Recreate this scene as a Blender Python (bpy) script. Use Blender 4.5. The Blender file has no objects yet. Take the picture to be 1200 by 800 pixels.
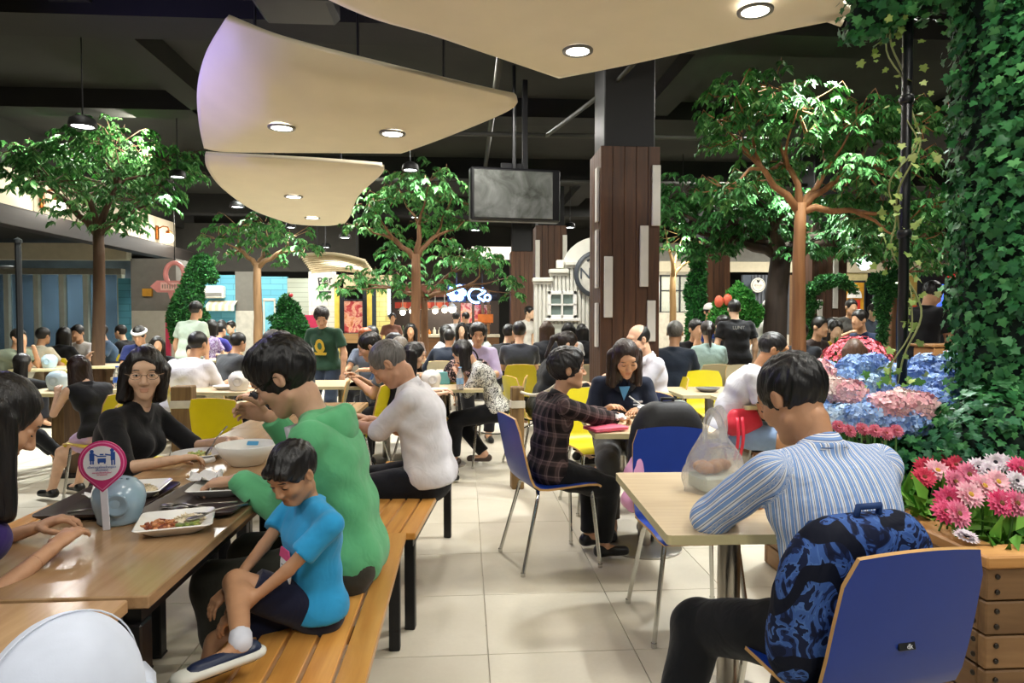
import bpy, bmesh, math, random
import numpy as np
from mathutils import Vector, Matrix, Euler

# ------------------------------------------------------------------ camera
SC = bpy.context.scene
COL = SC.collection
EYE = Vector((0.0, 0.0, 1.35))
YAW = math.atan(55/800); PITCH = math.atan(25/800)
cam_data = bpy.data.cameras.new('camera'); cam_data.lens = 24.0; cam_data.sensor_width = 36.0
cam_data.clip_start = 0.05; cam_data.clip_end = 200
cam = bpy.data.objects.new('camera', cam_data); COL.objects.link(cam)
cam.location = EYE; cam.rotation_euler = (math.pi/2-PITCH, 0, -YAW)
SC.camera = cam

# ------------------------------------------------------------------ world, exposure
world = bpy.data.worlds.new('world'); SC.world = world; world.use_nodes = True
bg = world.node_tree.nodes['Background']
bg.inputs['Color'].default_value = (0.95, 0.97, 1.0, 1); bg.inputs['Strength'].default_value = 0.16
SC.view_settings.view_transform = 'Standard'; SC.view_settings.look = 'None'
SC.view_settings.gamma = 1.0; SC.view_settings.use_curve_mapping = False
SC.view_settings.exposure = 0.40
try:
    SC.cycles.use_denoising = True
    SC.cycles.max_bounces = 6; SC.cycles.diffuse_bounces = 3; SC.cycles.glossy_bounces = 3
    SC.cycles.transmission_bounces = 5; SC.cycles.transparent_max_bounces = 8
    SC.cycles.sample_clamp_indirect = 4.0
except Exception:
    pass

def lamp(name, kind, loc, energy, color=(1,1,1), size=0.3, spot=150, blend=0.6, target=None):
    l = bpy.data.lights.new(name, kind); l.energy = energy; l.color = color
    if kind == 'AREA':
        l.shape = 'DISK'; l.size = size
    else:
        l.shadow_soft_size = size
    if kind == 'SPOT':
        l.spot_size = math.radians(spot); l.spot_blend = blend
    o = bpy.data.objects.new(name, l); COL.objects.link(o); o.location = loc
    if target is not None:
        d = Vector(target)-Vector(loc); o.rotation_euler = d.to_track_quat('-Z', 'Y').to_euler()
    return o
WARM = (1.0, 0.93, 0.80); NEUT = (1.0, 0.97, 0.90); COOLW = (0.92, 0.97, 1.0)
# the food court's ceiling downlights over the seating (large soft sources just under the ceiling)
for (x, y, e, s) in [(-2.2, -1.2, 60, 1.0), (0.9, -1.4, 55, 1.0), (3.4, 0.4, 50, 0.9), (-4.2, 2.2, 50, .9), (0.2, 1.8, 38, .5),
                     (-1.3, 3.6, 45, .5), (1.5, 3.4, 50, .5), (3.3, 4.2, 50, .5), (-3.6, 6.6, 60, .5), (0.1, 7.2, 80, .5),
                     (3.0, 7.6, 60, .5), (-5.6, 10.2, 90, .5), (-2.2, 11.0, 120, .5), (0.9, 9.9, 110, .5), (4.6, 11.2, 110, .5),
                     (7.6, 8.2, 90, .5), (2.1, 1.9, 45, .4), (-0.6, 15.2, 150, .6), (3.4, 15.6, 150, .6), (8.6, 14.6, 200, .6), (-5.0, 14.8, 120, .6)]:
    lamp('ceiling_downlight_lamp', 'AREA', (x, y, 4.1 if y > 2 else 3.9), e, NEUT, s)
# ------------------------------------------------------------------ helpers
PI = math.pi
rnd = random.Random(7)
_F = Vector((math.sin(YAW)*math.cos(PITCH), math.cos(YAW)*math.cos(PITCH), -math.sin(PITCH)))
_R = Vector((math.cos(YAW), -math.sin(YAW), 0.0)); _U = _R.cross(_F)
def ray(px, py): return _F + _R*((px-600)/800) + _U*((400-py)/800)
def atd(px, py, d): return EYE + ray(px, py)*d                 # photograph point at a depth
def atz(px, py, z):                                            # photograph point on a level
    r = ray(px, py); return EYE + r*((z-EYE.z)/r.z)
def atX(px, py, X):
    r = ray(px, py); return EYE + r*(X/r.x)
def atY(px, py, Y):
    r = ray(px, py); return EYE + r*(Y/r.y)
def gx(px, d, z=0):                                            # point at depth d, pixel column px, level z
    p = atd(px, 375, d); return Vector((p.x, p.y, z))
def lin(h):
    h = h.lstrip('#'); v = [int(h[i:i+2], 16)/255 for i in (0, 2, 4)]
    return tuple(c/12.92 if c <= .04045 else ((c+.055)/1.055)**2.4 for c in v)
def col4(c):
    if isinstance(c, str): c = lin(c)
    return (c[0], c[1], c[2], 1)

_mats = {}
class NT:
    """tiny node-tree helper"""
    def __init__(s, name):
        s.m = bpy.data.materials.new(name); s.m.use_nodes = True; s.t = s.m.node_tree
        s.b = s.t.nodes['Principled BSDF']
    def n(s, typ, **kw):
        nd = s.t.nodes.new(typ)
        for k, v in kw.items():
            if k.startswith('i_'): nd.inputs[k[2:].replace('_', ' ')].default_value = v
            else: setattr(nd, k, v)
        return nd
    def l(s, a, b): s.t.links.new(a, b)
    def ramp(s, fac, stops, interp='LINEAR'):
        r = s.n('ShaderNodeValToRGB'); r.color_ramp.interpolation = interp
        els = r.color_ramp.elements
        while len(els) < len(stops): els.new(0.5)
        for e, (p, c) in zip(els, stops): e.position = p; e.color = col4(c)
        s.l(fac, r.inputs['Fac']); return r.outputs['Color']
    def math(s, op, a, b=None):
        nd = s.n('ShaderNodeMath', operation=op)
        for i, v in enumerate((a, b)):
            if v is None: continue
            if isinstance(v, (int, float)): nd.inputs[i].default_value = v
            else: s.l(v, nd.inputs[i])
        return nd.outputs[0]
    def mix(s, fac, a, b, blend='MIX'):
        nd = s.n('ShaderNodeMix', data_type='RGBA', blend_type=blend)
        for i, v in ((0, fac), (6, a), (7, b)):
            if isinstance(v, (int, float)): nd.inputs[i].default_value = v
            elif isinstance(v, (str, tuple)): nd.inputs[i].default_value = col4(v)
            else: s.l(v, nd.inputs[i])
        return nd.outputs[2]
    def bump(s, h, st=.3, dist=.01):
        nd = s.n('ShaderNodeBump'); nd.inputs['Strength'].default_value = st; nd.inputs['Distance'].default_value = dist
        s.l(h, nd.inputs['Height']); s.l(nd.outputs['Normal'], s.b.inputs['Normal'])
    def coords(s, scale=(1, 1, 1), kind='Object', rot=(0, 0, 0)):
        tc = s.n('ShaderNodeTexCoord'); mp = s.n('ShaderNodeMapping')
        mp.inputs['Scale'].default_value = scale; mp.inputs['Rotation'].default_value = rot
        s.l(tc.outputs[kind], mp.inputs['Vector']); return mp.outputs['Vector']
    def noise(s, vec, scale=5, detail=3, rough=.5, dist=0):
        nd = s.n('ShaderNodeTexNoise'); nd.inputs['Scale'].default_value = scale; nd.inputs['Detail'].default_value = detail
        nd.inputs['Roughness'].default_value = rough; nd.inputs['Distortion'].default_value = dist
        if vec is not None: s.l(vec, nd.inputs['Vector'])
        return nd.outputs['Fac']
    def base(s, c):
        if isinstance(c, (str, tuple)): s.b.inputs['Base Color'].default_value = col4(c)
        else: s.l(c, s.b.inputs['Base Color'])
    def set(s, rough=.5, metal=0, spec=.5):
        s.b.inputs['Roughness'].default_value = rough; s.b.inputs['Metallic'].default_value = metal
        s.b.inputs['Specular IOR Level'].default_value = spec

def shade(c, f):
    if isinstance(c, str): c = lin(c)
    return tuple(min(1, x*f) for x in c[:3])
def M(col, rough=.55, metal=0, var=.12, scale=9, bump=0.0, bscale=60, spec=.4):
    """plain surface with a little procedural variation of tone and relief"""
    key = ('M', col, rough, metal, var, scale, bump, bscale, spec)
    if key in _mats: return _mats[key]
    t = NT('surface'); t.set(rough, metal, spec)
    v = t.coords()
    f = t.noise(v, scale, 4)
    t.base(t.ramp(f, [(.3, shade(col, 1-var)), (.7, shade(col, 1+var))]))
    if bump: t.bump(t.noise(v, bscale, 3), bump, .004)
    _mats[key] = t.m; return t.m
def emit(col, strength):
    key = ('E', col, strength)
    if key in _mats: return _mats[key]
    t = NT('glow'); t.base((0, 0, 0)); t.b.inputs['Emission Color'].default_value = col4(col)
    t.b.inputs['Emission Strength'].default_value = strength
    _mats[key] = t.m; return t.m
def cloth(col, fold=.35, rough=.85, var=.08):
    key = ('C', col, fold, rough, var)
    if key in _mats: return _mats[key]
    t = NT('cloth'); t.set(rough, 0, .2)
    v = t.coords(); f = t.noise(v, 14, 3)
    t.base(t.ramp(f, [(.3, shade(col, 1-var)), (.7, shade(col, 1+var))]))
    t.b.inputs['Sheen Weight'].default_value = .15
    h = t.math('ADD', t.math('MULTIPLY', t.noise(v, 11, 2, .5, 1.2), 1.0), t.math('MULTIPLY', t.noise(v, 420, 1), .03))
    t.bump(h, fold*.55, .03)
    _mats[key] = t.m; return t.m
def skin(col):
    key = ('S', col)
    if key in _mats: return _mats[key]
    t = NT('skin'); t.set(.48, 0, .35)
    v = t.coords(); f = t.noise(v, 24, 4)
    t.base(t.ramp(f, [(.3, shade(col, .93)), (.7, shade(col, 1.06))]))
    t.b.inputs['Subsurface Weight'].default_value = .0
    t.bump(t.noise(v, 300, 2), .08, .002)
    _mats[key] = t.m; return t.m
def hairm(col):
    key = ('H', col)
    if key in _mats: return _mats[key]
    t = NT('hair'); t.set(.38, 0, .45)
    v = t.coords((90, 90, 9)); f = t.noise(v, 1.5, 3)
    t.base(t.ramp(f, [(.3, shade(col, .6)), (.75, shade(col, 1.5))]))
    t.bump(f, .55, .006)
    _mats[key] = t.m; return t.m
def wood(c1, c2, axis='Y', scale=1.0, rough=.45, ring=1.0, island=0.0):
    key = ('W', c1, c2, axis, scale, rough, ring, island)
    if key in _mats: return _mats[key]
    t = NT('wood'); t.set(rough, 0, .4)
    sc = {'X': (2, 30, 30), 'Y': (30, 2, 30), 'Z': (30, 30, 2)}[axis]
    v = t.coords(tuple(q*scale for q in sc))
    oi = t.n('ShaderNodeObjectInfo')
    va = t.n('ShaderNodeVectorMath', operation='ADD'); t.l(v, va.inputs[0])
    cb = t.n('ShaderNodeCombineXYZ'); rr = t.math('MULTIPLY', oi.outputs['Random'], 40.0)
    for q in range(3): t.l(rr, cb.inputs[q])
    t.l(cb.outputs[0], va.inputs[1])
    f = t.noise(va.outputs[0], 1.0, 6, .6, .6)
    c = t.ramp(f, [(.28, c1), (.72, c2)])
    br = t.math('ADD', t.math('MULTIPLY', oi.outputs['Random'], .35), .82)
    if island:
        g = t.n('ShaderNodeNewGeometry'); br = t.math('ADD', t.math('MULTIPLY', g.outputs['Random Per Island'], island), 1-island/2)
    cm = t.n('ShaderNodeCombineColor')
    for q in range(3): t.l(br, cm.inputs[q])
    t.base(t.mix(1.0, c, cm.outputs[0], 'MULTIPLY'))
    t.bump(f, .15, .003)
    _mats[key] = t.m; return t.m
def leafm(c1, c2, rough=.42, c3=None):
    key = ('L', c1, c2, rough, c3)
    if key in _mats: return _mats[key]
    t = NT('leaf'); t.set(rough+.1, 0, .22)
    g = t.n('ShaderNodeNewGeometry'); oi = t.n('ShaderNodeObjectInfo')
    r = t.math('FRACT', t.math('ADD', g.outputs['Random Per Island'], oi.outputs['Random']))
    st = [(.0, c1), (.8, c2)] + ([(1.0, c3)] if c3 else [])
    t.base(t.ramp(r, st))
    t.b.inputs['Transmission Weight'].default_value = 0
    _mats[key] = t.m; return t.m
CHROME = M('#c9c9c4', .18, 1.0, .04); STEEL = M('#a8a39a', .28, 1.0, .06); BLACKM = M('#141416', .4, 0, .15)
BLACKP = M('#17171a', .5); WHITE = M('#efede6', .35, 0, .03); CERAM = M('#f4f2ec', .18, 0, .02, spec=.6)

class MB:
    """collects shapes into one mesh"""
    def __init__(s): s.v = []; s.f = []; s.m = []
    def add(s, vs, fs, mi=0):
        b = len(s.v); s.v += [tuple(q) for q in vs]; s.f += [tuple(b+i for i in f) for f in fs]; s.m += [mi]*len(fs); return s
    def box(s, c, size, rot=None, mi=0, taper=1.0):
        hx, hy, hz = size[0]/2, size[1]/2, size[2]/2
        vs = [Vector((x*(taper if z < 0 else 1), y*(taper if z < 0 else 1), z)) for x in (-hx, hx) for y in (-hy, hy) for z in (-hz, hz)]
        if rot is not None:
            R = rot if isinstance(rot, Matrix) else Euler(rot).to_matrix(); vs = [R @ v for v in vs]
        vs = [v+Vector(c) for v in vs]
        return s.add(vs, [(0, 1, 3, 2), (4, 6, 7, 5), (0, 4, 5, 1), (2, 3, 7, 6), (0, 2, 6, 4), (1, 5, 7, 3)], mi)
    def bbox(s, c, size, r=.005, rot=None, mi=0):
        """box with chamfered vertical and horizontal edges"""
        hx, hy, hz = size[0]/2, size[1]/2, size[2]/2; r = min(r, hx*.9, hy*.9, hz*.9)
        def ring(ix, iy, z): return [(-hx+ix, -hy+r+iy*0, z), (-hx+r, -hy+iy, z)]
        out = []
        for z, i in ((-hz, r), (-hz+r, 0), (hz-r, 0), (hz, r)):
            a, b = hx-i, hy-i
            out.append([(-a+r*(i == 0), -b, z), (a-r*(i == 0), -b, z), (a, -b+r*(i == 0), z), (a, b-r*(i == 0), z),
                        (a-r*(i == 0), b, z), (-a+r*(i == 0), b, z), (-a, b-r*(i == 0), z), (-a, -b+r*(i == 0), z)])
        vs = [Vector(q) for rg in out for q in rg]
        if rot is not None:
            R = rot if isinstance(rot, Matrix) else Euler(rot).to_matrix(); vs = [R @ v for v in vs]
        vs = [v+Vector(c) for v in vs]
        fs = [tuple(range(7, -1, -1)), tuple(range(24, 32))]
        for k in range(3):
            for j in range(8): fs.append((k*8+j, k*8+(j+1) % 8, k*8+8+(j+1) % 8, k*8+8+j))
        return s.add(vs, fs, mi)
    def tube(s, pts, r, n=8, mi=0, caps=True, closed=False):
        pts = [Vector(p) for p in pts]; rs = r if isinstance(r, (list, tuple)) else [r]*len(pts)
        vs = []; fs = []; N = len(pts); prev = None
        for i, p in enumerate(pts):
            if closed: t = pts[(i+1) % N]-pts[i-1]
            else: t = pts[min(i+1, N-1)]-pts[max(i-1, 0)]
            t = t.normalized() if t.length > 1e-9 else Vector((0, 0, 1))
            if prev is None:
                a = t.orthogonal().normalized()
            else:
                a = prev - t*prev.dot(t); a = a.normalized() if a.length > 1e-6 else t.orthogonal().normalized()
            prev = a; b = t.cross(a)
            for j in range(n):
                an = 2*PI*j/n; vs.append(p+(a*math.cos(an)+b*math.sin(an))*rs[i])
        for i in range(N if closed else N-1):
            k = (i+1) % N
            for j in range(n): fs.append((i*n+j, i*n+(j+1) % n, k*n+(j+1) % n, k*n+j))
        if caps and not closed: fs += [tuple(range(n-1, -1, -1)), tuple((N-1)*n+j for j in range(n))]
        return s.add(vs, fs, mi)
    def lathe(s, prof, n=20, c=(0, 0, 0), mi=0, rot=None, sq=(1, 1), caps=True):
        vs = []; fs = []
        for (r, z) in prof:
            for j in range(n):
                v = Vector((r*math.cos(2*PI*j/n)*sq[0], r*math.sin(2*PI*j/n)*sq[1], z))
                if rot is not None: v = (rot if isinstance(rot, Matrix) else Euler(rot).to_matrix()) @ v
                vs.append(v+Vector(c))
        K = len(prof)
        for i in range(K-1):
            for j in range(n): fs.append((i*n+j, i*n+(j+1) % n, (i+1)*n+(j+1) % n, (i+1)*n+j))
        if caps and prof[0][0] > 1e-6: fs.append(tuple(range(n-1, -1, -1)))
        if caps and prof[-1][0] > 1e-6: fs.append(tuple((K-1)*n+j for j in range(n)))
        return s.add(vs, fs, mi)
    def ball(s, c, r, n=12, k=8, mi=0, rot=None):
        r3 = (r, r, r) if isinstance(r, (int, float)) else r; vs = []; fs = []
        for i in range(k+1):
            th = PI*i/k
            for j in range(n):
                v = Vector((r3[0]*math.sin(th)*math.cos(2*PI*j/n), r3[1]*math.sin(th)*math.sin(2*PI*j/n), -r3[2]*math.cos(th)))
                if rot is not None: v = (rot if isinstance(rot, Matrix) else Euler(rot).to_matrix()) @ v
                vs.append(v+Vector(c))
        for i in range(k):
            for j in range(n): fs.append((i*n+j, i*n+(j+1) % n, (i+1)*n+(j+1) % n, (i+1)*n+j))
        return s.add(vs, fs, mi)
    def prism(s, outline, z0, z1, mi=0, edge_mi=None, tf=None):
        n = len(outline); vs = [Vector((x, y, z0)) for x, y in outline]+[Vector((x, y, z1)) for x, y in outline]
        if tf is not None: vs = [tf @ v for v in vs]
        s.add(vs, [tuple(range(n-1, -1, -1)), tuple(range(n, 2*n))], mi)
        b = len(s.v)-2*n
        for j in range(n):
            s.f.append((b+j, b+(j+1) % n, b+n+(j+1) % n, b+n+j)); s.m.append(mi if edge_mi is None else edge_mi)
        return s
    def sheet(s, rows, thick=0.0, mi=0, closed=False):
        """grid of points; with a thickness it becomes a solid sheet"""
        R = len(rows); C_ = len(rows[0]); vs = [Vector(p) for r in rows for p in r]; fs = []
        for i in range(R-1):
            for j in range(C_-1): fs.append((i*C_+j, i*C_+j+1, (i+1)*C_+j+1, (i+1)*C_+j))
        if thick:
            nrm = []
            for i in range(R):
                for j in range(C_):
                    a = vs[min(i+1, R-1)*C_+j]-vs[max(i-1, 0)*C_+j]; b = vs[i*C_+min(j+1, C_-1)]-vs[i*C_+max(j-1, 0)]
                    n = b.cross(a); nrm.append(n.normalized() if n.length > 1e-9 else Vector((0, 0, 1)))
            N = len(vs); vs2 = [v-n*thick for v, n in zip(vs, nrm)]
            fs2 = [tuple(N+i for i in reversed(f)) for f in fs]
            bd = [i for i in range(C_)]+[i*C_+C_-1 for i in range(1, R)]+[(R-1)*C_+j for j in range(C_-2, -1, -1)]+[i*C_ for i in range(R-2, 0, -1)]
            fs3 = [(bd[k], N+bd[k], N+bd[(k+1) % len(bd)], bd[(k+1) % len(bd)]) for k in range(len(bd))]
            return s.add(vs+vs2, fs+fs2, mi).addf(fs3, mi, len(vs+vs2))
        return s.add(vs, fs, mi)
    def addf(s, fs, mi, nv):
        b = len(s.v)-nv; s.f += [tuple(b+i for i in f) for f in fs]; s.m += [mi]*len(fs); return s
    def mesh(s, name, mats, smooth=False):
        me = bpy.data.meshes.new(name); me.from_pydata(s.v, [], s.f)
        for m in (mats if isinstance(mats, (list, tuple)) else [mats]): me.materials.append(m)
        if any(s.m): me.polygons.foreach_set('material_index', s.m)
        if smooth:
            me.polygons.foreach_set('use_smooth', [True]*len(s.f))
            if smooth != 'all':
                try: me.set_sharp_from_angle(angle=math.radians(40))
                except Exception: pass
        me.update(); return me
    def build(s, name, mats, parent=None, smooth=False, loc=None, rotz=None):
        return put(name, s.mesh(name, mats, smooth), parent, loc, rotz)
def put(name, me, parent=None, loc=None, rotz=None):
    o = bpy.data.objects.new(name, me); COL.objects.link(o)
    if parent is not None: o.parent = parent
    if loc is not None: o.location = loc
    if rotz is not None: o.rotation_euler = (0, 0, rotz)
    return o
def E(name, loc=(0, 0, 0), rotz=0, label=None, cat=None, group=None):
    o = bpy.data.objects.new(name, None); COL.objects.link(o); o.empty_display_size = .1
    o.location = loc; o.rotation_euler = (0, 0, rotz)
    return T(o, label, cat, group)
def T(o, label=None, cat=None, group=None, kind=None):
    if label: o['label'] = label
    if cat: o['category'] = cat
    if group: o['group'] = group
    if kind: o['kind'] = kind
    return o
def S(o): o['kind'] = 'structure'; return o
def dup(root, loc, rotz, label=None, group=None, mats=None):
    """a copy of a thing with copies of its parts and sub-parts; mats maps old material -> new"""
    def one(o, parent):
        c = o.copy(); COL.objects.link(c); c.parent = parent
        if mats and c.type == 'MESH':
            for i, sl in enumerate(c.material_slots):
                if sl.material in mats: sl.link = 'OBJECT'; sl.material = mats[o.material_slots[i].material]
        return c
    r = one(root, None); r.location = loc; r.rotation_euler = (0, 0, rotz)
    if label: r['label'] = label
    if group: r['group'] = group
    for ch in list(root.children):
        c = one(ch, r)
        for g in list(ch.children): one(g, c)
    return r
def rrect(w, h, r, n=4):
    """rounded rectangle outline, centred"""
    out = []
    for cx, cy, a0 in ((w/2-r, h/2-r, 0), (-w/2+r, h/2-r, 90), (-w/2+r, -h/2+r, 180), (w/2-r, -h/2+r, 270)):
        for k in range(n+1):
            a = math.radians(a0+90*k/n); out.append((cx+r*math.cos(a), cy+r*math.sin(a)))
    return out
def text(name, body, size, mat, parent=None, loc=(0, 0, 0), rot=(PI/2, 0, 0), depth=.004, align='CENTER'):
    c = bpy.data.curves.new(name, 'FONT'); c.body = body; c.size = size; c.extrude = depth
    c.align_x = align; c.align_y = 'CENTER'; c.resolution_u = 2; c.materials.append(mat)
    t_ = bpy.data.objects.new(name, c); COL.objects.link(t_); me = bpy.data.meshes.new_from_object(t_)
    bpy.data.objects.remove(t_); bpy.data.curves.remove(c); me.name = name
    o = put(name, me, parent); o.location = loc; o.rotation_euler = rot
    return o
# ------------------------------------------------------------------ implicit bodies: smooth unions of tapered limbs, meshed with surface nets
def V(*a): return Vector(a)
class Fld:
    def __init__(s, k=.03): s.p = []; s.k = k; s.clips = []
    def cone(s, a, b, ra, rb=None, k=None, flat=None, op='add', mat=0, clip=(), uv=None):
        rb = ra if rb is None else rb
        s.p.append(dict(t=0, a=np.array(a, float), b=np.array(b, float), ra=ra, rb=rb, k=s.k if k is None else k, flat=flat, op=op, mat=mat, clip=clip, uv=uv)); return s
    def ell(s, c, r, R=None, k=None, op='add', mat=0, clip=(), uv=None):
        R = np.array(R if R is not None else Matrix.Identity(3), float)
        r = (r, r, r) if isinstance(r, (int, float)) else r
        s.p.append(dict(t=1, c=np.array(c, float), r=np.array(r, float), R=R, k=s.k if k is None else k, op=op, mat=mat, clip=clip, uv=uv)); return s
    @staticmethod
    def dist(q, x, y, z):
        if q['t'] == 0:
            a, b = q['a'], q['b']; px, py, pz = x-a[0], y-a[1], z-a[2]; ba = b-a
            if q['flat'] is not None:
                n, f = q['flat']; dn = (px*n[0]+py*n[1]+pz*n[2])*(f-1)
                px, py, pz = px+n[0]*dn, py+n[1]*dn, pz+n[2]*dn
            L = float(ba @ ba)+1e-12
            h = np.clip((px*ba[0]+py*ba[1]+pz*ba[2])/L, 0, 1)
            dx, dy, dz = px-h*ba[0], py-h*ba[1], pz-h*ba[2]
            d = np.sqrt(dx*dx+dy*dy+dz*dz)-(q['ra']+h*(q['rb']-q['ra']))
        else:
            c, r, R = q['c'], q['r'], q['R']; px, py, pz = x-c[0], y-c[1], z-c[2]
            u = (px*R[0, 0]+py*R[1, 0]+pz*R[2, 0])/r[0]; v = (px*R[0, 1]+py*R[1, 1]+pz*R[2, 1])/r[1]; w = (px*R[0, 2]+py*R[1, 2]+pz*R[2, 2])/r[2]
            m = np.sqrt(u*u+v*v+w*w); 
            k1 = np.sqrt((u/r[0])**2+(v/r[1])**2+(w/r[2])**2)+1e-9
            d = np.where(m > .25, m*(m-1)/k1, -r.min()*(1-m))
        for pt, n in q['clip']:
            d = np.maximum(d, (x-pt[0])*n[0]+(y-pt[1])*n[1]+(z-pt[2])*n[2])
        return d
    def box(s, q):
        if q['t'] == 0:
            m = max(q['ra'], q['rb']); lo = np.minimum(q['a'], q['b'])-m; hi = np.maximum(q['a'], q['b'])+m
        else:
            m = q['r'].max(); lo = q['c']-m; hi = q['c']+m
        return lo, hi
    def grid(s, res, lo=None, hi=None):
        bs = [s.box(q) for q in s.p if q['op'] == 'add']
        l0 = np.min([b[0] for b in bs], 0)-2.5*res; h0 = np.max([b[1] for b in bs], 0)+2.5*res
        lo = l0 if lo is None else np.maximum(l0, lo); hi = h0 if hi is None else np.minimum(h0, hi)
        n = np.maximum(np.ceil((hi-lo)/res).astype(int)+1, 3)
        ax = [(lo[i]+res*np.arange(n[i])).astype(np.float32) for i in range(3)]
        D = np.full(n, 1.0, np.float32)
        for q in s.p:
            bl, bh = s.box(q); mg = q['k']+2.5*res
            i0 = np.maximum(((bl-mg-lo)/res).astype(int), 0); i1 = np.minimum(((bh+mg-lo)/res).astype(int)+2, n)
            if (i1 <= i0).any(): continue
            sl = tuple(slice(a, b) for a, b in zip(i0, i1))
            d = s.dist(q, ax[0][sl[0]][:, None, None], ax[1][sl[1]][None, :, None], ax[2][sl[2]][None, None, :]).astype(np.float32)
            g = D[sl]; k = q['k']
            if q['op'] == 'add':
                if k > 1e-5:
                    h = np.clip(.5+.5*(g-d)/k, 0, 1); D[sl] = g*(1-h)+d*h-k*h*(1-h)
                else: D[sl] = np.minimum(g, d)
            else:
                e = -d
                if k > 1e-5:
                    h = np.clip(.5-.5*(g-e)/k, 0, 1); D[sl] = g*(1-h)+e*h+k*h*(1-h)
                else: D[sl] = np.maximum(g, e)
        for pt, nn in s.clips:
            D = np.maximum(D, ((ax[0]-pt[0])*nn[0])[:, None, None]+((ax[1]-pt[1])*nn[1])[None, :, None]+((ax[2]-pt[2])*nn[2])[None, None, :])
        D[0] = D[-1] = 1; D[:, 0] = D[:, -1] = 1; D[:, :, 0] = D[:, :, -1] = 1
        return D, lo
    def mesh(s, res, lo=None, hi=None):
        D, o = s.grid(res, lo, hi); I = D < 0; nx, ny, nz = D.shape
        c = [I[i:nx-1+i, j:ny-1+j, k:nz-1+k] for i in (0, 1) for j in (0, 1) for k in (0, 1)]
        al = c[0].copy(); an = c[0].copy()
        for q in c[1:]: al &= q; an |= q
        act = np.argwhere(an & ~al)
        if len(act) == 0: return np.zeros((0, 3)), np.zeros((0, 4), int)
        idx = np.full((nx-1, ny-1, nz-1), -1, np.int64); idx[act[:, 0], act[:, 1], act[:, 2]] = np.arange(len(act))
        val = np.stack([D[act[:, 0]+i, act[:, 1]+j, act[:, 2]+k] for i in (0, 1) for j in (0, 1) for k in (0, 1)], 1)
        cp = np.array([(i, j, k) for i in (0, 1) for j in (0, 1) for k in (0, 1)], float)
        acc = np.zeros((len(act), 3)); cnt = np.zeros(len(act))
        for a in range(8):
            for b in range(a+1, 8):
                if abs(cp[a]-cp[b]).sum() != 1: continue
                va, vb = val[:, a], val[:, b]; m = (va < 0) != (vb < 0)
                t = np.where(m, va/np.where(m, va-vb, 1), 0)
                acc += np.where(m[:, None], cp[a]+(cp[b]-cp[a])*t[:, None], 0); cnt += m
        vs = o+(act+acc/cnt[:, None])*res
        F = []
        for axd in range(3):
            sh = [nx, ny, nz]; 
            A = [slice(1, -1)]*3; A[axd] = slice(0, sh[axd]-1); B = list(A); B[axd] = slice(1, sh[axd])
            i0 = I[tuple(A)]; i1 = I[tuple(B)]; e = np.argwhere(i0 != i1)
            if len(e) == 0: continue
            off = np.array([1, 1, 1]); off[axd] = 0; e = e+off
            fl = i0[tuple((e-off).T)]
            u, w = (axd+1) % 3, (axd+2) % 3; du = np.zeros(3, int); du[u] = 1; dw = np.zeros(3, int); dw[w] = 1
            q = np.stack([idx[tuple((e-du-dw).T)], idx[tuple((e-dw).T)], idx[tuple(e.T)], idx[tuple((e-du).T)]], 1)
            q[~fl] = q[~fl][:, ::-1]; F.append(q)
        F = np.concatenate(F); F = F[(F >= 0).all(1)]
        return vs, F
    def tags(s, vs, key):
        """index of the closest prim that has this key set"""
        ps = [q for q in s.p if q.get(key)]
        if not ps: return None, None, ps
        d = np.stack([s.dist(q, vs[:, 0], vs[:, 1], vs[:, 2]) for q in ps], 1)
        return d.argmin(1), d.min(1), ps

def npmesh(name, parts, mats, mat_ids=None, uv=None, smooth=True):
    vs = np.concatenate([p[0] for p in parts]); fs = []; b = 0
    for v, f in parts: fs.append(f+b); b += len(v)
    fs = np.concatenate(fs)
    me = bpy.data.meshes.new(name); me.vertices.add(len(vs)); me.vertices.foreach_set('co', vs.astype(np.float32).ravel())
    k = fs.shape[1]; me.loops.add(len(fs)*k); me.polygons.add(len(fs))
    me.loops.foreach_set('vertex_index', fs.astype(np.int32).ravel())
    me.polygons.foreach_set('loop_start', np.arange(0, len(fs)*k, k, dtype=np.int32))
    for m in mats: me.materials.append(m)
    if mat_ids is not None: me.polygons.foreach_set('material_index', mat_ids.astype(np.int32))
    if smooth: me.polygons.foreach_set('use_smooth', np.ones(len(fs), bool))
    if uv is not None:
        for nm, arr in zip(('su', 'sv'), uv):
            at = me.attributes.new(nm, 'FLOAT', 'POINT'); at.data.foreach_set('value', arr.astype(np.float32))
    me.update(calc_edges=True); me.validate(); return me

def folds(vs, amp, f=1.0, seed=0.0):
    """cloth folds: warped sine ripples pushed into the surface"""
    x, y, z = vs[:, 0]*f, vs[:, 1]*f, vs[:, 2]*f
    w = np.sin(x*17+seed)+np.sin(y*19+1.7*seed+x*5)+np.sin(z*13+.6*seed)
    r = np.sin(z*42+w*2.2+x*14)*.6+np.sin(y*34-z*21+w*1.7+seed)*.4+np.sin(x*55+z*30+w)*.25
    return amp*r
def vnormals(vs, fs):
    n = np.cross(vs[fs[:, 2]]-vs[fs[:, 0]], vs[fs[:, 3]]-vs[fs[:, 1]]); out = np.zeros_like(vs)
    for i in range(4): np.add.at(out, fs[:, i], n)
    return out/(np.linalg.norm(out, axis=1)[:, None]+1e-12)
def two_bone(a, t, l1, l2, pole):
    d = t-a; L = min(max(d.length, abs(l1-l2)+.01), (l1+l2)*.998); u = d.normalized()
    x = (l1*l1-l2*l2+L*L)/(2*L); h = math.sqrt(max(l1*l1-x*x, 0))
    p = pole-u*pole.dot(u); p = p.normalized() if p.length > 1e-6 else u.orthogonal().normalized()
    return a+u*x+p*h, a+u*L
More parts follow.
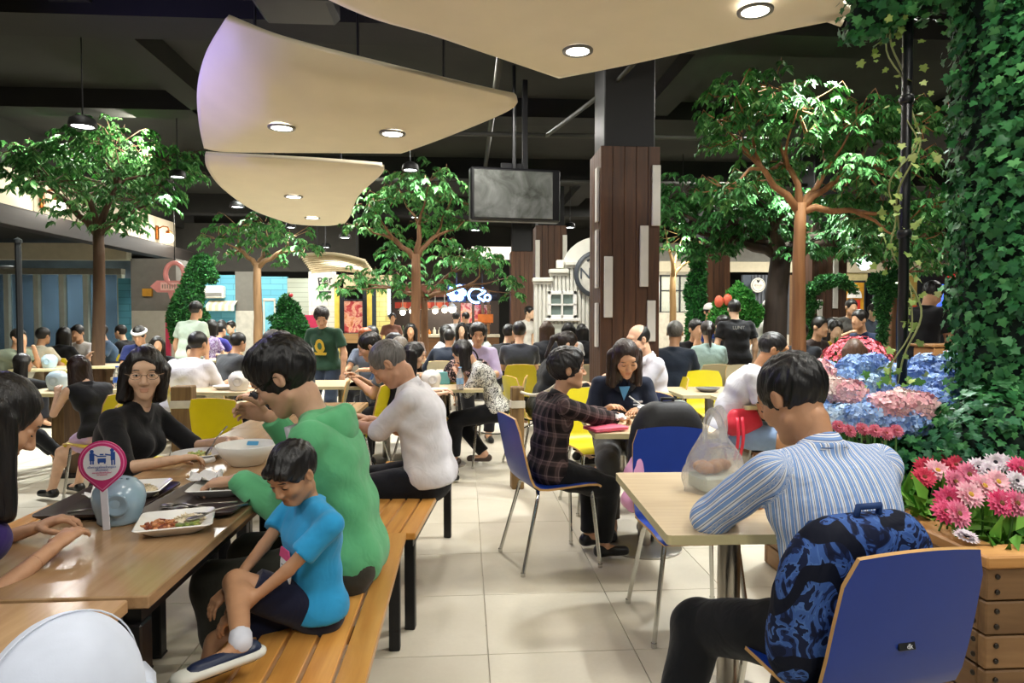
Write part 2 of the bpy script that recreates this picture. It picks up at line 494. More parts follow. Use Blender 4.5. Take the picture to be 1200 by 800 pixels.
def hand_prims(F, w, d, n, side, curl, s, thumb=.5, spread=.0):
    """palm, four fingers of unequal length and a thumb from the side of the palm"""
    d = d.normalized(); n = (n-d*n.dot(d)).normalized(); l = d.cross(n)*side
    P = lambda a, b, c=0: w+(d*a+l*b+n*c)*s
    fl = (n, 1.5)
    F.cone(P(-.01, 0), P(.05, 0), .025*s, .03*s, k=.012, flat=fl)
    F.cone(P(.035, .018), P(.082, .026), .017*s, .013*s, k=.012, flat=(n, 1.3))
    F.cone(P(.035, -.014), P(.076, -.026), .017*s, .012*s, k=.012, flat=(n, 1.3))
    F.cone(P(.082, .022), P(.078, -.024), .0125*s, .0115*s, k=.01)
    for i, (b, ln, st) in enumerate(((.027, .072, .084), (.009, .080, .087), (-.009, .074, .084), (-.026, .058, .077))):
        q = P(st, b); c = curl[i] if isinstance(curl, (list, tuple)) else curl; a = c*.8; lat = l*(.10+spread)*(b/.027)
        r = (.0088, .0092, .0088, .0078)[i]*s
        for j, (fr, r0, r1) in enumerate(((.46, 1, .93), (.30, .93, .85), (.24, .85, .72))):
            dd = (d+lat)*math.cos(a)+n*math.sin(a); e = q+dd.normalized()*ln*fr*s
            F.cone(q, e, r*r0, r*r1, k=.003 if j else .006); q = e; a += c*(1.0 if j == 0 else .75)
    q = P(.022, .026, .004); th = thumb
    for j, (ln, r0, r1, df, dl, dn) in enumerate(((.04, .0135, .0115, .62, .72, .30), (.034, .0115, .010, .86, .42, .25+.3*th), (.027, .010, .008, .95, .1, .2+.45*th))):
        dd = (d*df+l*dl+n*dn).normalized(); e = q+dd*ln*s; F.cone(q, e, r0*s, r1*s, k=.006 if j == 0 else .003); q = e

def dbg(label, p, s):
    d = p-EYE; w = d.dot(_F); print('CROWN %-50s px %.0f py %.0f d %.2f scale %.2f' % (label[:50], 600+800*d.dot(_R)/w, 400-800*d.dot(_U)/w, w, s))
def person(label, loc, yaw, group=None, pose='sit', seat=.45, scale=1.0, sex='m', lean=8, twist=0, side=0, head=(0, 0, 0), hands=None, feet=None,
           handpose=None, skin_c='#c99a72', hair='short', hair_c='#17130f', top='#ffffff', top_mat=None, sleeve='short', low='#1b1b1f', low_mat=None, lowlen='long',
           shoes='#1a1a1a', shoe_style='shoe', res=.016, fine=0, bulk=1.0, legs=True, neck_off=(0, 0), extra=None, crown=None, headat=None, bias=0.0, _n=0, polo=None, collar=True, fold=.0026, hem=-.03, name='person', headscale=1.06,
           elbow=None, glasses=None, expr='open', spread_knee=.1, foot_y=.42, neckcut=.0):
    """one figure: a continuous body mesh; clothes, hair, shoes, glasses are its children.
       yaw: direction faced, degrees clockwise from straight away (0) - 90 faces right, 180 faces the photographer.
       hands: (left, right) wrist targets in the body's own frame (x to its right, y forward, z up from the floor)."""
    args = dict(locals())
    if headat: crown = atd(*headat).z
    if crown is not None: crown_goal = crown; crown += bias
    if crown is not None:                                            # size the figure so that its crown stands at this height
        for _ in range(6):
            aL = math.radians(lean); h_ = .515*scale; aa = aL*min(1.25, .55+h_*1.3)
            pz = (seat+.095*scale) if pose == 'sit' else (.92*scale if pose == 'stand' else pose[2])
            nz = pz+(h_*math.cos(aa)-.005*scale*math.sin(aa))*math.cos(math.radians(side))+.09*scale
            pt_ = math.radians(head[0])+aL*.35
            hz_ = .085*math.cos(pt_)-.035*math.sin(pt_)+.128
            top_ = nz+hz_*headscale*scale
            scale *= 1+(crown-top_)/(top_-(.43 if pose == 'sit' else 0))
        scale = min(1.2, max(.6, scale))
    s = scale; R3 = lambda v, L: Vector((v.x, v.y*math.cos(L)+v.z*math.sin(L), -v.y*math.sin(L)+v.z*math.cos(L)))
    fem = sex == 'f'; kid = sex == 'k'
    L = math.radians(lean); tw = math.radians(twist); sd = math.radians(side)
    if pose == 'sit': pel = V(0, 0, seat+.095*s)
    elif pose == 'stand': pel = V(0, 0, .92*s)
    else: pel = V(*pose)
    up0 = V(0, 0, 1)
    def sp(h, f=0.0, x=0.0):
        """point on the spine at height h, bending forward progressively"""
        a = L*min(1.25, .55+h*1.3); q = V(x, f*s, h*s)
        t = tw*min(1, h/.4); q = V(q.x*math.cos(t)+q.y*math.sin(t), -q.x*math.sin(t)+q.y*math.cos(t), q.z)
        q = R3(q, a); q = V(q.x*math.cos(sd)+q.z*math.sin(sd), q.y, q.z*math.cos(sd)-q.x*math.sin(sd)) 
        return pel+q
    sw = .158 if fem else (.178 if not kid else .150); sw *= (1+(bulk-1)*.4)
    hipx = .09; B = bulk
    fwd = (sp(.4, .1)-sp(.4, 0)).normalized(); rt = (sp(.4, 0, .1)-sp(.4, 0)).normalized(); upv = rt.cross(fwd)
    N = sp(.515, .005); shL = sp(.452, -.005, -sw); shR = sp(.452, -.005, sw)
    hp, hy, hr = [math.radians(q) for q in head]
    # head frame: pitch>0 looks down, yaw>0 turns to its right, roll>0 tips to its right
    Rb = Matrix(((rt.x, fwd.x, upv.x), (rt.y, fwd.y, upv.y), (rt.z, fwd.z, upv.z)))
    L2 = L*1.1
    Rb = Euler((-L*.35, 0, -tw)).to_matrix()
    Rh = Rb @ Euler((0, 0, -hy)).to_matrix() @ Euler((-hp, hr, 0)).to_matrix()
    hs = s*headscale*(1.0 if not kid else 1.0)
    nb = N+(upv*.055+V(0, 0, .035)+fwd*.02)*s
    Hc = nb+Rh @ V(0, .035, .085)*hs+rt*neck_off[0]+fwd*neck_off[1]
    H = lambda x, y, z: Hc+Rh @ V(x, y, z)*hs
    if crown is not None:
        err = crown_goal-H(0, 0, .125).z
        if abs(err) > .006 and abs(bias) < .3 and _n < 6:
            args['bias'] = bias+err; args['_n'] = _n+1; return person(**args)
    if headat:
        ht = H(0, 0, .125); ht = Matrix.Rotation(-math.radians(yaw), 3, 'Z') @ ht; w_ = atd(*headat)
        loc = (w_.x-ht.x, w_.y-ht.y); print('ROOT %-40s %.2f %.2f' % (label[:40], loc[0], loc[1]))
    la, lf = .275*s, .245*s
    if hands is None: hands = ((-.12, .42, .74), (.12, .42, .74)) if pose == 'sit' else ((-.24, .06, .86*s), (.24, .06, .86*s))
    el = elbow or ((-.5, -.25, -1), (.5, -.25, -1))
    arms = []
    for i, (sh, t, sg) in enumerate(((shL, hands[0], -1), (shR, hands[1], 1))):
        e, w = two_bone(sh, V(*t), la, lf, V(*el[i])); arms.append((sh, e, w, sg))
    lt, lc = .43*s, .42*s; legp = []
    if feet is None:
        feet = ((-spread_knee, foot_y, .08), (spread_knee, foot_y, .08)) if pose == 'sit' else ((-.1, .0, .08), (.1, .04, .08))
    for i, sg in ((0, -1), (1, 1)):
        h = pel+V(sg*hipx*s, 0, -.02*s); k, a = two_bone(h, V(*feet[i]), lt, lc, V(sg*.15, 1, .35)); legp.append((h, k, a, sg))
    far = fine == 0
    # ---------------- body
    def torso(F, o=0.0, uv=None, hipuv=None, kk=.06):
        br = 1.0 if not fem else .9
        uvt = ('torso', sp(.3), rt, fwd, upv) if uv else None
        F.cone(sp(.0, 0, -.075*s), sp(.0, 0, .075*s), (.106 if not fem else .11)*s*B+o*1.9, k=kk*s, uv=uvt)
        F.cone(sp(.17, .0, -.055*s*B), sp(.17, .0, .055*s*B), .092*s*br*B+o+(.013*s if uv and not fem else 0), k=kk*s, uv=uvt)
        F.cone(sp(.335, .0, -.075*s*B), sp(.335, .0, .075*s*B), .105*s*br*B+o, k=kk*s, uv=uvt)
        F.cone(sp(.425, -.012, -sw*.70), sp(.425, -.012, sw*.70), .060*s+o*.7, k=kk*s, uv=uvt)
        if fem:
            for x in (-.062, .062): F.ell(sp(.325, .088, x*s), .058*s+o, k=.035*s, uv=uvt)
        for sh in (shL, shR): F.cone(N+(sh-N)*.12-upv*.012*s, sh-(sh-N)*.06, .042*s+o*.6, .042*s*(.9 if fem or kid else 1)+o*.6, k=.03*s, uv=uvt)
    def limb_uv(a, b):
        ax = (b-a).normalized(); u = ax.orthogonal().normalized(); return ('limb', a, ax, u, ax.cross(u))
    mats = [skin(skin_c)]
    F = Fld(.03*s); torso(F)
    F.cone(N-upv*.04*s, nb, .05*s*(.88 if fem or kid else 1), .044*s*(.88 if fem or kid else 1), k=.03*s)
    aw = (.8 if fem else (.78 if kid else 1.0))
    for sh, e, w, sg in arms:
        F.cone(sh, e, .052*s*aw, .04*s*aw, k=.03*s); F.cone(e, w, .042*s*aw, .027*s*aw, k=.012*s)
        if sex == 'm': F.ell(e+(w-e)*.25, .043*s*aw, k=.02)
    if legs:
        for h, k_, a, sg in legp:
            F.cone(h, k_, .088*s, .06*s, k=.05*s); F.cone(k_, a, .058*s, .038*s, k=.02*s)
            F.ell(k_+(a-k_)*.28+V(0, -.012, 0), .056*s, k=.03*s)
            F.cone(a+V(0, 0, -.02*s), a+V(0, .13, -.045)*s, .036*s, .026*s, k=.02)
    def head_prims(F, hk=1.0):
        el_ = lambda c, r, **k: F.ell(H(*c), tuple(q*hs for q in (r if isinstance(r, tuple) else (r,)*3)), R=Rh, **k)
        cn = lambda a, b, r0, r1=None, **k: F.cone(H(*a), H(*b), r0*hs, None if r1 is None else r1*hs, **k)
        jw = .86 if fem else 1.0
        el_((0, -.012, .026), (.073, .092, .087)); 
        el_((0, .028, -.042), (.057*jw, .062, .076), k=.03*hs)
        el_((0, .066, -.098), (.024*jw, .02, .02), k=.025*hs)
        if not fem:
            for x in (-1, 1): cn((x*.048, .004, -.07), (x*.015, .062, -.1), .018, .016, k=.02*hs)
        cn((0, -.02, -.03), (0, -.022, -.09), .044*(.9 if fem or kid else 1), k=.02*hs)
        F.cone(H(0, -.018, -.06), N+fwd*.01*s, .045*s*(.88 if fem or kid else 1), .05*s*(.88 if fem or kid else 1), k=.02*hs)
        if far: 
            cn((0, .088, -.005), (0, .104, -.036), .009, .013, k=.012*hs)
            for x in (-1, 1): el_((x*.076, -.006, -.014), (.012, .022, .033), k=.006)
            return
        el_((0, .075, .032), (.045, .022, .02), k=.02*hs)
        cn((-.03, .083, .019), (.03, .083, .019), .0085, k=.012*hs)
        for x in (-1, 1):
            el_((x*.037, .058, -.03), (.026, .026, .024), k=.02*hs)
            el_((x*.031, .0985, -.002), (.0165, .014, .012), op='sub', k=.012*hs)
            el_((x*.031, .0765, -.002), (.0155, .0125, .0115), k=.004*hs)
            el_((x*.0755, -.008, -.012), (.0095, .018, .028), k=.006*hs)
            el_((x*.082, -.001, -.011), (.005, .009, .016), op='sub', k=.005*hs)
        nw = .85 if kid else 1.0
        cn((0, .088, .006), (0, .107*(.97 if kid else 1), -.034), .0075, .0115*nw, k=.012*hs)
        for x in (-1, 1): el_((x*.0115*nw, .097, -.039), (.0085, .010, .0075), k=.008*hs)
        el_((0, .0865, -.0635), (.020, .0075, .0052), k=.005*hs, mat=1)
        el_((0, .0855, -.0735), (.017, .0078, .0058), k=.005*hs, mat=1)
        cn((-.022, .0925, -.0685), (.022, .0925, -.0685), .0026, op='sub', k=.004*hs)
    parts = []; 
    if far:
        F2 = F; head_prims(F2)
        for sh, e, w, sg in arms:
            d = (w-e).normalized(); F2.cone(w, w+d*.09*s, .03*s, .026*s, k=.02*s); F2.cone(w+d*.09*s, w+d*.15*s+V(0, 0, -.03*s), .022*s, .014*s, k=.01*s)
        v, f = F2.mesh(res); parts.append((v, f)); mid = np.zeros(len(f))
    else:
        v, f = F.mesh(res); parts.append((v, f)); mid = [np.zeros(len(f))]
        Fh = Fld(.018*hs); head_prims(Fh); Fh.clips.append((N+(nb-N)*.0, tuple(-(upv))))
        v, f = Fh.mesh(.0042*fine*hs/s if False else .0042*fine); 
        a, dm, ps = Fh.tags(v, 'mat'); m = np.zeros(len(f))
        if a is not None: m = (dm[f].mean(1) < .0012).astype(float)
        parts.append((v, f)); mid.append(m)
        for i, (sh, e, w, sg) in enumerate(arms):
            hpz = (handpose or {}).get('LR'[i], {}); d0 = (w-e).normalized()
            d = V(*hpz['d']).normalized() if 'd' in hpz else d0
            n = V(*hpz.get('n', (0, 0, -1))); Fk = Fld(.01)
            Fk.cone(w-d0*.06*s, w, .0275*s*aw+.006*s*aw*.5, .026*s*aw, k=.01, clip=((w-d0*.06*s, tuple(-d0)),))
            hand_prims(Fk, w+d*.012*s, d, n, sg, hpz.get('curl', .45), s*.97*(.92 if fem else 1.0), hpz.get('thumb', .5), hpz.get('spread', 0))
            v, f = Fk.mesh(.0036*fine); parts.append((v, f)); mid.append(np.zeros(len(f)))
        mid = np.concatenate(mid)
        mats.append(M(shade(lin(skin_c), .62) if False else tuple(np.array(lin(skin_c))*np.array((.84, .67, .66))), .4, 0, .05))
    root = put(name, npmesh(name, parts, mats, mid)); root.location = (loc[0], loc[1], loc[2] if len(loc) > 2 else 0); root.rotation_euler = (0, 0, -math.radians(yaw))
    T(root, label, 'person' if name == 'person' else 'person', group)
    def garment(nm, F, mat, rs, uvs=False, amp=None, seed=0.0):
        v, f = F.mesh(rs)
        if len(v) == 0: return
        uv = None
        if uvs:
            a, dm, ps = F.tags(v, 'uv'); su = np.zeros(len(v)); sv = np.zeros(len(v))
            for i, q in enumerate(ps):
                mk = a == i; u = q['uv']; p = v[mk]
                if u[0] == 'torso':
                    r = p-np.array(u[1]); x = r @ np.array(u[2]); y = r @ np.array(u[3])
                    ax_ = np.clip((np.abs(x)-.07)/.09, 0, 1); su[mk] = x*1.05+np.sign(x)*(y+.11)*ax_*ax_*(3-2*ax_)*.9; sv[mk] = r @ np.array(u[4])
                else:
                    r = p-np.array(u[1]); ang = np.arctan2(r @ np.array(u[4]), r @ np.array(u[3])); su[mk] = ang*.055; sv[mk] = r @ np.array(u[2])
            uv = (su, sv)
        am = fold if amp is None else amp
        if am: v = v+vnormals(v, f)*folds(v, am, seed=seed)[:, None]
        return put(nm, npmesh(nm, [(v, f)], [mat], None, uv), root)
    # ---------------- clothes
    rs = res if far else max(.0075, res*.8)
    seed = (loc[0]*3.1+loc[1]*1.7)
    o = .014 if far else .012
    if top is not None or top_mat:
        F = Fld(.04*s); torso(F, o, uv=True)
        F.cone(N-upv*.05*s, N+upv*(.012-neckcut)*s-fwd*.01*s, .064*s+o*.4, .060*s+o*.4, k=.02*s, clip=((N+upv*(.012-neckcut)*s, tuple((upv*.8-fwd*(.0 if collar else -.5)).normalized())),), uv=('torso', sp(.3), rt, fwd, upv))
        for sh, e, w, sg in arms:
            u1 = limb_uv(sh, e)
            if sleeve == 'short':
                q = sh+(e-sh)*.68; F.cone(sh, q, .050*s*aw+o, .058*s*aw+o, k=.022*s, clip=((q, tuple((e-sh).normalized())),), uv=u1)
            elif sleeve in ('long', 'elbow', 'roll'):
                F.cone(sh, e, .050*s*aw+o, .047*s*aw+o, k=.022*s, uv=u1)
                fr = {'long': .97, 'elbow': .12, 'roll': .42}[sleeve]; q = e+(w-e)*fr
                F.cone(e, q, .047*s*aw+o, (.048-.014*fr)*s*aw+o, k=.015*s, clip=((q, tuple((w-e).normalized())),), uv=limb_uv(e, w))
                if sleeve == 'roll': F.cone(q-(w-e)*.12, q, .049*s*aw+o, .047*s*aw+o, k=.004, clip=((q, tuple((w-e).normalized())), (q-(w-e)*.13, tuple(-(w-e).normalized()))), uv=limb_uv(e, w))
            elif sleeve == 'none':
                pass
        hz = sp(hem); F.clips.append((hz, tuple(-(sp(hem+.1)-sp(hem)).normalized())))
        if extra: extra(F, dict(sp=sp, N=N, nb=nb, fwd=fwd, rt=rt, upv=upv, shL=shL, shR=shR, arms=arms, s=s, H=H))
        if not far and collar == True:
            pass
        garment('shirt' if sleeve != 'hood' else 'hoodie', F, top_mat or cloth(top), rs, uvs=bool(top_mat), seed=seed)
    if polo and top is not None or polo and top_mat:
        c0 = N+fwd*.012*s+upv*.012*s; rows = [[], [], []]
        for q in range(21):
            a = math.radians(-158+316*q/20); dr = rt*math.sin(a)-fwd*math.cos(a); fr = (1-math.cos(a))*.5
            rows[0].append(c0+dr*.056*s+upv*(.030-.045*fr)*s); rows[1].append(c0+dr*.064*s+upv*(.034-.045*fr)*s); rows[2].append(c0+dr*(.088+.012*fr)*s+upv*(-.014-.075*fr)*s)
        mc = MB(); mc.sheet(rows, -.004); mc.build('collar', polo if not isinstance(polo, str) else cloth(polo), root, 'all')
    if legs and low is not None:
        F = Fld(.05*s)
        tc = min(.09, hem+.06); cl = ((sp(tc), tuple((sp(tc+.1)-sp(tc)).normalized())),)
        F.cone(sp(.0, 0, -.075*s), sp(.0, 0, .075*s), (.106 if not fem else .11)*s*B+o*.8, k=.05*s, clip=cl)
        F.cone(sp(.07, 0, -.055*s), sp(.07, 0, .055*s), .095*s*B+o*.3, k=.04*s, clip=cl)
        for h, k_, a, sg in legp:
            if lowlen == 'long':
                F.cone(h, k_, .093*s+o, .068*s+o, k=.045*s); q = k_+(a-k_)*.93
                F.cone(k_, q, .068*s+o, .047*s+o, k=.02*s, clip=((q, tuple((a-k_).normalized())),))
            elif lowlen == 'short':
                q = h+(k_-h)*.82; F.cone(h, q, .091*s+o, .078*s+o, k=.045*s, clip=((q, tuple((k_-h).normalized())),))
            elif lowlen == 'mini':
                q = h+(k_-h)*.45; F.cone(h, q, .091*s+o, .088*s+o, k=.045*s, clip=((q, tuple((k_-h).normalized())),))
        garment({'long': 'trousers', 'short': 'shorts', 'mini': 'shorts'}[lowlen], F, low_mat or cloth(low), rs*1.15, amp=fold*1.2, seed=seed+2)
    if legs and shoes and not far:
        sh_ = s; s = s*1.15 if shoe_style == 'sneaker' else s
        for h, k_, a, sg in legp:
            F = Fld(.015); g = a.z-.08+.0
            b0 = V(a.x, a.y, a.z-.08*s)
            F.cone(b0+V(0, -.035, .042)*s, b0+V(sg*.012, .16, .03)*s, .04*s, .036*s, clip=((b0+V(0, 0, .004), (0, 0, -1)),))
            if shoe_style == 'shoe': F.cone(b0+V(0, -.02, .05)*s, b0+V(0, -.01, .085)*s, .042*s, .04*s, k=.02, clip=((b0+V(0, 0, .09*s), (0, 0, 1)),))
            garment('shoe', F, M(shoes, .35), .009, amp=0)
            if shoe_style == 'sneaker':
                F = Fld(.01); F.cone(b0+V(0, -.035, .03)*s*1.15, b0+V(sg*.012, .17, .022)*s*1.15, .047*s*1.1, .043*s*1.1, flat=((0, 0, 1), 2.2)); garment('sole', F, M('#d8d8ce', .5), .007, amp=0)
                F = Fld(.01); F.cone(a+V(0, -.0, .0)*s, a+(k_-a).normalized()*.05*s, .041*s, .041*s, clip=((a+(k_-a).normalized()*.05*s, tuple((k_-a).normalized())),)); garment('sock', F, M('#d6d8e2', .8), .007, amp=0)
    if legs and shoes and not far: s = sh_
    # ---------------- hair, face
    if hair:
        F = Fld(.02*hs); el_ = lambda c, r, **k: F.ell(H(*c), tuple(q*hs for q in r), R=Rh, **k)
        cn = lambda a, b, r0, r1=None, **k: F.cone(H(*a), H(*b), r0*hs, None if r1 is None else r1*hs, **k)
        th = {'short': .010, 'thick': .02, 'crew': .005, 'bald': .004, 'gray': .006}.get(hair, .011)
        zt = .112
        if hair == 'bald':
            el_((0, -.014, .022), (.073+th, .092+th, .087+th)); el_((0, .05, .10), (.085, .105, .1), op='sub', k=.02)
        else:
            el_((0, -.014, .028), (.073+th, .092+th, .086+th))
            if hair == 'thick': el_((0, .02, .075), (.066, .075, .05), k=.03); 
        el_(*(((0, .112, -.034), (.078, .068, .096)) if hair not in ('bob', 'parted', 'long', 'pony', 'bun') else ((.012 if hair != 'long' else 0, .114, -.026), (.068, .075, .108))), op='sub', k=.012)                      # the face stays clear
        for x in (-1, 1): el_((x*.088, .03, -.05), (.022, .046, .05), op='sub', k=.008)
        if hair in ('short', 'thick', 'crew', 'bald', 'gray', 'kid'):
            for x in (-1, 1): el_((x*.09, -.005, -.03), (.03, .03, .045), op='sub', k=.008)
            F.clips.append((H(0, 0, -.062), tuple(Rh @ V(0, .35, -1))))
            if hair == 'kid': cn((-.04, .074, .05), (.04, .074, .05), .022, k=.02)
        if hair in ('long', 'bob', 'parted', 'pony', 'bun'):
            b = {'bob': -.135, 'long': -.26, 'parted': -.19, 'pony': -.06, 'bun': -.06}[hair]
            dwn = Rh.transposed() @ V(0, 0, -1) if hair == 'long' else V(0, 0, -1)
            if hair in ('long', 'bob', 'parted'):
                w = .075 if hair != 'parted' else .085
                dn = (V(0, 0, -1)*.75-upv*.25) if True else 0
                for x in (-1, -.5, 0, .5, 1):
                    a = H(x*w, -.035-.03*(1-abs(x)), .01); ln = (-b)*hs
                    F.cone(a, a+dn*ln-fwd*.012+rt*x*.01, .034*hs, .026*hs, k=.03*hs)
                for x in (-1, 1): a = H(x*.077, .016, .01); F.cone(a, a+dn*(ln*.93)+rt*x*.008-fwd*.01, .017*hs, .024*hs, k=.02*hs)
            if hair in ('pony', 'bun'):
                F.clips.append((H(0, 0, -.07), tuple(Rh @ V(0, .5, -1)))) if hair == 'bun' else None
                if hair == 'bun': el_((0, -.12, .06), (.04, .035, .04), k=.02)
                else:
                    a = H(0, -.11, .05); m = H(0, -.15, .0); F.cone(a, m, .022*hs, .026*hs); F.cone(m, m-upv*.2*s-fwd*.02, .028*hs, .014*hs)
                for x in (-1, 1): el_((x*.09, -.005, -.03), (.03, .03, .045), op='sub', k=.008)
        v, f = F.mesh(.012 if far else .0055*max(1, fine))
        if len(v):
            if not far and hair != 'bald':
                loc_ = (v-np.array(Hc)) @ np.array(Rh)
                st = np.sin(loc_[:, 0]*260+np.sin(loc_[:, 1]*60+loc_[:, 2]*45)*2.5)*np.sin(loc_[:, 1]*70+loc_[:, 2]*90+loc_[:, 0]*40)
                v = v+vnormals(v, f)*(st*(.0032 if hair in ('thick', 'short', 'kid') else .0018))[:, None]
            put('hair', npmesh('hair', [(v, f)], [hairm(hair_c)]), root)
    if not far:
        dk = M('#120d0a', .3); wh = M('#e9e4dc', .2, 0, .02, spec=.6); iris = M('#1d110a', .12, spec=.7)
        for x in (-1, 1):
            m = MB()
            if expr == 'open':
                m.ball(H(x*.031, .0795, -.002), tuple(q*hs for q in (.0122, .0112, .0052)), 12, 8, 0, Rh)
                m.ball(H(x*.031, .0868, -.002), tuple(q*hs for q in (.0054, .0048, .0048)), 10, 6, 1, Rh)
                m.tube([H(x*(.031+q*.0145), .0892-.006*q*q, .0030-.0035*q*q) for q in (-1, -.6, 0, .6, 1)], .0013*hs, 5, 2)
            else:
                m.ball(H(x*.031, .081, -.006), tuple(q*hs for q in (.0115, .0085, .003)), 10, 6, 2, Rh)
                m.tube([H(x*(.031+q*.0145), .0895-.006*q*q, -.0055-.0025*(1-q*q)) for q in (-1, -.6, 0, .6, 1)], .0016*hs, 5, 2)
            m.build('eye', [wh, iris, dk], root, 'all')
            e = MB(); e.tube([H(x*(.031+q*.019), .0935-.011*(q*.5+.5)**2, .0205+.003*(1-q*q)) for q in (-1, -.5, 0, .5, 1)], [.0018*hs, .0032*hs, .0034*hs, .0028*hs, .0012*hs], 6)
            e.build('eyebrow', dk if not kid else hairm(hair_c), root, 'all')
        if glasses:
            g = MB(); gm = M(glasses, .25, .6 if glasses != '#151515' else 0)
            for x in (-1, 1):
                g.tube([H(x*.034+.0235*math.cos(a), .103-.004*abs(math.cos(a)), -.003+.0155*math.sin(a)) for a in [2*PI*i/16 for i in range(16)]], .0014*hs, 5, 0, closed=True)
                g.tube([H(x*.057, .1, .002), H(x*.078, .07, .004), H(x*.08, .0, .002), H(x*.078, -.02, -.012)], .0014*hs, 5)
            g.tube([H(-.0105, .103, .0), H(0, .105, .003), H(.0105, .103, .0)], .0013*hs, 5); g.build('glasses', gm, root, 'all')
    if fine and fine <= 1.05:
        t_ = root.matrix_basis @ H(0, 0, .125); dbg(label, t_, scale)
    return root, dict(H=H, arms=arms, sp=sp, N=N, Rh=Rh, legs=legp, fwd=fwd, rt=rt, upv=upv, hs=hs)
# ------------------------------------------------------------------ setting
def floor_mat():
    t = NT('floor_tile'); t.set(.36, 0, .4)
    v = t.coords(kind='Object'); oi = t.n('ShaderNodeObjectInfo')
    f = t.noise(v, 2.2, 5, .6, .4); f2 = t.noise(v, 60, 3)
    c = t.ramp(f, [(.25, '#bdb4a0'), (.75, '#d6cebc')])
    c = t.mix(t.math('MULTIPLY', f2, .25), c, '#aaa18d')
    t.base(t.mix(t.math('MULTIPLY', oi.outputs['Random'], .22), c, '#c2b9a6'))
    rr = t.math('ADD', t.math('MULTIPLY', f, .2), .30); t.l(rr, t.b.inputs['Roughness'])
    return t.m
FLOORM = floor_mat()
def far_floor():
    t = NT('floor_far'); t.set(.4, 0, .4)
    v = t.coords(); f = t.noise(v, 2.2, 5, .6, .4)
    c = t.ramp(f, [(.25, '#bdb4a0'), (.75, '#d6cebc')])
    b = t.n('ShaderNodeTexBrick'); b.offset = 0; t.l(v, b.inputs['Vector'])
    mp = t.coords((1, 1, 1)); b.inputs['Scale'].default_value = 1.0; b.inputs['Mortar Size'].default_value = .004
    b.inputs['Brick Width'].default_value = .6; b.inputs['Row Height'].default_value = .6
    t.base(t.mix(b.outputs['Fac'], c, '#6f6757')); return t.m
fl = MB(); fl.box((1.0, 9.0, -.109), (32, 28, .2)); floor = S(fl.build('floor', far_floor()))
tm = MB(); tm.bbox((0, 0, -.005), (.597, .597, .01), .0015); tile_me = tm.mesh('tile', FLOORM)
for i in range(-6, 8):
    for j in range(-3, 9):
        o = put('tile', tile_me, floor, (.09+.6*i+.3, 2.72+.6*j+.3, rnd.uniform(-.0006, .0004))); o.rotation_euler = (0, 0, rnd.choice((0, PI/2, PI)))
CEILM = M('#121210', .9, 0, .3, 1.5)
cb = MB(); cb.box((1.0, 9.0, 4.5), (32, 28, .3)); ceiling = S(cb.build('ceiling', M('#1b1b17', .9, 0, .5, 1.2)))
for i, (a, b, w, z) in enumerate([((-15, 6.5), (17, 6.5), .5, 4.0), ((-15, 9.5), (17, 9.5), .4, 4.1), ((-15, 13), (17, 13), .5, 3.95), ((-15, 17), (17, 17), .5, 3.9),
                                  ((-3.4, 3), (-3.4, 20), .35, 4.1), ((2.6, 3.0), (2.6, 20), .35, 4.15), ((6.6, 2), (6.6, 20), .3, 4.1)]):
    m = MB(); d = Vector((b[0]-a[0], b[1]-a[1], 0)); m.box(((a[0]+b[0])/2, (a[1]+b[1])/2, (z+4.36)/2), (d.length if d.x else w, d.length if d.y else w, 4.36-z))
    S(m.build('ceiling_beam', CEILM))
# ducts and pipes under the dark ceiling
def pipe(label, pts, r, mat, n=10, cat='pipe'):
    m = MB(); m.tube(pts, r, n); o = m.build('ceiling_pipe', mat, None, 'all'); T(o, label, cat); return o
DUCT = M('#26261f', .7, 0, .25, 3)
pipe('thin dark pipe under the ceiling running towards the screen', [V(.35, 3, 3.95), V(.35, 15, 3.95)], .035, DUCT)
pipe('dark conduit crossing the ceiling above the hanging screen', [V(-2.5, 8.9, 3.75), V(6, 8.9, 3.75)], .03, DUCT)
pipe('second dark conduit crossing the ceiling behind the first', [V(-2.5, 11.6, 3.7), V(7, 11.6, 3.7)], .035, DUCT)
pipe('slanting sprinkler pipe left of the clad pillar top', [V(1.05, 8.8, 3.72), V(1.5, 6.9, 3.72), V(1.75, 6.0, 3.9)], .025, DUCT)
m = MB(); m.bbox((-5.0, 4.6, 3.95), (2.6, 1.6, .5), .04); m.bbox((-5.0, 3.79, 3.95), (2.7, .05, .58), .01); m.bbox((-5.0, 5.41, 3.95), (2.7, .05, .58), .01)
T(m.build('air_duct', M('#3c3c34', .7, 0, .2, 2)), 'wide grey air duct under the ceiling in the upper left corner', 'duct')
m = MB(); m.bbox((-1.3, 4.0, 3.95), (.6, 3.4, .45), .04); m.bbox((-1.3, 5.2, 3.95), (.66, .05, .5), .01); m.bbox((-1.3, 3.0, 3.95), (.66, .05, .5), .01)
T(m.build('air_duct', M('#17171c', .5, 0, .2, 2)), 'black air duct between the two large cream ceiling panels', 'duct')

# walls of the hall
WDARK = M('#20201d', .85, 0, .2, 2)
def wallbox(name, c, size, mat):
    m = MB(); m.box(c, size); return S(m.build(name, mat))
wallbox('wall_back', (1.0, 22.1, 2.1), (32, .2, 4.6), WDARK)
wallbox('wall_left', (-13.5, 9.0, 2.1), (.2, 26.5, 4.6), WDARK)
wallbox('wall_right', (15.5, 9.0, 2.1), (.2, 26.5, 4.6), WDARK)

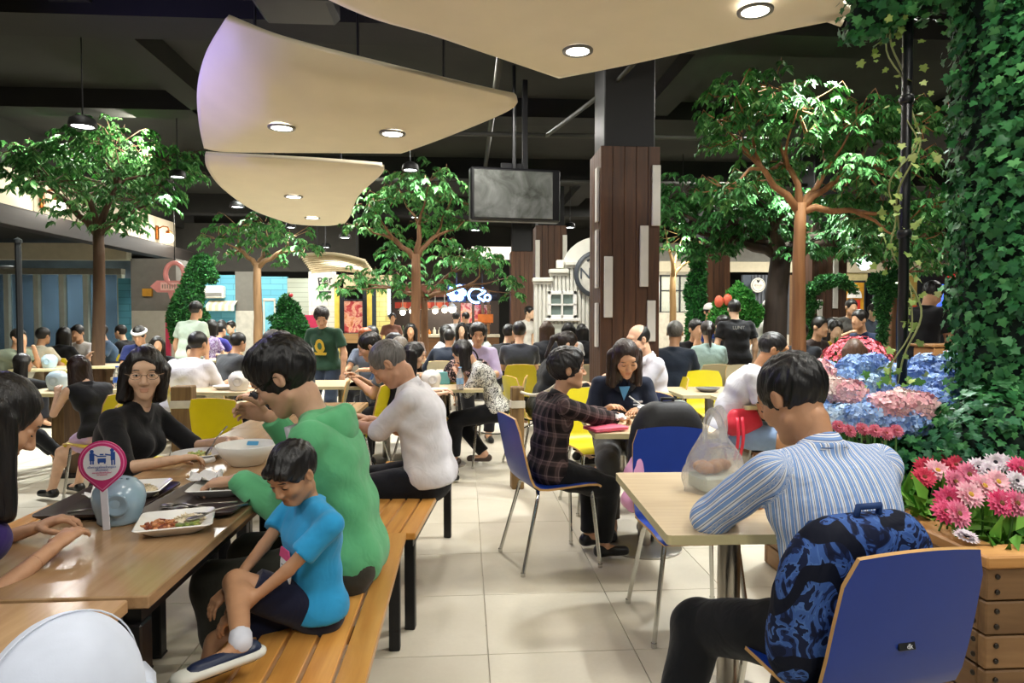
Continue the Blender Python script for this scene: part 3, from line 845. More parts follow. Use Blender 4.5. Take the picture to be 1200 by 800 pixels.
# ---- big curved cream panels hung under the ceiling
PANEL = M('#dccfb4', .6, 0, .03, 3)
def catmull(P, n):
    out = []; N = len(P)
    for i in range(N-1):
        p0, p1, p2, p3 = P[max(i-1, 0)], P[i], P[i+1], P[min(i+2, N-1)]
        for k in range(n):
            t = k/n; out.append(.5*((2*p1)+(p2-p0)*t+(2*p0-5*p1+4*p2-p3)*t*t+(3*p1-p0-3*p2+p3)*t*t*t))
    out.append(P[-1]); return out
def curved_panel(label, rows, th=.05, lights=(), hang=()):
    g = [catmull(r, 8) for r in rows]
    cols = [catmull([g[i][j] for i in range(len(g))], 8) for j in range(len(g[0]))]
    c = sum((p for r in cols for p in r), V(0, 0, 0))/sum(len(r) for r in cols)
    root = E('ceiling_panel', c, 0, label, 'ceiling panel')
    m = MB(); m.sheet([[p-c for p in r] for r in cols], th); m.build('panel_shell', PANEL, root, 'all')
    for p in hang:
        h = MB(); h.tube([p-c, V(p.x, p.y, 4.4)-c], .012, 6); h.build('hanger_rod', BLACKM, root)
    for p in lights:
        q = p-c
        ring = MB(); ring.lathe([(.085, -.012), (.11, -.012), (.112, 0), (.085, .004)], 24, (0, 0, 0), caps=False); r_ = ring.build('light_trim', M('#6c6a64', .4), root, 'all', q)
        d = MB(); d.lathe([(0.0001, -.009), (.084, -.009), (.084, 0.0), (.0001, .0)], 24); d.build('light_disc', emit('#fff6e6', 9), root, False, q)
        lamp('panel_downlight_lamp', 'SPOT', p-V(0, 0, .05), 75, NEUT, .08, 120, .7, p-V(0, 0, 2))
    return root
P = atz
curved_panel('long cream curved panel with two round lights, its left end glowing violet',
    [[P(264, 22, 3.44), P(294, 31, 3.38), P(352, 51, 3.27), P(470, 82, 3.18), P(603, 115, 3.12)],
     [P(241, 62, 3.34), P(282, 72, 3.20), P(345, 84, 3.125), P(462, 105, 3.078), P(606, 121, 3.10)],
     [P(231, 104, 3.20), P(297, 110, 3.056), P(345, 112, 3.04), P(455, 120, 3.035), P(588, 134, 3.04)],
     [P(233, 145, 3.08), P(290, 146, 2.97), P(345, 146, 2.95), P(455, 148, 2.95), P(520, 162, 2.98)],
     [P(239, 174, 2.99), P(262, 178, 2.95), P(320, 179, 2.95), P(410, 179.5, 2.95), P(470, 180, 2.95)]], .05,
    [P(330, 149, 2.94), P(460, 156, 2.94)], [P(300, 120, 3.05), P(520, 130, 3.08), P(420, 150, 3.0)])
curved_panel('largest cream curved panel overhead, cut by the top of the picture',
    [[V(-1.6, 2.1, 3.7), V(.2, 1.7, 3.7), V(1.9, 2.0, 3.7), V(3.0, 2.6, 3.75)],
     [V(-1.9, 2.9, 3.40), V(.3, 2.8, 3.36), V(2.0, 3.0, 3.36), V(3.0, 3.2, 3.48)],
     [P(385, 0, 3.30), P(560, -10, 3.30), P(780, -20, 3.30), P(1003, -10, 3.40)],
     [P(520, 46, 3.30), P(640, 45, 3.3), P(800, 20, 3.3), P(999, 12, 3.38)],
     [P(655, 92, 3.30), P(742, 75, 3.3), P(890, 42, 3.3), P(985, 23, 3.32)]], .05,
    [P(677, 59, 3.29), P(885, 12, 3.29)], [V(.4, 3.6, 3.35), V(2.0, 3.6, 3.35)])
curved_panel('smallest cream curved panel with two round lights hung behind the long one',
    [[P(240, 181, 3.04), P(300, 184, 3.03), P(380, 189, 3.01), P(448, 194, 3.0)],
     [P(243, 198, 2.935), P(303, 202, 2.915), P(380, 206, 2.905), P(448, 203, 2.95)],
     [P(262, 222, 2.87), P(310, 225, 2.86), P(380, 228, 2.86), P(420, 230, 2.88)],
     [P(298, 247, 2.85), P(330, 250, 2.85), P(375, 252, 2.85), P(411, 252, 2.86)],
     [P(340, 262, 2.85), P(360, 264, 2.85), P(385, 264.5, 2.85), P(404, 262, 2.85)]], .05,
    [P(344, 230, 2.85), P(366, 255, 2.84)], [P(320, 215, 2.95), P(400, 215, 2.95)])
lamp('violet_led', 'AREA', (-3.3, 5.0, 3.05), 26, (.36, .32, 1.0), .3, target=(-2.15, 5.3, 3.25))

# ---- ceiling downlights one can see
def ceiling_light(label, p, r=.1, power=40, color=COOLW, aim=None, group='round downlights under the dark ceiling', glow=14):
    root = E('ceiling_light', p, 0, label, 'ceiling light', group)
    m = MB(); m.lathe([(r*.88, 0), (r*1.08, 0), (r*1.1, .02), (r*1.0, .08), (r*.5, .11), (.0001, .11)], 20, caps=False); m.build('housing', M('#0f0f0e', .6), root, 'all')
    m = MB(); m.lathe([(.0001, .012), (r*.88, .012), (r*.88, .02), (.0001, .02)], 20); m.build('diffuser', emit('#f4fbff', glow), root)
    if 4.35-p.z > .25:
        m = MB(); m.tube([V(0, 0, .10), V(0, 0, 4.36-p.z)], .007, 6); m.build('stem', BLACKM, root)
    if power: lamp('downlight_lamp', 'SPOT', p-V(0, 0, .03), power, color, .08, 110, .5, aim or p-V(0, 0, 2))
for px, py, z, r, pw, lb in [(97, 149, 3.3, .12, 420, 'round downlight shining into the left tree crown'),
        (1010, 38, 3.3, .10, 300, 'brightest downlight between the large panel and the ivy arch'),
        (208, 208, 3.3, .10, 120, 'downlight right of the left tree, half behind its leaves'),
        (278, 243, 3.3, .11, 160, 'downlight under the left tip of the smallest cream panel'),
        (481, 200, 3.3, .10, 260, 'downlight over the middle tree crown'),
        (557, 270, 3.2, .11, 160, 'downlight below the hanging screen'),
        (668, 267, 3.2, .10, 160, 'downlight between the kiosk and the clad pillar'),
        (404, 279, 3.1, .12, 150, 'downlight over the slatted canopy, left of the middle tree'),
        (341, 267, 3.1, .09, 120, 'downlight by the small panel above the second tree'),
        (382, 290, 3.1, .10, 100, 'lowest downlight above the slatted canopy'),
        (486, 255, 3.2, .08, 150, 'small downlight inside the middle tree crown'),
        (940, 200, 3.3, .08, 240, 'downlight behind the fork of the right tree'),
        (800, 262, 3.1, .10, 200, 'downlight among the leaves right of the clad pillar')]:
    ceiling_light(lb, P(px, py, z), r, pw)
for p, pw in [(V(-4.7, 8.2, 3.9), 600), (V(3.3, 6.1, 3.95), 460), (V(3.9, 8.9, 3.9), 380), (V(-3.6, 12.0, 3.9), 350), (V(-.6, 10.0, 3.9), 350), (V(5.0, 9.6, 3.9), 420), (V(2.4, 3.0, 3.6), 160)]:
    lamp('tree_spot_lamp', 'SPOT', p, pw, (.93, 1, .93), .12, 80, .6, p-V(0, .2, 2))

# ---- pillars clad in dark boards with white strips
BOARD = wood('#2f1d11', '#573822', 'Z', .6, .55, island=0)
WSTRIP = M('#cfccc2', .45, 0, .05)
def pillar(label, x, y, w, ztop, strips=(), black=.5):
    root = S(E('pillar', (x, y, 0))); n = 5; bw = w/n
    m = MB(); m.box((0, 0, ztop/2), (w-.05, w-.05, ztop-.02)); S(m.build('pillar_core', BLACKM, root))
    me = MB(); me.bbox((0, 0, ztop/2), (bw-.003, .03, ztop), .003); me = me.mesh('board', BOARD)
    for s_, ang in ((0, 0), (1, -PI/2), (2, PI/2)):
        for i in range(n):
            o = put('board', me, root); off = V((i-(n-1)/2)*bw, -w/2+.015+rnd.uniform(0, .003), 0)
            o.location = Matrix.Rotation(ang, 3, 'Z') @ off; o.rotation_euler = (0, 0, ang)
    for (sx, z0, z1, sd) in strips:                # sx along the face, sd: 0 front 1 left side
        m = MB(); m.bbox((0, 0, 0), (.085, .03, z1-z0), .004); o = m.build('white_strip', WSTRIP, root)
        o.location = (sx, -w/2-.016, (z0+z1)/2) if sd == 0 else (-w/2-.016, sx, (z0+z1)/2); o.rotation_euler = (0, 0, 0 if sd == 0 else PI/2)
    if black:
        m = MB(); m.bbox((0, 0, (ztop+4.34)/2), (w*.86, w*.86, 4.34-ztop), .01); m.build('pillar_head', M('#0c0c0d', .6), root)
    return root
px0, w0 = gx(738, 6.85), .60
def zz(py, d): return 1.35+(375-py)*d/800
pillar('main', px0.x, px0.y+.3, w0, zz(173, 6.85),
       [((768-738)*6.85/800, zz(265, 6.85), zz(195, 6.85), 0), ((754-738)*6.85/800, zz(336, 6.85), zz(265, 6.85), 0), ((712-738)*6.85/800, zz(372, 6.85), zz(301, 6.85), 0),
        ((763-738)*6.85/800, zz(400, 6.85), zz(352, 6.85), 0), ((741-738)*6.85/800, zz(448, 6.85), zz(405, 6.85), 0), (-.2, zz(338, 7), zz(271, 7), 1), (-.2, zz(406, 7), zz(355, 7), 1), (-.2, zz(262, 7), zz(200, 7), 1)])
q = gx(646, 13.3); pillar('p2', q.x, q.y+.3, .6, zz(262, 13), [(.26, 2.0, 3.0, 0), (-.27, 1.9, 2.9, 0)])
q = gx(612, 18.0); pillar('p3', q.x, q.y+.3, .6, zz(293, 17.6))
q = gx(839, 14.5); pillar('p4', q.x, q.y+.3, .6, 3.0, [(-.2, .9, 1.6, 0)])
q = gx(971, 11.7); pillar('p5', q.x, q.y+.3, .62, 3.0, [(-.17, 1.25, 1.7, 0), (.1, 1.55, 2.4, 0), (.1, 1.0, 1.4, 0)])

# ---- left side: long fascia, lit strip, globe lamps, windows, grey column
FASC = wood('#191512', '#2b241f', 'Y', .5, .6)
m = MB(); m.bbox((-6.55, 12.7, 2.83), (.25, 10.4, .27), .01); S(m.build('trim_fascia', FASC))
m = MB(); m.box((-9.9, 12.7, 2.98), (6.7, 10.6, .06)); S(m.build('ceiling_soffit', M('#2b2a27', .8, 0, .2)))
LIT = M('#b9ad97', .7, 0, .12, 1.5)
pe = MB(); pe.bbox((0, 0, 0), (.05, 1.72, .62), .006); pe = pe.mesh('wall_panel', LIT)
lw = S(E('wall_upper_left', (-6.75, 8.4, 3.3)))
for k in range(5): put('wall_panel', pe, lw, (0, k*1.75+.2, 0))
m = MB(); m.box((-6.9, 12.9, 3.98), (.1, 10, .76)); S(m.build('wall_upper_left_dark', WDARK))
COPPER = M('#a5622f', .3, .9, .15)
for k, (px, py) in enumerate([(68, 242), (198, 279), (271, 300)]):
    p = atX(px, py, -6.45)
    root = E('wall_lamp', p, 0, ['round globe lamp on a copper bracket behind the left tree', 'round globe lamp on the fascia right of the left tree', 'round globe lamp above the ivy green animal figure'][k], 'wall lamp', 'globe lamps along the left fascia')
    m = MB(); m.ball((0, 0, 0), .105, 20, 12); m.build('globe', emit('#fff4dc', 7), root, 'all')
    m = MB(); m.lathe([(.05, .09), (.06, .1), (.06, .15), (.02, .17)], 14); m.tube([V(0, 0, .17), V(-.02, 0, .24), V(-.12, 0, .26), V(-.24, 0, .2)], .014, 8); m.bbox((-.24, 0, .12), (.03, .1, .3), .005); m.build('bracket', COPPER, root, 'all')
    lamp('globe_light', 'POINT', p+V(.18, 0, 0), 30, WARM, .1)
def xat(px, Y): return atY(px, 375, Y).x
def zat(px, py, Y): return atY(px, py, Y).z
def flat(mb, px0, px1, py0, py1, Y, th=.06, mi=0):
    x0, x1 = xat(px0, Y), xat(px1, Y); z0, z1 = zat((px0+px1)/2, py1, Y), zat((px0+px1)/2, py0, Y)
    mb.bbox(((x0+x1)/2, Y+th/2, (z0+z1)/2), (x1-x0, th, z1-z0), .004, None, mi); return mb
def glass(c, rough=.06, alpha=1.0):
    key = ('G', c, rough)
    if key in _mats: return _mats[key]
    t = NT('glass'); t.base(c); t.set(rough, 0, .6); t.b.inputs['Transmission Weight'].default_value = .75; t.b.inputs['IOR'].default_value = 1.1
    _mats[key] = t.m; return t.m
Yw = 15.0
win = S(E('window_1', (xat(70, Yw), Yw, 0)))
def local(mb, name, mat, root, sm=False):
    r = root.location; mb.v = [(v[0]-r.x, v[1]-r.y, v[2]-r.z) for v in mb.v]; return mb.build(name, mat, root, sm)
edges = [-60, 7, 42, 72, 100, 140]
MULL = M('#d0d4c8', .5, 0, .06)
for a, b in zip(edges, edges[1:]):
    local(flat(MB(), a+3, b-3, 322, 420, Yw+.05, .03), 'pane', glass('#9fb4c2'), win)
for a in edges: local(flat(MB(), a-2.5, a+3.5, 318, 425, Yw-.03, .14), 'mullion', MULL, win)
local(flat(MB(), -62, 143, 314, 321, Yw-.05, .18), 'window_head', M('#8e8a7c', .6), win)
local(flat(MB(), -62, 143, 420, 470, Yw-.02, .18), 'window_base', M('#41454a', .6), win)
# the dim blue room behind that glass
m = MB(); m.box((-10.6, 17.4, 1.4), (8, .1, 2.8)); S(m.build('wall_behind_glass', M('#76858e', .8, 0, .4, 1.3)))
lamp('shop_glow', 'AREA', (-9.5, 16.2, 2.6), 60, (.9, .96, 1), .8)
m = MB(); flat(m, -40, 150, 284.5, 304, 14.2, .2); T(m.build('lit_cove', M('#d8cfb4', .5, 0, .05)), 'pale strip standing for the lit cove under the soffit left of the grey column', 'cove')  # pale colour stands in for the light of the cove; the strip itself emits none
BLUET = None
def tilem(c1, c2, sx, sz, rough=.3):
    t = NT('tiles'); t.set(rough, 0, .4)
    v = t.coords(rot=(PI/2, 0, 0)); b = t.n('ShaderNodeTexBrick'); t.l(v, b.inputs['Vector']); b.inputs['Scale'].default_value = 1
    b.inputs['Brick Width'].default_value = sx; b.inputs['Row Height'].default_value = sz; b.inputs['Mortar Size'].default_value = .006
    b.inputs['Color1'].default_value = col4(c1); b.inputs['Color2'].default_value = col4(c2); b.inputs['Mortar'].default_value = col4(shade(c1, .6))
    t.base(b.outputs['Color']); t.bump(b.outputs['Fac'], -.4, .01); return t.m
BLUET = tilem('#5fa6bd', '#6db4c8', .6, .14)
S(flat(MB(), 139, 155, 326, 440, 14.6, .2).build('wall_blue_tiles', BLUET))
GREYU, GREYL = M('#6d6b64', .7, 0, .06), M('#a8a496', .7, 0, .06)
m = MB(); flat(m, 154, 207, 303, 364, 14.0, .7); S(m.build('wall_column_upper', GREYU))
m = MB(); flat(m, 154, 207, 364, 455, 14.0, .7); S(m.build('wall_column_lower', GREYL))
m = MB(); flat(m, 167, 178, 338, 347, 13.93, .06); T(m.build('wall_box', M('#b5842c', .4)), 'small amber box on the grey column', 'box')
# ---- back wall of the left half: blue boarded wall, doors, shutter
Yb = 17.3
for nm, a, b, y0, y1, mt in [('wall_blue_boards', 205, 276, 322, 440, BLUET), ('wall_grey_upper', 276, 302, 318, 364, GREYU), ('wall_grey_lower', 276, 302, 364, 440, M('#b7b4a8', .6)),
                             ('wall_blue_boards_right', 302, 337, 324, 440, BLUET), ('wall_shutter', 337, 362, 326, 372, tilem('#9aa092', '#a2a898', 3, .12, .5)), ('wall_shutter_base', 337, 362, 372, 440, M('#a8a695', .6)),
                             ('wall_white', 362, 394, 300, 440, tilem('#cfcdc2', '#d8d6cc', .4, .13)), ('wall_dark_over', 205, 420, 262, 318, M('#2a2823', .8))]:
    S(flat(MB(), a, b, y0, y1, Yb, .15).build(nm, mt))
dr = S(E('door_1', (xat(316, Yb), Yb-.05, 0)))
local(flat(MB(), 310, 321, 353, 440, Yb-.05, .05), 'door_leaf', M('#6fb1c4', .5), dr); 
for a in (308.5, 321): local(flat(MB(), a, a+1.6, 351, 440, Yb-.07, .07), 'door_frame', M('#c9c5b4', .5), dr)
local(flat(MB(), 308.5, 322.6, 349.5, 352.5, Yb-.07, .07), 'door_frame', M('#c9c5b4', .5), dr)
ac = E('air_conditioner', (xat(250, 17.19), 17.19, zat(250, 342, 17.19)), 0, 'white wall air conditioner over the striped awning by the blue wall', 'air conditioner')
m = MB(); m.bbox((0, 0, 0), (.55, .22, .30), .03); m.build('housing', M('#e3e1d8', .4), ac)
m = MB(); [m.box((0, -.113, -.1+i*.022), (.5, .01, .008)) for i in range(4)]; m.build('grille', M('#3a3a38', .5), ac)
aw = E('awning', (xat(258, 17.06), 17.06, zat(258, 352, 17.06)), 0, 'cream striped awning with a fringe below the air conditioner', 'awning')
for k in range(9):
    m = MB(); c = [M('#e8dfc6', .7), M('#c9b99a', .7)][k % 2]; x = (k-4)*.075
    m.sheet([[V(x-.0375, .25, .0), V(x+.0375, .25, .0)], [V(x-.0375, 0, -.12), V(x+.0375, 0, -.12)], [V(x-.0375, -.01, -.24), V(x, -.012, -.27), ][:2] if False else [V(x-.0375, -.01, -.25), V(x+.0375, -.01, -.25)]], .008); m.build('awning_strip', c, aw)
# ---- pink hanging sign by the topiary
sg = E('hanging_sign', (xat(198, 13.4), 13.4, zat(198, 335, 13.4)), 0, 'dusty pink arrow-shaped sign hung by the grey column', 'sign')
PINKS = M('#c07a74', .5)
m = MB(); m.prism([(-.2, -.12), (.24, -.12), (.24, .1), (-.2, .1), (-.32, -.01)], -.03, .03, tf=Matrix.Rotation(PI/2, 4, 'X')); m.build('sign_board', PINKS, sg)
m = MB(); m.tube([V(.12+.17*math.cos(a), 0, .22+.22*math.sin(a)) for a in [2*PI*i/20 for i in range(20)]], .045, 8, closed=True); m.build('sign_ring', PINKS, sg, 'all')
m = MB(); m.prism([(.0, -.12), (.24, -.12), (.12, -.55)], -.03, .03, tf=Matrix.Rotation(PI/2, 4, 'X')); m.build('sign_tail', PINKS, sg)
m = MB(); m.tube([V(.12, 0, .42), V(.12, 0, 4.37-sg.location.z)], .008, 5); m.build('hanger_rod', BLACKM, sg)
m = MB(); m.bbox((.04, -.034, -.01), (.34, .01, .15), .003); [m.bbox((-.09+.045*k, -.042, -.01), (.022, .008, .07+.02*(k % 2)), .002, None, 1) for k in range(7)]; m.build('sign_print', [M('#d8a89c', .5), M('#8a7468', .5)], sg)
bn = flat(MB(), 193.5, 199, 371, 461, 12.9, .05); T(bn.build('banner', M('#b8304f', .5)), 'narrow crimson banner stand right of the grey column', 'banner')
# thin black posts on the left
def post(name, label, px, d, top, r=.035):
    p = gx(px, d); m = MB(); m.tube([V(0, 0, 0), V(0, 0, top)], r, 8); m.lathe([(.1, 0), (.1, .012), (r, .03)], 14); m.lathe([(r*1.3, top-.02), (r*1.3, top+.02), (.001, top+.05)], 10)
    o = m.build(name, M('#1a1b1c', .4), None, True, p); T(o, label, 'post'); return o
post('black_post', 'slim black post in front of the windows at the left edge', 23, 8.2, zz(283, 8.2))
m = MB(); m.tube([gx(-30, 8.2, zz(313, 8.2)), gx(19, 8.2, zz(313, 8.2))], .02, 6); m.tube([gx(-30, 8.2, zz(300, 8.2)), gx(-8, 8.2, zz(300, 8.2))], .03, 6); T(m.build('rail', M('#1a1b1c', .4), None, 'all'), 'short black rail joined to the slim post at the left edge', 'rail')
# ------------------------------------------------------------------ hanging screen, kiosk, stalls
p = atd(605, 228, 8.0)
tv = E('television', p, math.radians(8), 'dark flat television hung from the ceiling left of the clad pillar', 'television')
m = MB(); m.bbox((0, .08, 0), (1.08, .16, .62), .02); m.build('housing', M('#0e0e10', .3), tv)
def scr():
    t = NT('screen'); v = t.coords(); f = t.noise(v, 3.2, 4, .6, .8)
    t.base(t.ramp(f, [(.35, '#32352f'), (.7, '#6b6d6a')])); t.set(.25, 0, .4); return t.m
m = MB(); m.bbox((-.03, -.004, 0), (.94, .012, .55), .003); m.build('screen_panel', scr(), tv)
m = MB(); m.bbox((.13, .12, .8), (.06, .06, 1.15), .004); m.bbox((0, .17, .25), (.3, .03, .3), .004); m.build('ceiling_mount', BLACKM, tv)
m = MB(); m.tube([V(0, .12, 0), V(0, .12, 4.4-p.z)], .022, 8); m.build('mount_pole', BLACKM, tv)

# small white house-shaped kiosk with a stepped gable
Yk = 11.5
kx0, kx1 = xat(626, Yk), xat(704, Yk); kc = V((kx0+kx1)/2, Yk, 0)
ks = E('kiosk', kc, 0, 'white panelled kiosk front with stepped gable, small window and round sign', 'kiosk')
KW = M('#d4d3c8', .5, 0, .04)
zk = lambda py: zat(665, py, Yk)
w = kx1-kx0; steps = [(626, 645, 328), (645, 664, 318), (664, 706, 309)]
m = MB()
for k, (a, b, y) in enumerate(steps):
    x0, x1 = xat(a, Yk)-kc.x, xat(b, Yk)-kc.x; z = zk(y); m.box(((x0+x1)/2, .05, z/2), (x1-x0, .06, z))
m.build('backing', KW, ks)
n = 17; pitch = w/n
pm = {}
for k in range(n):
    x = -w/2+(k+.5)*pitch; px = 600  # each vertical board its own piece
    z = next(zk(y) for a, b, y in steps if x+kc.x <= xat(b, Yk)+.001)
    xw0, xw1 = xat(640, Yk)-kc.x, xat(676, Yk)-kc.x
    m = MB(); m.bbox((x, 0, z/2), (pitch-.012, .05, z-.01), .01); m.build('board', KW, ks)
for a, b, y in steps:
    x0, x1 = xat(a, Yk)-kc.x-.03, xat(b, Yk)-kc.x+.03; z = zk(y)
    m = MB(); m.bbox(((x0+x1)/2, -.02, z), (x1-x0, .16, .07), .012); m.bbox(((x0+x1)/2, 0, z-.055), (x1-x0-.03, .1, .04), .008); m.build('cornice', KW, ks)
wx0, wx1, wz0, wz1 = xat(641, Yk)-kc.x, xat(675, Yk)-kc.x, zk(373), zk(341)
wf = MB(); cx, cz, ww, wh_ = (wx0+wx1)/2, (wz0+wz1)/2, wx1-wx0, wz1-wz0
for dx in (-1, 0, 1): wf.bbox((cx+dx*(ww/2-.03), -.05, cz), (.06 if dx else .03, .08, wh_), .006)
for dz in (-1, 0, 1): wf.bbox((cx, -.05, cz+dz*(wh_/2-.03)), (ww, .08, .06 if dz else .03), .006)
wf.bbox((cx, -.07, wz0-.02), (ww+.1, .14, .05), .008)
wo = wf.build('window_frame', WHITE, ks)
for dx in (-1, 1):
    for dz in (-1, 1):
        m = MB(); m.box((cx+dx*(ww/4-.01), -.035, cz+dz*(wh_/4-.01)), (ww/2-.06, .01, wh_/2-.06)); m.build('pane', M('#76857f', .08, 0, .1, 4, spec=.8), wo)
m = MB(); m.bbox((cx, -.04, zk(390)), (ww+.05, .05, .3), .006); m.build('lower_shutter', M('#c3c7ba', .5), ks)
m = MB(); m.bbox((xat(656, Yk)-kc.x, 0, zk(318)+.12), (.12, .1, .14), .01); m.build('gable_light', M('#e6e3d6', .4), ks)
arc = MB(); ax_, az_ = xat(700, Yk)-kc.x, zk(320)
arc.prism([(ax_+.62*math.cos(a), az_+.62*math.sin(a)) for a in [PI*i/16 for i in range(17)]], -.09, -.03, tf=Matrix.Rotation(PI/2, 4, 'X') @ Matrix.Scale(-1, 4, V(0, 0, 1)) if False else Matrix.Rotation(PI/2, 4, 'X')); arc.build('arched_gable', KW, ks)
rs = MB(); SR = Matrix.Rotation(PI/2, 3, 'X'); rs.lathe([(.33, -.02), (.40, -.02), (.40, .03), (.33, .03)], 32, (ax_-.02, -.1, az_-.02), 0, SR, caps=False); ro = rs.build('round_sign', M('#3a3f45', .5), ks, 'all')
m = MB(); m.lathe([(.0001, 0), (.33, 0), (.33, .02), (.0001, .02)], 32, (ax_-.02, -.09, az_-.02), 0, SR); m.build('sign_face', M('#c8c6bc', .6), ro)
text('lettering', 'NE', .27, M('#4a5058', .5), ro, (ax_-.16, -.12, az_-.02))
m = MB(); m.tube([V(ax_-.2, -.12, az_+.2), V(ax_-.02, -.12, az_+.3), V(ax_+.16, -.12, az_+.2)], .02, 6); m.build('sign_chevron', M('#3a3f45', .5), ro)

# ---- slatted canopy (far left of the middle tree)
sc = E('slatted_canopy', gx(395, 14.6, 0), 0, 'cream canopy of long curved slats under the ceiling behind the middle tree', 'canopy')
SLAT = M('#b7a682', .7, 0, .08)
for k in range(10):
    pts = []
    for t in range(9):
        u = t/8; px = 352+u*(428-352)+k*1.5; py = 300+k*2.2+math.sin(u*PI)*(-5)+u*(7-k*.2); pts.append(atd(px, py, 13.6+k*.22)-sc.location)
    m = MB(); m.sheet([[q+V(0, -.06, .0) for q in pts], [q+V(0, .1, .06) for q in pts]], .02); m.build('slat', SLAT, sc, 'all')
m = MB(); m.tube([atd(372, 300, 14.0)-sc.location, V(atd(372, 300, 14).x-sc.location.x, atd(372, 300, 14).y-sc.location.y, 4.38)], .015, 6); m.tube([atd(418, 304, 14.0)-sc.location, V(atd(418, 304, 14).x-sc.location.x, atd(418, 304, 14).y-sc.location.y, 4.38)], .015, 6); m.build('hanger_rod', BLACKM, sc)
# ---- yellow stall front with a food poster, and the white sign
Ys = 17.0
YT = tilem('#d8c878', '#decf86', .3, .12, .4)
for a, b, y0, y1, mt, nm in [(392, 398, 330, 440, M('#d8bd52', .5), 'wall_yellow_trim'), (398, 403, 330, 440, M('#20242c', .5), 'wall_dark_trim'), (425, 430, 330, 440, M('#20242c', .5), 'wall_dark_trim'),
                             (430, 436, 330, 440, M('#d8bd52', .5), 'wall_yellow_trim'), (436, 441, 330, 440, M('#23303c', .5), 'wall_dark_trim'), (441, 457, 338, 440, YT, 'wall_yellow_tiles'), (392, 460, 322, 338, M('#b9a985', .6), 'wall_stall_head')]:
    S(flat(MB(), a, b, y0, y1, Ys, .15).build(nm, mt))
po = E('food_poster', (xat(414, Ys), Ys-.05, zat(414, 370, Ys)), 0, 'tall food poster in reds and pinks on the yellow stall front', 'poster')
def postm():
    t = NT('poster'); v = t.coords(); f = t.noise(v, 4.5, 4, .6, 1.0); t.set(.3)
    t.base(t.ramp(f, [(.25, '#6b1418'), (.42, '#c2474a'), (.52, '#e9b9a0'), (.62, '#d98a5a'), (.75, '#8c1f26')])); return t.m
m = MB(); flat(m, 403, 425, 352, 390, Ys-.06, .04); local(m, 'poster_sheet', postm(), po)
m = MB(); flat(m, 402, 426, 350.5, 352.5, Ys-.08, .07); flat(m, 402, 426, 389.5, 391.5, Ys-.08, .07); flat(m, 401.5, 403.2, 350, 391.5, Ys-.08, .07); flat(m, 424.8, 426.5, 350, 391.5, Ys-.08, .07); local(m, 'poster_frame', M('#1d2026', .4), po)
ds = flat(MB(), 392, 430, 391, 402, Ys-.5, .4); T(ds.build('counter', wood('#8c6b45', '#a98657', 'X', .5)), 'low wooden counter under the food poster', 'counter')
hs = E('house_sign', (xat(382, 16.5), 16.5, zat(382, 330, 16.5)), math.radians(-12), 'white house-shaped sign with black hand lettering left of the food poster', 'sign')
m = MB(); m.prism([(-.2, -.42), (.2, -.42), (.22, .18), (.0, .42), (-.22, .18)], -.03, .03, tf=Matrix.Rotation(PI/2, 4, 'X')); m.build('sign_board', M('#dedcd2', .5), hs)
text('lettering', 'Ber', .26, M('#2d2f33', .5), hs, (0, -.035, .02), (PI/2, math.radians(-10), 0))
m = MB(); m.bbox((0, -.035, -.25), (.3, .01, .05), .002); m.build('painted_bar', M('#2d2f33', .5), hs)
m = MB(); m.tube([V(0, 0, .4), V(0, 0, 2.3)], .012, 6); m.build('hanger_rod', BLACKM, hs)
mg = flat(MB(), 357, 376, 369, 386, Yb-.07, .08); T(mg.build('menu_board', M('#a8284a', .4)), 'crimson menu board beside the green topiary figure', 'menu board')
lt = E('light_tube', (xat(456, 16.93), 16.93, zat(456, 352, 16.93)), 0, 'upright white light tube at the edge of the yellow stall', 'light')
m = MB(); m.tube([V(0, 0, -.35), V(0, 0, .35)], .035, 8); m.build('tube', emit('#dff2ff', 5), lt, 'all'); m = MB(); m.bbox((0, .06, 0), (.08, .05, .8), .01); m.build('holder', M('#55585a', .4), lt)
# ---- open grill stall in the middle, far end
Yg = 19.0
gs = E('food_stall', (xat(520, Yg), Yg, 0), 0, 'open dark food stall with a row of bright lamps at the far end', 'food stall')
gl = gs.location
def lp(nm, px0, px1, py0, py1, Y, mat, th=.1, par=None):
    m = flat(MB(), px0, px1, py0, py1, Y, th); return local(m, nm, mat, par or gs)
WB = wood('#5b3c24', '#8a6038', 'X', .5, .5)
lp('back_board', 455, 585, 300, 440, Yg+1.6, M('#2a211c', .7), .1)
lp('fascia_board', 462, 586, 343, 352, Yg, M('#1d1714', .6), .3)
for a, b, y0, y1, c in [(470, 500, 334, 346, '#6e3a26'), (500, 524, 336, 348, '#7a4a30'), (525, 545, 336, 352, '#40406a')]:
    lp('sign_panel', a, b, y0, y1, Yg-.08, M(c, .5, 0, .25, 6), .06)
for k in range(9): lp('awning_strip', 463+k*7, 470+k*7-.4, 354, 361, Yg-.3, M(['#b23a2a', '#d86a4a'][k % 2], .6), .2)
lp('counter', 462, 585, 395, 440, Yg-.2, WB, .6)
lp('counter_top', 461, 586, 392, 395, Yg-.25, M('#cfc6b0', .4), .7)
for k, (a, b) in enumerate([(540, 553), (556, 575)]): lp('food_poster', a, b, 355+k*2, 378+k*2, Yg-.02, postm(), .04)
lp('orange_board', 560, 578, 368, 378, Yg-.12, M('#c96a24', .5), .05)
for px in (564, 571): lp('timber_post', px, px+3, 340, 440, Yg-.1, WB, .12)
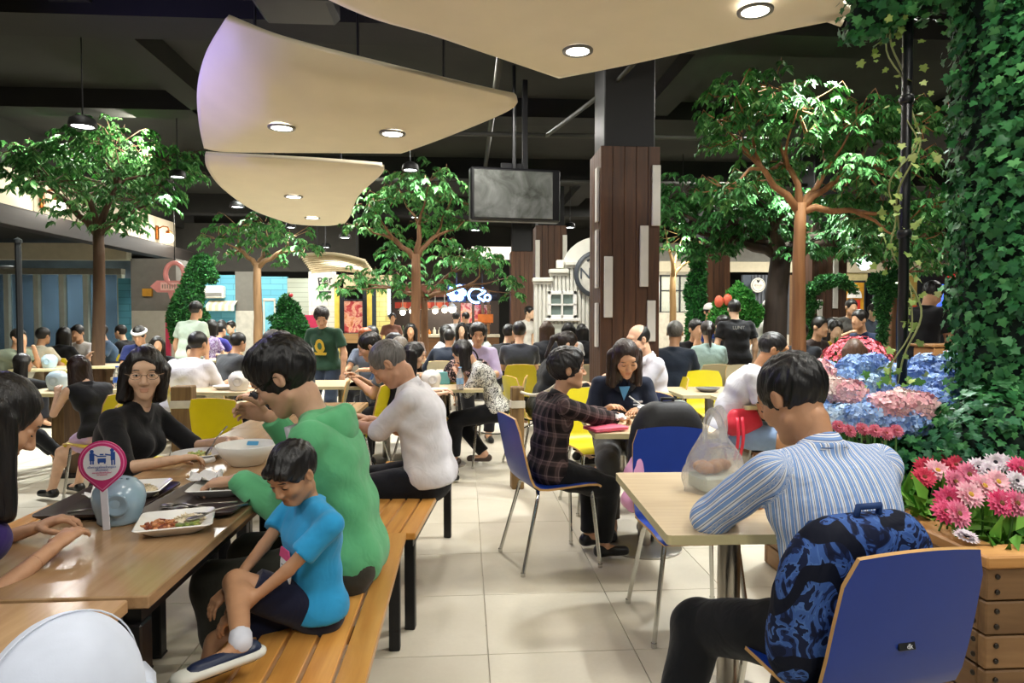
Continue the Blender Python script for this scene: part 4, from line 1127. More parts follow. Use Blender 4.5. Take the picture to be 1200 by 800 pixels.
for px, py in ((472, 366), (483, 365), (498, 365), (510, 364.5), (521, 363.5), (530, 362)):
    c = atY(px, py, Yg-.35)-gl; m = MB(); m.ball(c, .075 if px < 525 else .11, 14, 8); l_ = m.build('lamp_globe', emit('#fff3d8', 9), gs, 'all')
    m = MB(); m.lathe([(.13, 0), (.05, .09), (.02, .1)], 12, c+V(0, 0, .05)); m.tube([c+V(0, 0, .14), c+V(0, 0, .5)], .01, 5); m.build('lamp_shade', M('#b8b3a4', .4), l_)
lamp('stall_light', 'AREA', (gl.x, Yg+.6, 2.3), 120, WARM, 1.2)
ORD = ['first', 'second', 'third', 'fourth', 'fifth', 'sixth', 'seventh', 'eighth', 'ninth', 'tenth', 'eleventh', 'twelfth', 'thirteenth', 'fourteenth', 'fifteenth', 'sixteenth', 'seventeenth', 'eighteenth']
for k in range(16):
    px = 466+k*6.2; c = atY(px, 392-1.5-rnd.random()*2, Yg+.05); h = rnd.uniform(.14, .26)
    m = MB(); m.lathe([(.04, 0), (.045, .02), (.045, h*.6), (.018, h*.8), (.018, h), (.001, h)], 10); o = m.build('bottle', M(rnd.choice(['#8c2a1c', '#c8b98a', '#3c4a2a', '#d8d3c4', '#b5702a']), .25), None, 'all', V(c.x, Yg-.05+rnd.uniform(-.1, .25), zat(520, 392, Yg-.25)+.002))
    T(o, '%s bottle from the left on the counter of the far grill stall' % ORD[k], 'bottle', 'bottles on the far stall counter')
NEON = emit('#7fb2ff', 7)
ns = E('neon_sign', atY(535, 343, Yg-.3), 0, 'blue neon flower sign above the far stall', 'neon sign')
m = MB(); [m.ball(V(.17*math.cos(a), 0, .15*math.sin(a)), (.11, .03, .1), 12, 6) for a in [2*PI*i/6 for i in range(6)]]; m.build('neon_petals', NEON, ns, 'all')
m = MB(); m.bbox((0, .1, 0), (.5, .04, .5), .01); m.bbox((0, .14, .3), (.04, .04, .5), .005); m.build('backing', M('#2c3350', .5), ns)
ns = E('neon_sign', atY(561, 346, Yg-.3), 0, 'blue neon script sign half hidden by leaves right of the flower sign', 'neon sign')
m = MB(); m.tube([V(.22*math.cos(a)-.06, 0, .2*math.sin(a)) for a in [math.radians(40+28*i) for i in range(10)]], .035, 8); m.tube([V(.08+.1*math.sin(i*.9), 0, .2-.045*i) for i in range(9)], .03, 8); m.tube([V(.24+.08*math.cos(i*.7), 0, .08*math.sin(i*.7)-.06) for i in range(10)], .028, 8); m.build('neon_tube', NEON, ns, 'all')
m = MB(); m.bbox((.1, .1, 0), (.8, .04, .06), .01); m.bbox((.1, .14, .3), (.04, .04, .6), .005); m.build('backing', M('#23242a', .5), ns)
sb = flat(MB(), 553, 602, 289, 303, 20.5, .3); T(sb.build('ceiling_light_panel', emit('#fff2de', 1.6)), 'wide lit ceiling panel far behind the hanging screen', 'light panel')
# ---- right side: lit shops along the far wall
Yr = 19.5
rx = S(E('wall_shops_right', (8.5, Yr, 0)))
CREAM = M('#c9bfa4', .6, 0, .05)
for a, b, y0, y1, Y, mt, nm in [(768, 1130, 307, 319, Yr-.1, CREAM, 'shop_fascia'), (768, 1160, 286, 307, Yr+.4, M('#8f8c82', .7), 'bulkhead'),
        (812, 826, 322, 400, Yr, M('#3c4254', .6), 'wall_panel'), (870, 880, 322, 400, Yr, M('#4d5560', .6), 'wall_panel'), (880, 925, 322, 400, Yr, M('#4b4f55', .6), 'wall_panel'),
        (925, 985, 322, 420, Yr, M('#77583a', .6), 'wall_panel'), (985, 1016, 320, 332, Yr, M('#cdbf8a', .6), 'wall_panel'), (1016, 1022, 319, 420, Yr, M('#15161a', .5), 'wall_panel'), (1022, 1040, 319, 420, Yr, M('#60656a', .6), 'wall_panel'),
        (1040, 1062, 330, 420, Yr, M('#1d3350', .4), 'wall_panel'), (1062, 1074, 318, 420, Yr, M('#b99b55', .6), 'wall_panel'), (1074, 1170, 318, 420, Yr, M('#26282d', .6), 'wall_panel'),
        (768, 812, 366, 420, Yr-.3, M('#c7c0ae', .6), 'counter_front'), (826, 925, 392, 430, Yr-.3, M('#bfb8a8', .6), 'counter_front')]:
    local(flat(MB(), a, b, y0, y1, Y, .12), nm, mt, rx)
for k in range(11): local(flat(MB(), 881+k*4, 881+k*4+1.2, 322, 360, Yr-.04, .05), 'batten', M('#6a6e74', .5), rx)
w2 = S(E('window_2', (xat(790, Yr), Yr, 0)))
for a, b in ((775, 796), (797.5, 812)):
    for y0, y1 in ((324, 340), (341, 365)): local(flat(MB(), a, b, y0, y1, Yr-.02, .03), 'pane', glass('#dfe6e0'), w2)
for a, b, y0, y1 in ((773.5, 775.2, 322, 367), (796, 797.5, 322, 367), (811.5, 813, 322, 367), (773.5, 813, 322, 324), (773.5, 813, 339.8, 341.2), (773.5, 813, 365, 367)): local(flat(MB(), a, b, y0, y1, Yr-.06, .1), 'window_bar', M('#2a2c2e', .5), w2)
m = MB(); m.box((xat(790, Yr+1.2), Yr+1.2, 1.6), (2.2, .1, 3)); S(m.build('wall_shop_inside', M('#d8d0bc', .7, 0, .2, 3)))
lamp('shop_light', 'AREA', (xat(790, Yr), Yr+.7, 2.7), 60, NEUT, .6)
rsn = E('round_sign', atY(888, 334, Yr-.2), 0, 'round white shop sign with black crest and lettering on the grey battens', 'sign')
m = MB(); m.lathe([(.0001, 0), (.21, 0), (.21, .03), (.0001, .03)], 32, (0, 0, 0), 0, SR); m.build('sign_board', M('#e2ded2', .5), rsn)
m = MB(); m.lathe([(.17, .0), (.18, .0), (.18, .035), (.17, .035)], 32, (0, .0, 0), 0, SR, caps=False); m.build('sign_ring', M('#3c3a36', .5), rsn)
m = MB(); m.prism([(-.05, .13), (0, .06), (.05, .13), (.02, .15), (0, .12), (-.02, .15)], .03, .045, tf=Matrix.Rotation(PI/2, 4, 'X')); m.build('crest', M('#1d1c1a', .5), rsn)
m = MB(); [m.bbox((-.11+.037*k, -.034, -.01), (.018, .006, .05+.012*((k*2) % 3)), .001) for k in range(7)]; m.bbox((0, -.034, -.075), (.16, .006, .012), .001); m.build('sign_print', M('#a89c8c', .6), rsn)
m = MB(); m.bbox((0, .11, 0), (.05, .2, .05), .005); m.build('bracket', BLACKM, rsn)
l_ = text('illuminated_letter', 'n', .3, emit('#f4f8ff', 4), None, atY(906, 331, Yr-.1), depth=.03); T(l_, 'white lit letter n on the grey shop wall by the twisted trunk', 'letter')
yd = E('poster_board', (xat(1003, Yr-.2), Yr-.2, zat(1003, 352, Yr)), 0, 'orange-yellow display board with white arch and red print, right of the thin trunk', 'poster')
def rl(nm, a, b, y0, y1, mat, par, Y=Yr-.2, th=.05): return local(flat(MB(), a, b, y0, y1, Y, th), nm, mat, par)
rl('board', 992, 1012, 331, 385, M('#d39a2e', .5), yd); rl('board_frame', 1012, 1014, 329, 385, M('#28333c', .5), yd); rl('board_frame', 990, 1014, 328.5, 331, M('#28333c', .5), yd)
m = MB(); c = atY(1001, 349, Yr-.23)-yd.location; m.prism([(c.x+.22*math.cos(a), c.z+.3*math.sin(a)) for a in [PI*i/12 for i in range(13)]], -c.y, -c.y+.03, tf=Matrix.Rotation(PI/2, 4, 'X')); m.build('white_arch', WHITE, yd)
rl('red_print', 993, 1008, 351, 372, M('#c23b30', .5), yd, Yr-.24)
bs = E('shop_screen', atY(1095, 346, Yr-.2), 0, 'glowing blue screen on the dark shop wall behind the man in black', 'screen')
m = MB(); m.bbox((0, .06, 0), (.62, .1, .74), .02); m.build('housing', BLACKM, bs)
def bluescr():
    t = NT('screen'); v = t.coords(); f = t.noise(v, 5, 2); c = t.ramp(f, [(.3, '#2c50d8'), (.7, '#6d92ff')])
    t.base((0, 0, 0)); t.l(c, t.b.inputs['Emission Color']); t.b.inputs['Emission Strength'].default_value = 1.3; return t.m
m = MB(); m.bbox((0, 0, 0), (.56, .02, .66), .004); m.build('screen_panel', bluescr(), bs)
m = MB(); m.bbox((0, -.012, .2), (.3, .006, .05), .002); m.bbox((0, -.012, .08), (.14, .006, .12), .002); m.build('screen_print', emit('#dfe8ff', 1.2), bs)
rd = E('red_sign', atY(1122, 323.5, Yr-.15), 0, 'small red lit sign with white letters beside the ivy column', 'sign')
m = MB(); m.bbox((0, .04, 0), (.5, .1, .13), .01); m.build('sign_board', emit('#d3232b', .9), rd); m = MB(); [m.bbox((-.19+.063*k, -.014, 0), (.036, .006, .05), .002) for k in range(7)]; m.build('sign_print', emit('#ffb8b4', 1.1), rd)
gm = flat(MB(), 1065, 1076, 358, 378, Yr-.3, .32); T(gm.build('vending_panel', M('#d9431f', .4, 0, .2, 6)), 'orange-red panel behind the black pole', 'panel')
ml = E('globe_light', atY(1013, 306, 17.5), 0, 'white hanging globe lamp right of the thin trunk', 'lamp')
m = MB(); m.ball((0, 0, 0), (.19, .19, .24), 20, 12); m.build('globe', emit('#f4fbff', 3), ml, 'all'); m = MB(); m.tube([V(0, 0, .22), V(0, 0, 4.38-ml.location.z)], .012, 6); m.build('stem', BLACKM, ml)
for k, (px, py) in enumerate([(1090, 287), (1118, 281), (1075, 300)]):
    ceiling_light(['flat downlight on the pale bulkhead, left of the ivy', 'flat downlight on the pale bulkhead, by the ivy', 'flat downlight low on the pale bulkhead'][k], atY(px, py, 16.0), .1, 40)
lamp('shops_wash', 'AREA', (9.5, 17.2, 3.9), 160, NEUT, 1.5); lamp('shops_wash', 'AREA', (5.5, 17.2, 3.9), 120, NEUT, 1.5)
lamp('left_shop_wash', 'AREA', (-5.5, 15.2, 3.5), 70, NEUT, 1.0); lamp('left_wash', 'AREA', (-4.4, 9.8, 3.9), 60, WARM, .6, target=(-6.7, 9.8, 3.3))
# ------------------------------------------------------------------ furniture
LAM = wood('#9c7a55', '#c2a078', 'Y', .55, .17)
BEECH = wood('#cdb58e', '#dcc8a4', 'X', .5, .3)
EDGE = M('#c9bd8f', .5, 0, .06)
SLATW = wood('#b87a34', '#dca355', 'Y', .55, .3)
def beech_mat():
    t = NT('laminate'); t.set(.3, 0, .4); v = t.coords((3, 60, 3)); f = t.noise(v, 1, 4); t.base(t.ramp(f, [(.3, '#cfb792'), (.7, '#dcc7a3')])); return t.m
BEECHT = beech_mat()
# four laminate tables in one row, black frames
def laminate_table(label, x, y, L=1.19, W=.60, rz=0):
    r = E('dining_table', (x, y, 0), rz, label, 'table', 'wood laminate tables in the left row')
    m = MB(); m.bbox((0, 0, .725), (W, L, .03), .003); m.build('tabletop', LAM, r)
    m = MB()
    for sx in (-1, 1): m.box((sx*(W/2-.06), 0, .685), (.04, L-.1, .05))
    for sy in (-1, 1): m.box((0, sy*(L/2-.06), .685), (W-.16, .04, .05))
    m.build('frame', BLACKM, r)
    le = MB(); le.bbox((0, 0, .33), (.055, .055, .66), .004); le.bbox((0, 0, .006), (.06, .06, .012), .003); le = le.mesh('leg', BLACKM)
    for sx in (-1, 1):
        for sy in (-1, 1): put('leg', le, r, (sx*(W/2-.06), sy*(L/2-.06), 0))
    return r
TX = -1.0
laminate_table('wood laminate table at the bottom left corner, white cap before it', TX-.03, .93, rz=.01)
laminate_table('wood laminate table under the pink sign and the two brown trays', TX, 2.14)
laminate_table('wood laminate table under the large white bowl', TX, 3.335)
laminate_table('wood laminate table beyond the bowl, behind the man in green', TX-.02, 4.53)
def bench(label, cx, cy, L, W=.42, rz=0, h=.45, n=5):
    r = E('bench', (cx, cy, 0), rz, label, 'bench', 'slatted wooden benches on black legs')
    sw = W/n
    me = MB(); me.bbox((0, 0, h-.014), (sw-.010, L, .028), .003); me = me.mesh('slat', SLATW)
    for k in range(n): put('slat', me, r, ((k-(n-1)/2)*sw, 0, rnd.uniform(0, .0015)))
    m = MB()
    for sx in (-1, 1): m.box((sx*(W/2-.04), 0, h-.05), (.035, L-.08, .04))
    for sy in (-1, 0, 1): m.box((0, sy*(L/2-.1), h-.05), (W-.1, .035, .04))
    m.build('frame', BLACKM, r)
    le = MB(); le.bbox((0, 0, (h-.03)/2), (.045, .045, h-.03), .004); le = le.mesh('leg', BLACKM)
    for sx in (-1, 1):
        for sy in (-1, 1): put('leg', le, r, (sx*(W/2-.045), sy*(L/2-.1), 0))
    return r
def between(a, b): return ((a.x+b.x)/2, (a.y+b.y)/2)
bench('slatted bench the boy in blue sits on, nearest the camera', -.46, 2.06, 1.66, .43, .0)
a, b = P(488, 625, .45), P(535, 541, .45); dv = (b-a); ang2 = math.atan2(-dv.x, dv.y); Lb = dv.length
nrm = V(-math.cos(ang2), -math.sin(ang2), 0); c2 = (a+b)/2+nrm*.225
bench('slatted bench the white haired man sits on', c2.x, c2.y, Lb, .45, ang2, n=6)
bench('slatted bench on the far side of the laminate tables, left edge', -1.74, 2.40, 2.0, .44, .03, .47)

# plywood cafe chair: one bent shell (seat and back) on four chrome legs
def chair_meshes():
    prof = []                                                     # (y, z) from the front edge of the seat to the top of the back; the chair faces +y
    for y, z in [(.215, .425), (.205, .440), (.185, .449), (.13, .452), (.0, .445), (-.10, .440), (-.15, .446), (-.183, .468), (-.203, .51), (-.222, .58), (-.240, .66), (-.262, .76), (-.278, .825)]:
        prof.append((y, z))
    W = .40; nx = 9; rows = []; mi = []
    for i, (y, z) in enumerate(prof):
        hw = W/2; 
        if i == 0: hw -= .03
        if i == 1: hw -= .008
        if i >= len(prof)-2:
            hw -= (.028 if i == len(prof)-1 else .004)
        if i > 6: hw -= (i-6)*.002
        row = []
        for k in range(nx):
            u = -1+2*k/(nx-1); bow = (.012*(1-u*u) if i > 6 else 0); cro = 0.012*(1-u*u) if i == len(prof)-1 else 0
            row.append(V(u*hw, y-bow, z+cro))
        rows.append(row)
    def shell(sel):
        m = MB(); t = .012; R = rows[sel[0]:sel[1]]
        m.sheet(R, t); nf = (len(R)-1)*(nx-1); m.m = [0]*nf+[0]*nf+[1]*(len(m.m)-2*nf); return m
    leg = []
    for sx in (-1, 1):
        for sy, (ty, by) in ((1, (.17, .20)), (-1, (-.14, -.245))):
            m = MB(); tx = sx*.155; bx = sx*.205
            m.tube([V(sx*.09, ty*.8, .425), V(sx*.14, ty, .428), V(tx, ty+(by-ty)*.03, .415), V(tx+(bx-tx)*.12, ty+(by-ty)*.12, .37), V(bx, by, .012)], .0105, 8)
            m.tube([V(bx, by, .0), V(bx, by, .02)], .013, 8); leg.append(m)
    sup = MB(); sup.bbox((0, .02, .425), (.2, .3, .012), .003); 
    for sx in (-1, 1): sup.box((sx*.07, .0, .432), (.02, .2, .012))
    return shell((0, 7)), shell((6, 13)), leg, sup
_sh, _bk, _lg, _sp = chair_meshes()
RIM = M('#c79c60', .5, 0, .12, 20)
YEL, BLU, CRM = M('#d9c81e', .33, 0, .04, spec=.45), M('#10348c', .42, 0, .05, spec=.35), M('#c8bf9c', .45, 0, .04)
BLU2 = M('#123a8a', .42, 0, .08, 120, .1, 300)
LEGM = [m.mesh('leg', CHROME, True) for m in _lg]; SUPM = _sp.mesh('seat_support', BLACKM)
SEATM = {k: _sh.mesh('seat', [c, RIM], True) for k, c in (('yellow', YEL), ('blue', BLU), ('cream', CRM))}
BACKM = {k: _bk.mesh('backrest', [c, RIM], True) for k, c in (('yellow', YEL), ('blue', BLU), ('cream', CRM))}
def chair(label, x, y, yaw, colr='yellow', group=None):
    r = E('cafe_chair', (x, y, 0), -math.radians(yaw), label, 'chair', group or colr+' plywood cafe chairs')
    put('seat', SEATM[colr], r); put('backrest', BACKM[colr], r); put('seat_support', SUPM, r)
    for me in LEGM: put('leg', me, r)
    return r
def chp(label, px, d, yaw, colr='yellow', group=None):
    p = gx(px, d); return chair(label, p.x, p.y, yaw, colr, group)
# near chairs
NCX, NCY = .975, 1.72
nc = chair('blue chair with a dark backpack, its back towards the camera', NCX, NCY, -9, 'blue')
m = MB(); m.bbox((0, -.2395, .60), (.045, .006, .018), .001, (math.radians(-13.5), 0, 0)); lb_ = m.build('maker_label', M('#15181c', .4), nc)
t_ = text('lettering', 'dk', .016, M('#d8dade', .5), lb_, (.006, -.2435, .60), (PI/2-math.radians(13.5), 0, 0), .0004)
chair('empty blue chair across the beige table from the plastic bag', .98, 2.93, 180, 'blue')
chair('blue chair under the young man in plaid', .49, 3.80, 76, 'blue')
chp('yellow chair behind the woman in the navy polo shirt', 700, 4.9, 172)
chp('yellow chair with its back to the camera behind the laminate tables', 277, 4.75, 15)
chp('yellow chair seen edge on just behind the woman in black', 200, 4.3, 82)
chp('yellow chair at the steel-legged beige table, facing right', 497, 6.25, 62)
chp('yellow chair the woman in the patterned blouse sits on', 582, 6.35, -82)
chp('yellow chair peeping out left of the white haired man', 418, 5.6, -75)
chp('yellow chair behind the navy-backed man in the middle aisle', 608, 8.2, 0)
chp('yellow chair under the woman in the black jacket', 628, 6.4, 70)
chp('pair of yellow chairs by the wooden post, the nearer one', 232, 6.1, 60); chp('pair of yellow chairs by the wooden post, the farther one', 246, 6.6, 100)
chp('yellow chair under the girl in lavender shorts', 122, 5.0, -60)
chp('yellow chair left of the left tree trunk', 78, 9.6, 5); chp('second yellow chair from the left tree, beside the first', 96, 10.0, 5)
chp('yellow chair right of the left tree trunk with a dark jacket', 138, 10.2, 185)
chp('yellow chair behind the table near the grey haired man', 836, 6.7, 180); chp('yellow chair beyond the clad pillar under the balding man', 768, 6.15, -80)
chp('blue chair under the man in the white printed tee', 812, 4.95, 74, 'blue')
chp('cream chair under the man in charcoal left of the green man', 262, 7.4, 25, 'cream')
chp('cream chair at the table with the two men in black', 370, 5.9, -95, 'cream')
chp('cream chair behind the man in grey reaching across', 500, 6.9, -90, 'cream')
chp('cream chair left of the clad pillar', 690, 8.2, 0, 'cream'); chp('cream chair under the woman in mint green', 835, 8.2, 8, 'cream')
chp('cream chair under the man in navy by the middle tree', 522, 8.9, 10, 'cream'); chp('cream chair by the twisted dark trunk', 880, 7.6, 180, 'cream')
chp('cream chair nearest the red flower planter', 916, 5.9, 0, 'cream')
chp('yellow chair right of the bowl table, hidden by the man in green', 386, 6.4, 100)
chp('yellow chair by the far window, under the man in denim blue', 136, 11.2, -150)
# beige cafe tables on a steel column
def cafe_table(label, x, y, rz=0, W=.62, L=.8, tp=None, post='steel', group='beige cafe tables'):
    r = E('cafe_table', (x, y, 0), -math.radians(rz), label, 'table', group)
    m = MB(); out = rrect(W, L, .012, 2); m.prism(out, .712, .74, 0, 1); m.build('tabletop', [BEECHT, EDGE], r)
    m = MB()
    if post == 'steel': m.lathe([(.038, .012), (.038, .7), (.11, .705), (.11, .712)], 20)
    elif post == 'tube': m.lathe([(.075, .012), (.075, .705), (.12, .708), (.12, .712)], 24)
    else: m.bbox((0, 0, .36), (.16, .16, .70), .004)
    m.build('column', {'steel': STEEL, 'tube': M('#7d7266', .25, 1.0, .1)}.get(post, wood('#3b2b1d', '#6d5336', 'Z', .6)), r, True)
    m = MB(); m.lathe([(.22, 0), (.22, .008), (.2, .012), (.04, .02), (.001, .02)], 28); m.build('base', STEEL if post != 'wood' else BLACKM, r, True)
    return r
cafe_table('beige table with the plastic bag, the striped man leaning on it', .905, 2.27, 2, .64, .80)
cafe_table('beige table between the plaid young man and the woman in navy', 1.06, 3.96, 3, .70, .74)
q = gx(518, 6.35); cafe_table('beige table on a thick steel tube by the woman in patterned blouse', q.x, q.y, 0, .75, .75, post='tube')
for px, d, rz, ps, lb in [(268, 6.1, 10, 'steel', 'beige table with a white bottle holder behind the yellow chair'), (90, 6.0, 5, 'wood', 'beige table the girl in lavender shorts leans on'), (62, 8.8, 0, 'wood', 'beige table at the far left with a pale blue holder'),
        (128, 9.3, 0, 'wood', 'beige table hidden by the left tree trunk'), (185, 7.6, 0, 'steel', 'beige table before the man in the white headband'), (300, 8.2, 0, 'steel', 'beige table left of the standing man in green'), (400, 6.6, 0, 'steel', 'beige table of the two men in black'),
        (452, 6.6, 0, 'steel', 'beige table behind the white haired man'), (545, 8.1, 0, 'steel', 'beige table of the man in lavender shirt'), (498, 10.4, 0, 'steel', 'beige table by the middle tree trunk'), (650, 9.9, 0, 'steel', 'beige table before the white kiosk'),
        (728, 6.0, 0, 'steel', 'beige table behind the woman in navy'), (832, 5.9, 0, 'steel', 'beige table right of the clad pillar'), (822, 8.7, 0, 'steel', 'beige table of the man with folded hands'), (905, 5.2, 0, 'steel', 'beige table of the man in white printed tee'),
        (948, 8.3, 0, 'wood', 'beige table behind the thin right trunk'), (1010, 9.4, 0, 'wood', 'beige table beyond the red flowers'), (255, 10.6, 0, 'wood', 'beige table near the blue boarded wall'), (560, 11.6, 0, 'steel', 'beige table far behind the patterned blouse'), (440, 11.0, 0, 'steel', 'beige table near the yellow stall')]:
    q = gx(px, d); cafe_table(lb, q.x, q.y, rz, .7, .7, post=ps)
# low wooden posts with a white band and a rope
def bollard(label, px, d, top, w=.15):
    r = E('wooden_post', gx(px, d), .1, label, 'post'); m = MB(); m.bbox((0, 0, top/2), (w, w, top), .008); m.build('timber', wood('#5a4326', '#8d7046', 'Z', .7, .6), r)
    m = MB(); m.bbox((0, 0, top-.14), (w+.012, w+.012, .06), .004); m.build('white_band', M('#cfc8b4', .6), r); return r
bollard('short square timber post with a pale band behind the woman in black', 214, 5.3, .84)
bollard('short square timber post behind the girl in black at left', 72, 6.5, .8)
def rope(label, a, b, sag, r=.012, cat='rope', mat=None):
    m = MB(); m.tube([a.lerp(b, t/14)+V(0, 0, -sag*4*(t/14)*(1-t/14)) for t in range(15)], r, 7); o = m.build(cat, mat or M('#cfc7b0', .8, 0, .15, 60), None, 'all'); T(o, label, cat)
rope('pale rope slung behind the young man in plaid', gx(611, 5.4, .78), gx(655, 4.7, .92), .05)
bollard('short square timber post holding the rope behind the plaid man', 606, 5.45, .82, .1)
rope('thin chain hanging behind the legs of the patterned-blouse woman', gx(535, 6.9, .30), gx(630, 6.9, .33), .12, .008, 'chain', M('#55524a', .4, .8))
# ------------------------------------------------------------------ people
def shirt_stripes():
    t = NT('stripes'); t.set(.8, 0, .2)
    a = t.n('ShaderNodeAttribute', attribute_name='su'); f = t.math('FRACT', t.math('ADD', t.math('MULTIPLY', a.outputs['Fac'], 32.0), 50.0))
    c = t.ramp(f, [(0, '#dcdfe6'), (.10, '#26385e'), (.15, '#dcdfe6'), (.27, '#7f9fd0'), (.55, '#6d90c8'), (.62, '#e6e6e4'), (.70, '#33477a'), (.75, '#8aa8d8'), (.92, '#e0e3e8')], 'CONSTANT')
    t.base(c); v = t.coords(); t.bump(t.noise(v, 11, 2, .5, 1.2), .35, .03); return t.m
def plaid():
    t = NT('plaid'); t.set(.85, 0, .15)
    out = None
    for nm in ('su', 'sv'):
        a = t.n('ShaderNodeAttribute', attribute_name=nm); f = t.math('FRACT', t.math('ADD', t.math('MULTIPLY', a.outputs['Fac'], 13.0), 50.0))
        c = t.ramp(f, [(0, '#1a1717'), (.30, '#2a2322'), (.36, '#5b4a48'), (.55, '#4a3d3c'), (.62, '#7d6b68'), (.67, '#2e2625'), (.85, '#191617')])
        out = c if out is None else t.mix(.5, out, c)
    t.base(t.mix(1.0, out, (1.25, 1.2, 1.2), 'MULTIPLY')); v = t.coords(); t.bump(t.noise(v, 11, 2, .5, 1.2), .35, .03); return t.m
def speckle(c1, c2, sc=70, th=.5):
    t = NT('print'); t.set(.8, 0, .2); v = t.coords(); f = t.noise(v, sc, 2, .5, 1.5)
    t.base(t.ramp(f, [(th-.02, c1), (th+.02, c2)])); t.bump(t.noise(v, 11, 2, .5, 1.2), .3, .03); return t.m
SK = ['#d3a684', '#c69674', '#dfb998', '#cc9f7c', '#b98a66']
_taken = []
def free(px, d, r=.50):
    for _ in range(40):
        q = gx(px, d)
        if all((q-t).length > r for t in _taken): break
        d += .08
    _taken.append(gx(px, d)); return d
def place(px, d, cy):
    p = gx(px, d); return (p.x, p.y), atd(px, cy, d).z
def who(label, px, d, cy, yaw, **k):
    if d > 6.9: d = free(px, d)
    else: _taken.append(gx(px, d))
    xy, z = place(px, d, cy); pose = k.get('pose', 'sit'); k.pop('scale', None)
    k['crown'] = z
    k.setdefault('skin_c', SK[int(px*7+d*13) % 5]); k.setdefault('res', .013 if d < 6.5 else .017)
    return person(label, xy, yaw, **k)

# --- the woman in black with glasses
hb = None
fb, ib = person('woman in a black top and thin glasses looking up from her plate', (-1.63, 3.02), 84, headat=(170, 405, 3.0), sex='f', hair='bob', hair_c='#1a1512', top='#141416', sleeve='elbow', low='#141416', res=.011, fine=1, glasses='#b9a08c',
    lean=10, twist=12, head=(2, 62, 2), skin_c='#dcb596', scale=.98, bulk=1.12, seat=.45, hands=((.10, .40, .775), (-.22, .44, .775)) if False else ((-.02, .46, .80), (.33, .34, .785)), handpose={'L': dict(d=(.5, .8, .1), n=(.3, 0, -1), curl=.65), 'R': dict(d=(-.6, .8, .0), n=(0, .2, -1), curl=.55)}, headscale=1.1, expr='open', collar=False, neckcut=.02)
# --- the woman in purple at the left edge
person('woman in a purple polo shirt leaning over the table, at the left edge', (-1.66, 1.98), 50, headat=(30, 442, 1.75), sex='f', hair='long', hair_c='#15110f', top='#3a2a6a', polo='#3a2a6a', sleeve='short', low='#2c4a86', res=.011, fine=1,
    lean=4, twist=0, head=(30, 0, 0), skin_c='#c79876', scale=1.0, seat=.47, hands=((-.14, .22, .775), (.10, .22, .775)), handpose={'L': dict(curl=.5), 'R': dict(curl=.5)}, expr='down', headscale=1.12)
# --- the man in the green hoodie
GR = '#62b27c'
gm, gi = person('man in a green hooded sweatshirt and black glasses eating', (-.50, 2.47), -86, headat=(306, 403, 2.36), sex='m', hair='thick', hair_c='#0f0d0c', top=GR, sleeve='long', low='#3b3a31', res=.010, fine=1, glasses='#151515',
    lean=11, twist=0, head=(30, 0, 0), skin_c='#c99e80', scale=1.03, elbow=((-.28, -.55, -1), (.6, -.1, -1)), hands=((-.03, .38, .80), (.20, .34, .985)), handpose={'L': dict(d=(.0, 1, -.1), curl=.7), 'R': dict(d=(-.1, .95, .3), n=(-.9, 0, -.3), curl=.7)}, expr='down', fold=.0035, hem=-.08, spread_knee=.14, foot_y=.36, headscale=1.1)
N, f, u, r = gi['N'], gi['fwd'], gi['upv'], gi['rt']; F = Fld(.025)
ring_ = [N+r*.098*math.sin(a)+f*(.07-.115*(1-math.cos(a))*.75)+u*(-.075+.055*(1-math.cos(a))*.6) for a in [math.radians(-165+330*i/12) for i in range(13)]]
ring_ = [N+r*.100*math.sin(a)-f*(.02+.085*math.cos(a))+u*(-.045+.018*math.cos(a)) for a in [math.radians(-150+300*i/12) for i in range(13)]]
for a, b in zip(ring_, ring_[1:]): F.cone(a+u*.015, b+u*.015, .028, .028, k=.012)
F.cone(ring_[0], N+r*-.03+f*.115-u*.13, .024, .014, k=.012); F.cone(ring_[-1], N+r*.03+f*.115-u*.13, .024, .014, k=.012)
F.ell(N-f*.085-u*.055, (.105, .05, .07), R=Matrix(((r.x, f.x, u.x), (r.y, f.y, u.y), (r.z, f.z, u.z))), k=.02)
v, fc = F.mesh(.0075); v = v+vnormals(v, fc)*folds(v, .0015, 1.2)[:, None]; put('hood', npmesh('hood', [(v, fc)], [cloth(GR)]), gm)
m = MB(); H = gi['N']; f, u, r = gi['fwd'], gi['upv'], gi['rt']
m.sheet([[H+r*x+f*(.115-abs(x)*.6)-u*(.05+z_) for x in (-.05, -.025, 0, .025, .05)] for z_ in (-.03, .02, .10, .18)], .01); m.build('undershirt', cloth('#b9b7bb'), gm, 'all')
m = MB(); m.tube([H+r*.05+f*.125-u*(.06), H+r*.055+f*.155-u*.14, H+r*.05+f*.155-u*.24], .005, 6); m.build('drawstring', M('#d8d8d2', .8), gm, 'all')
# stubble and beard
m = MB()
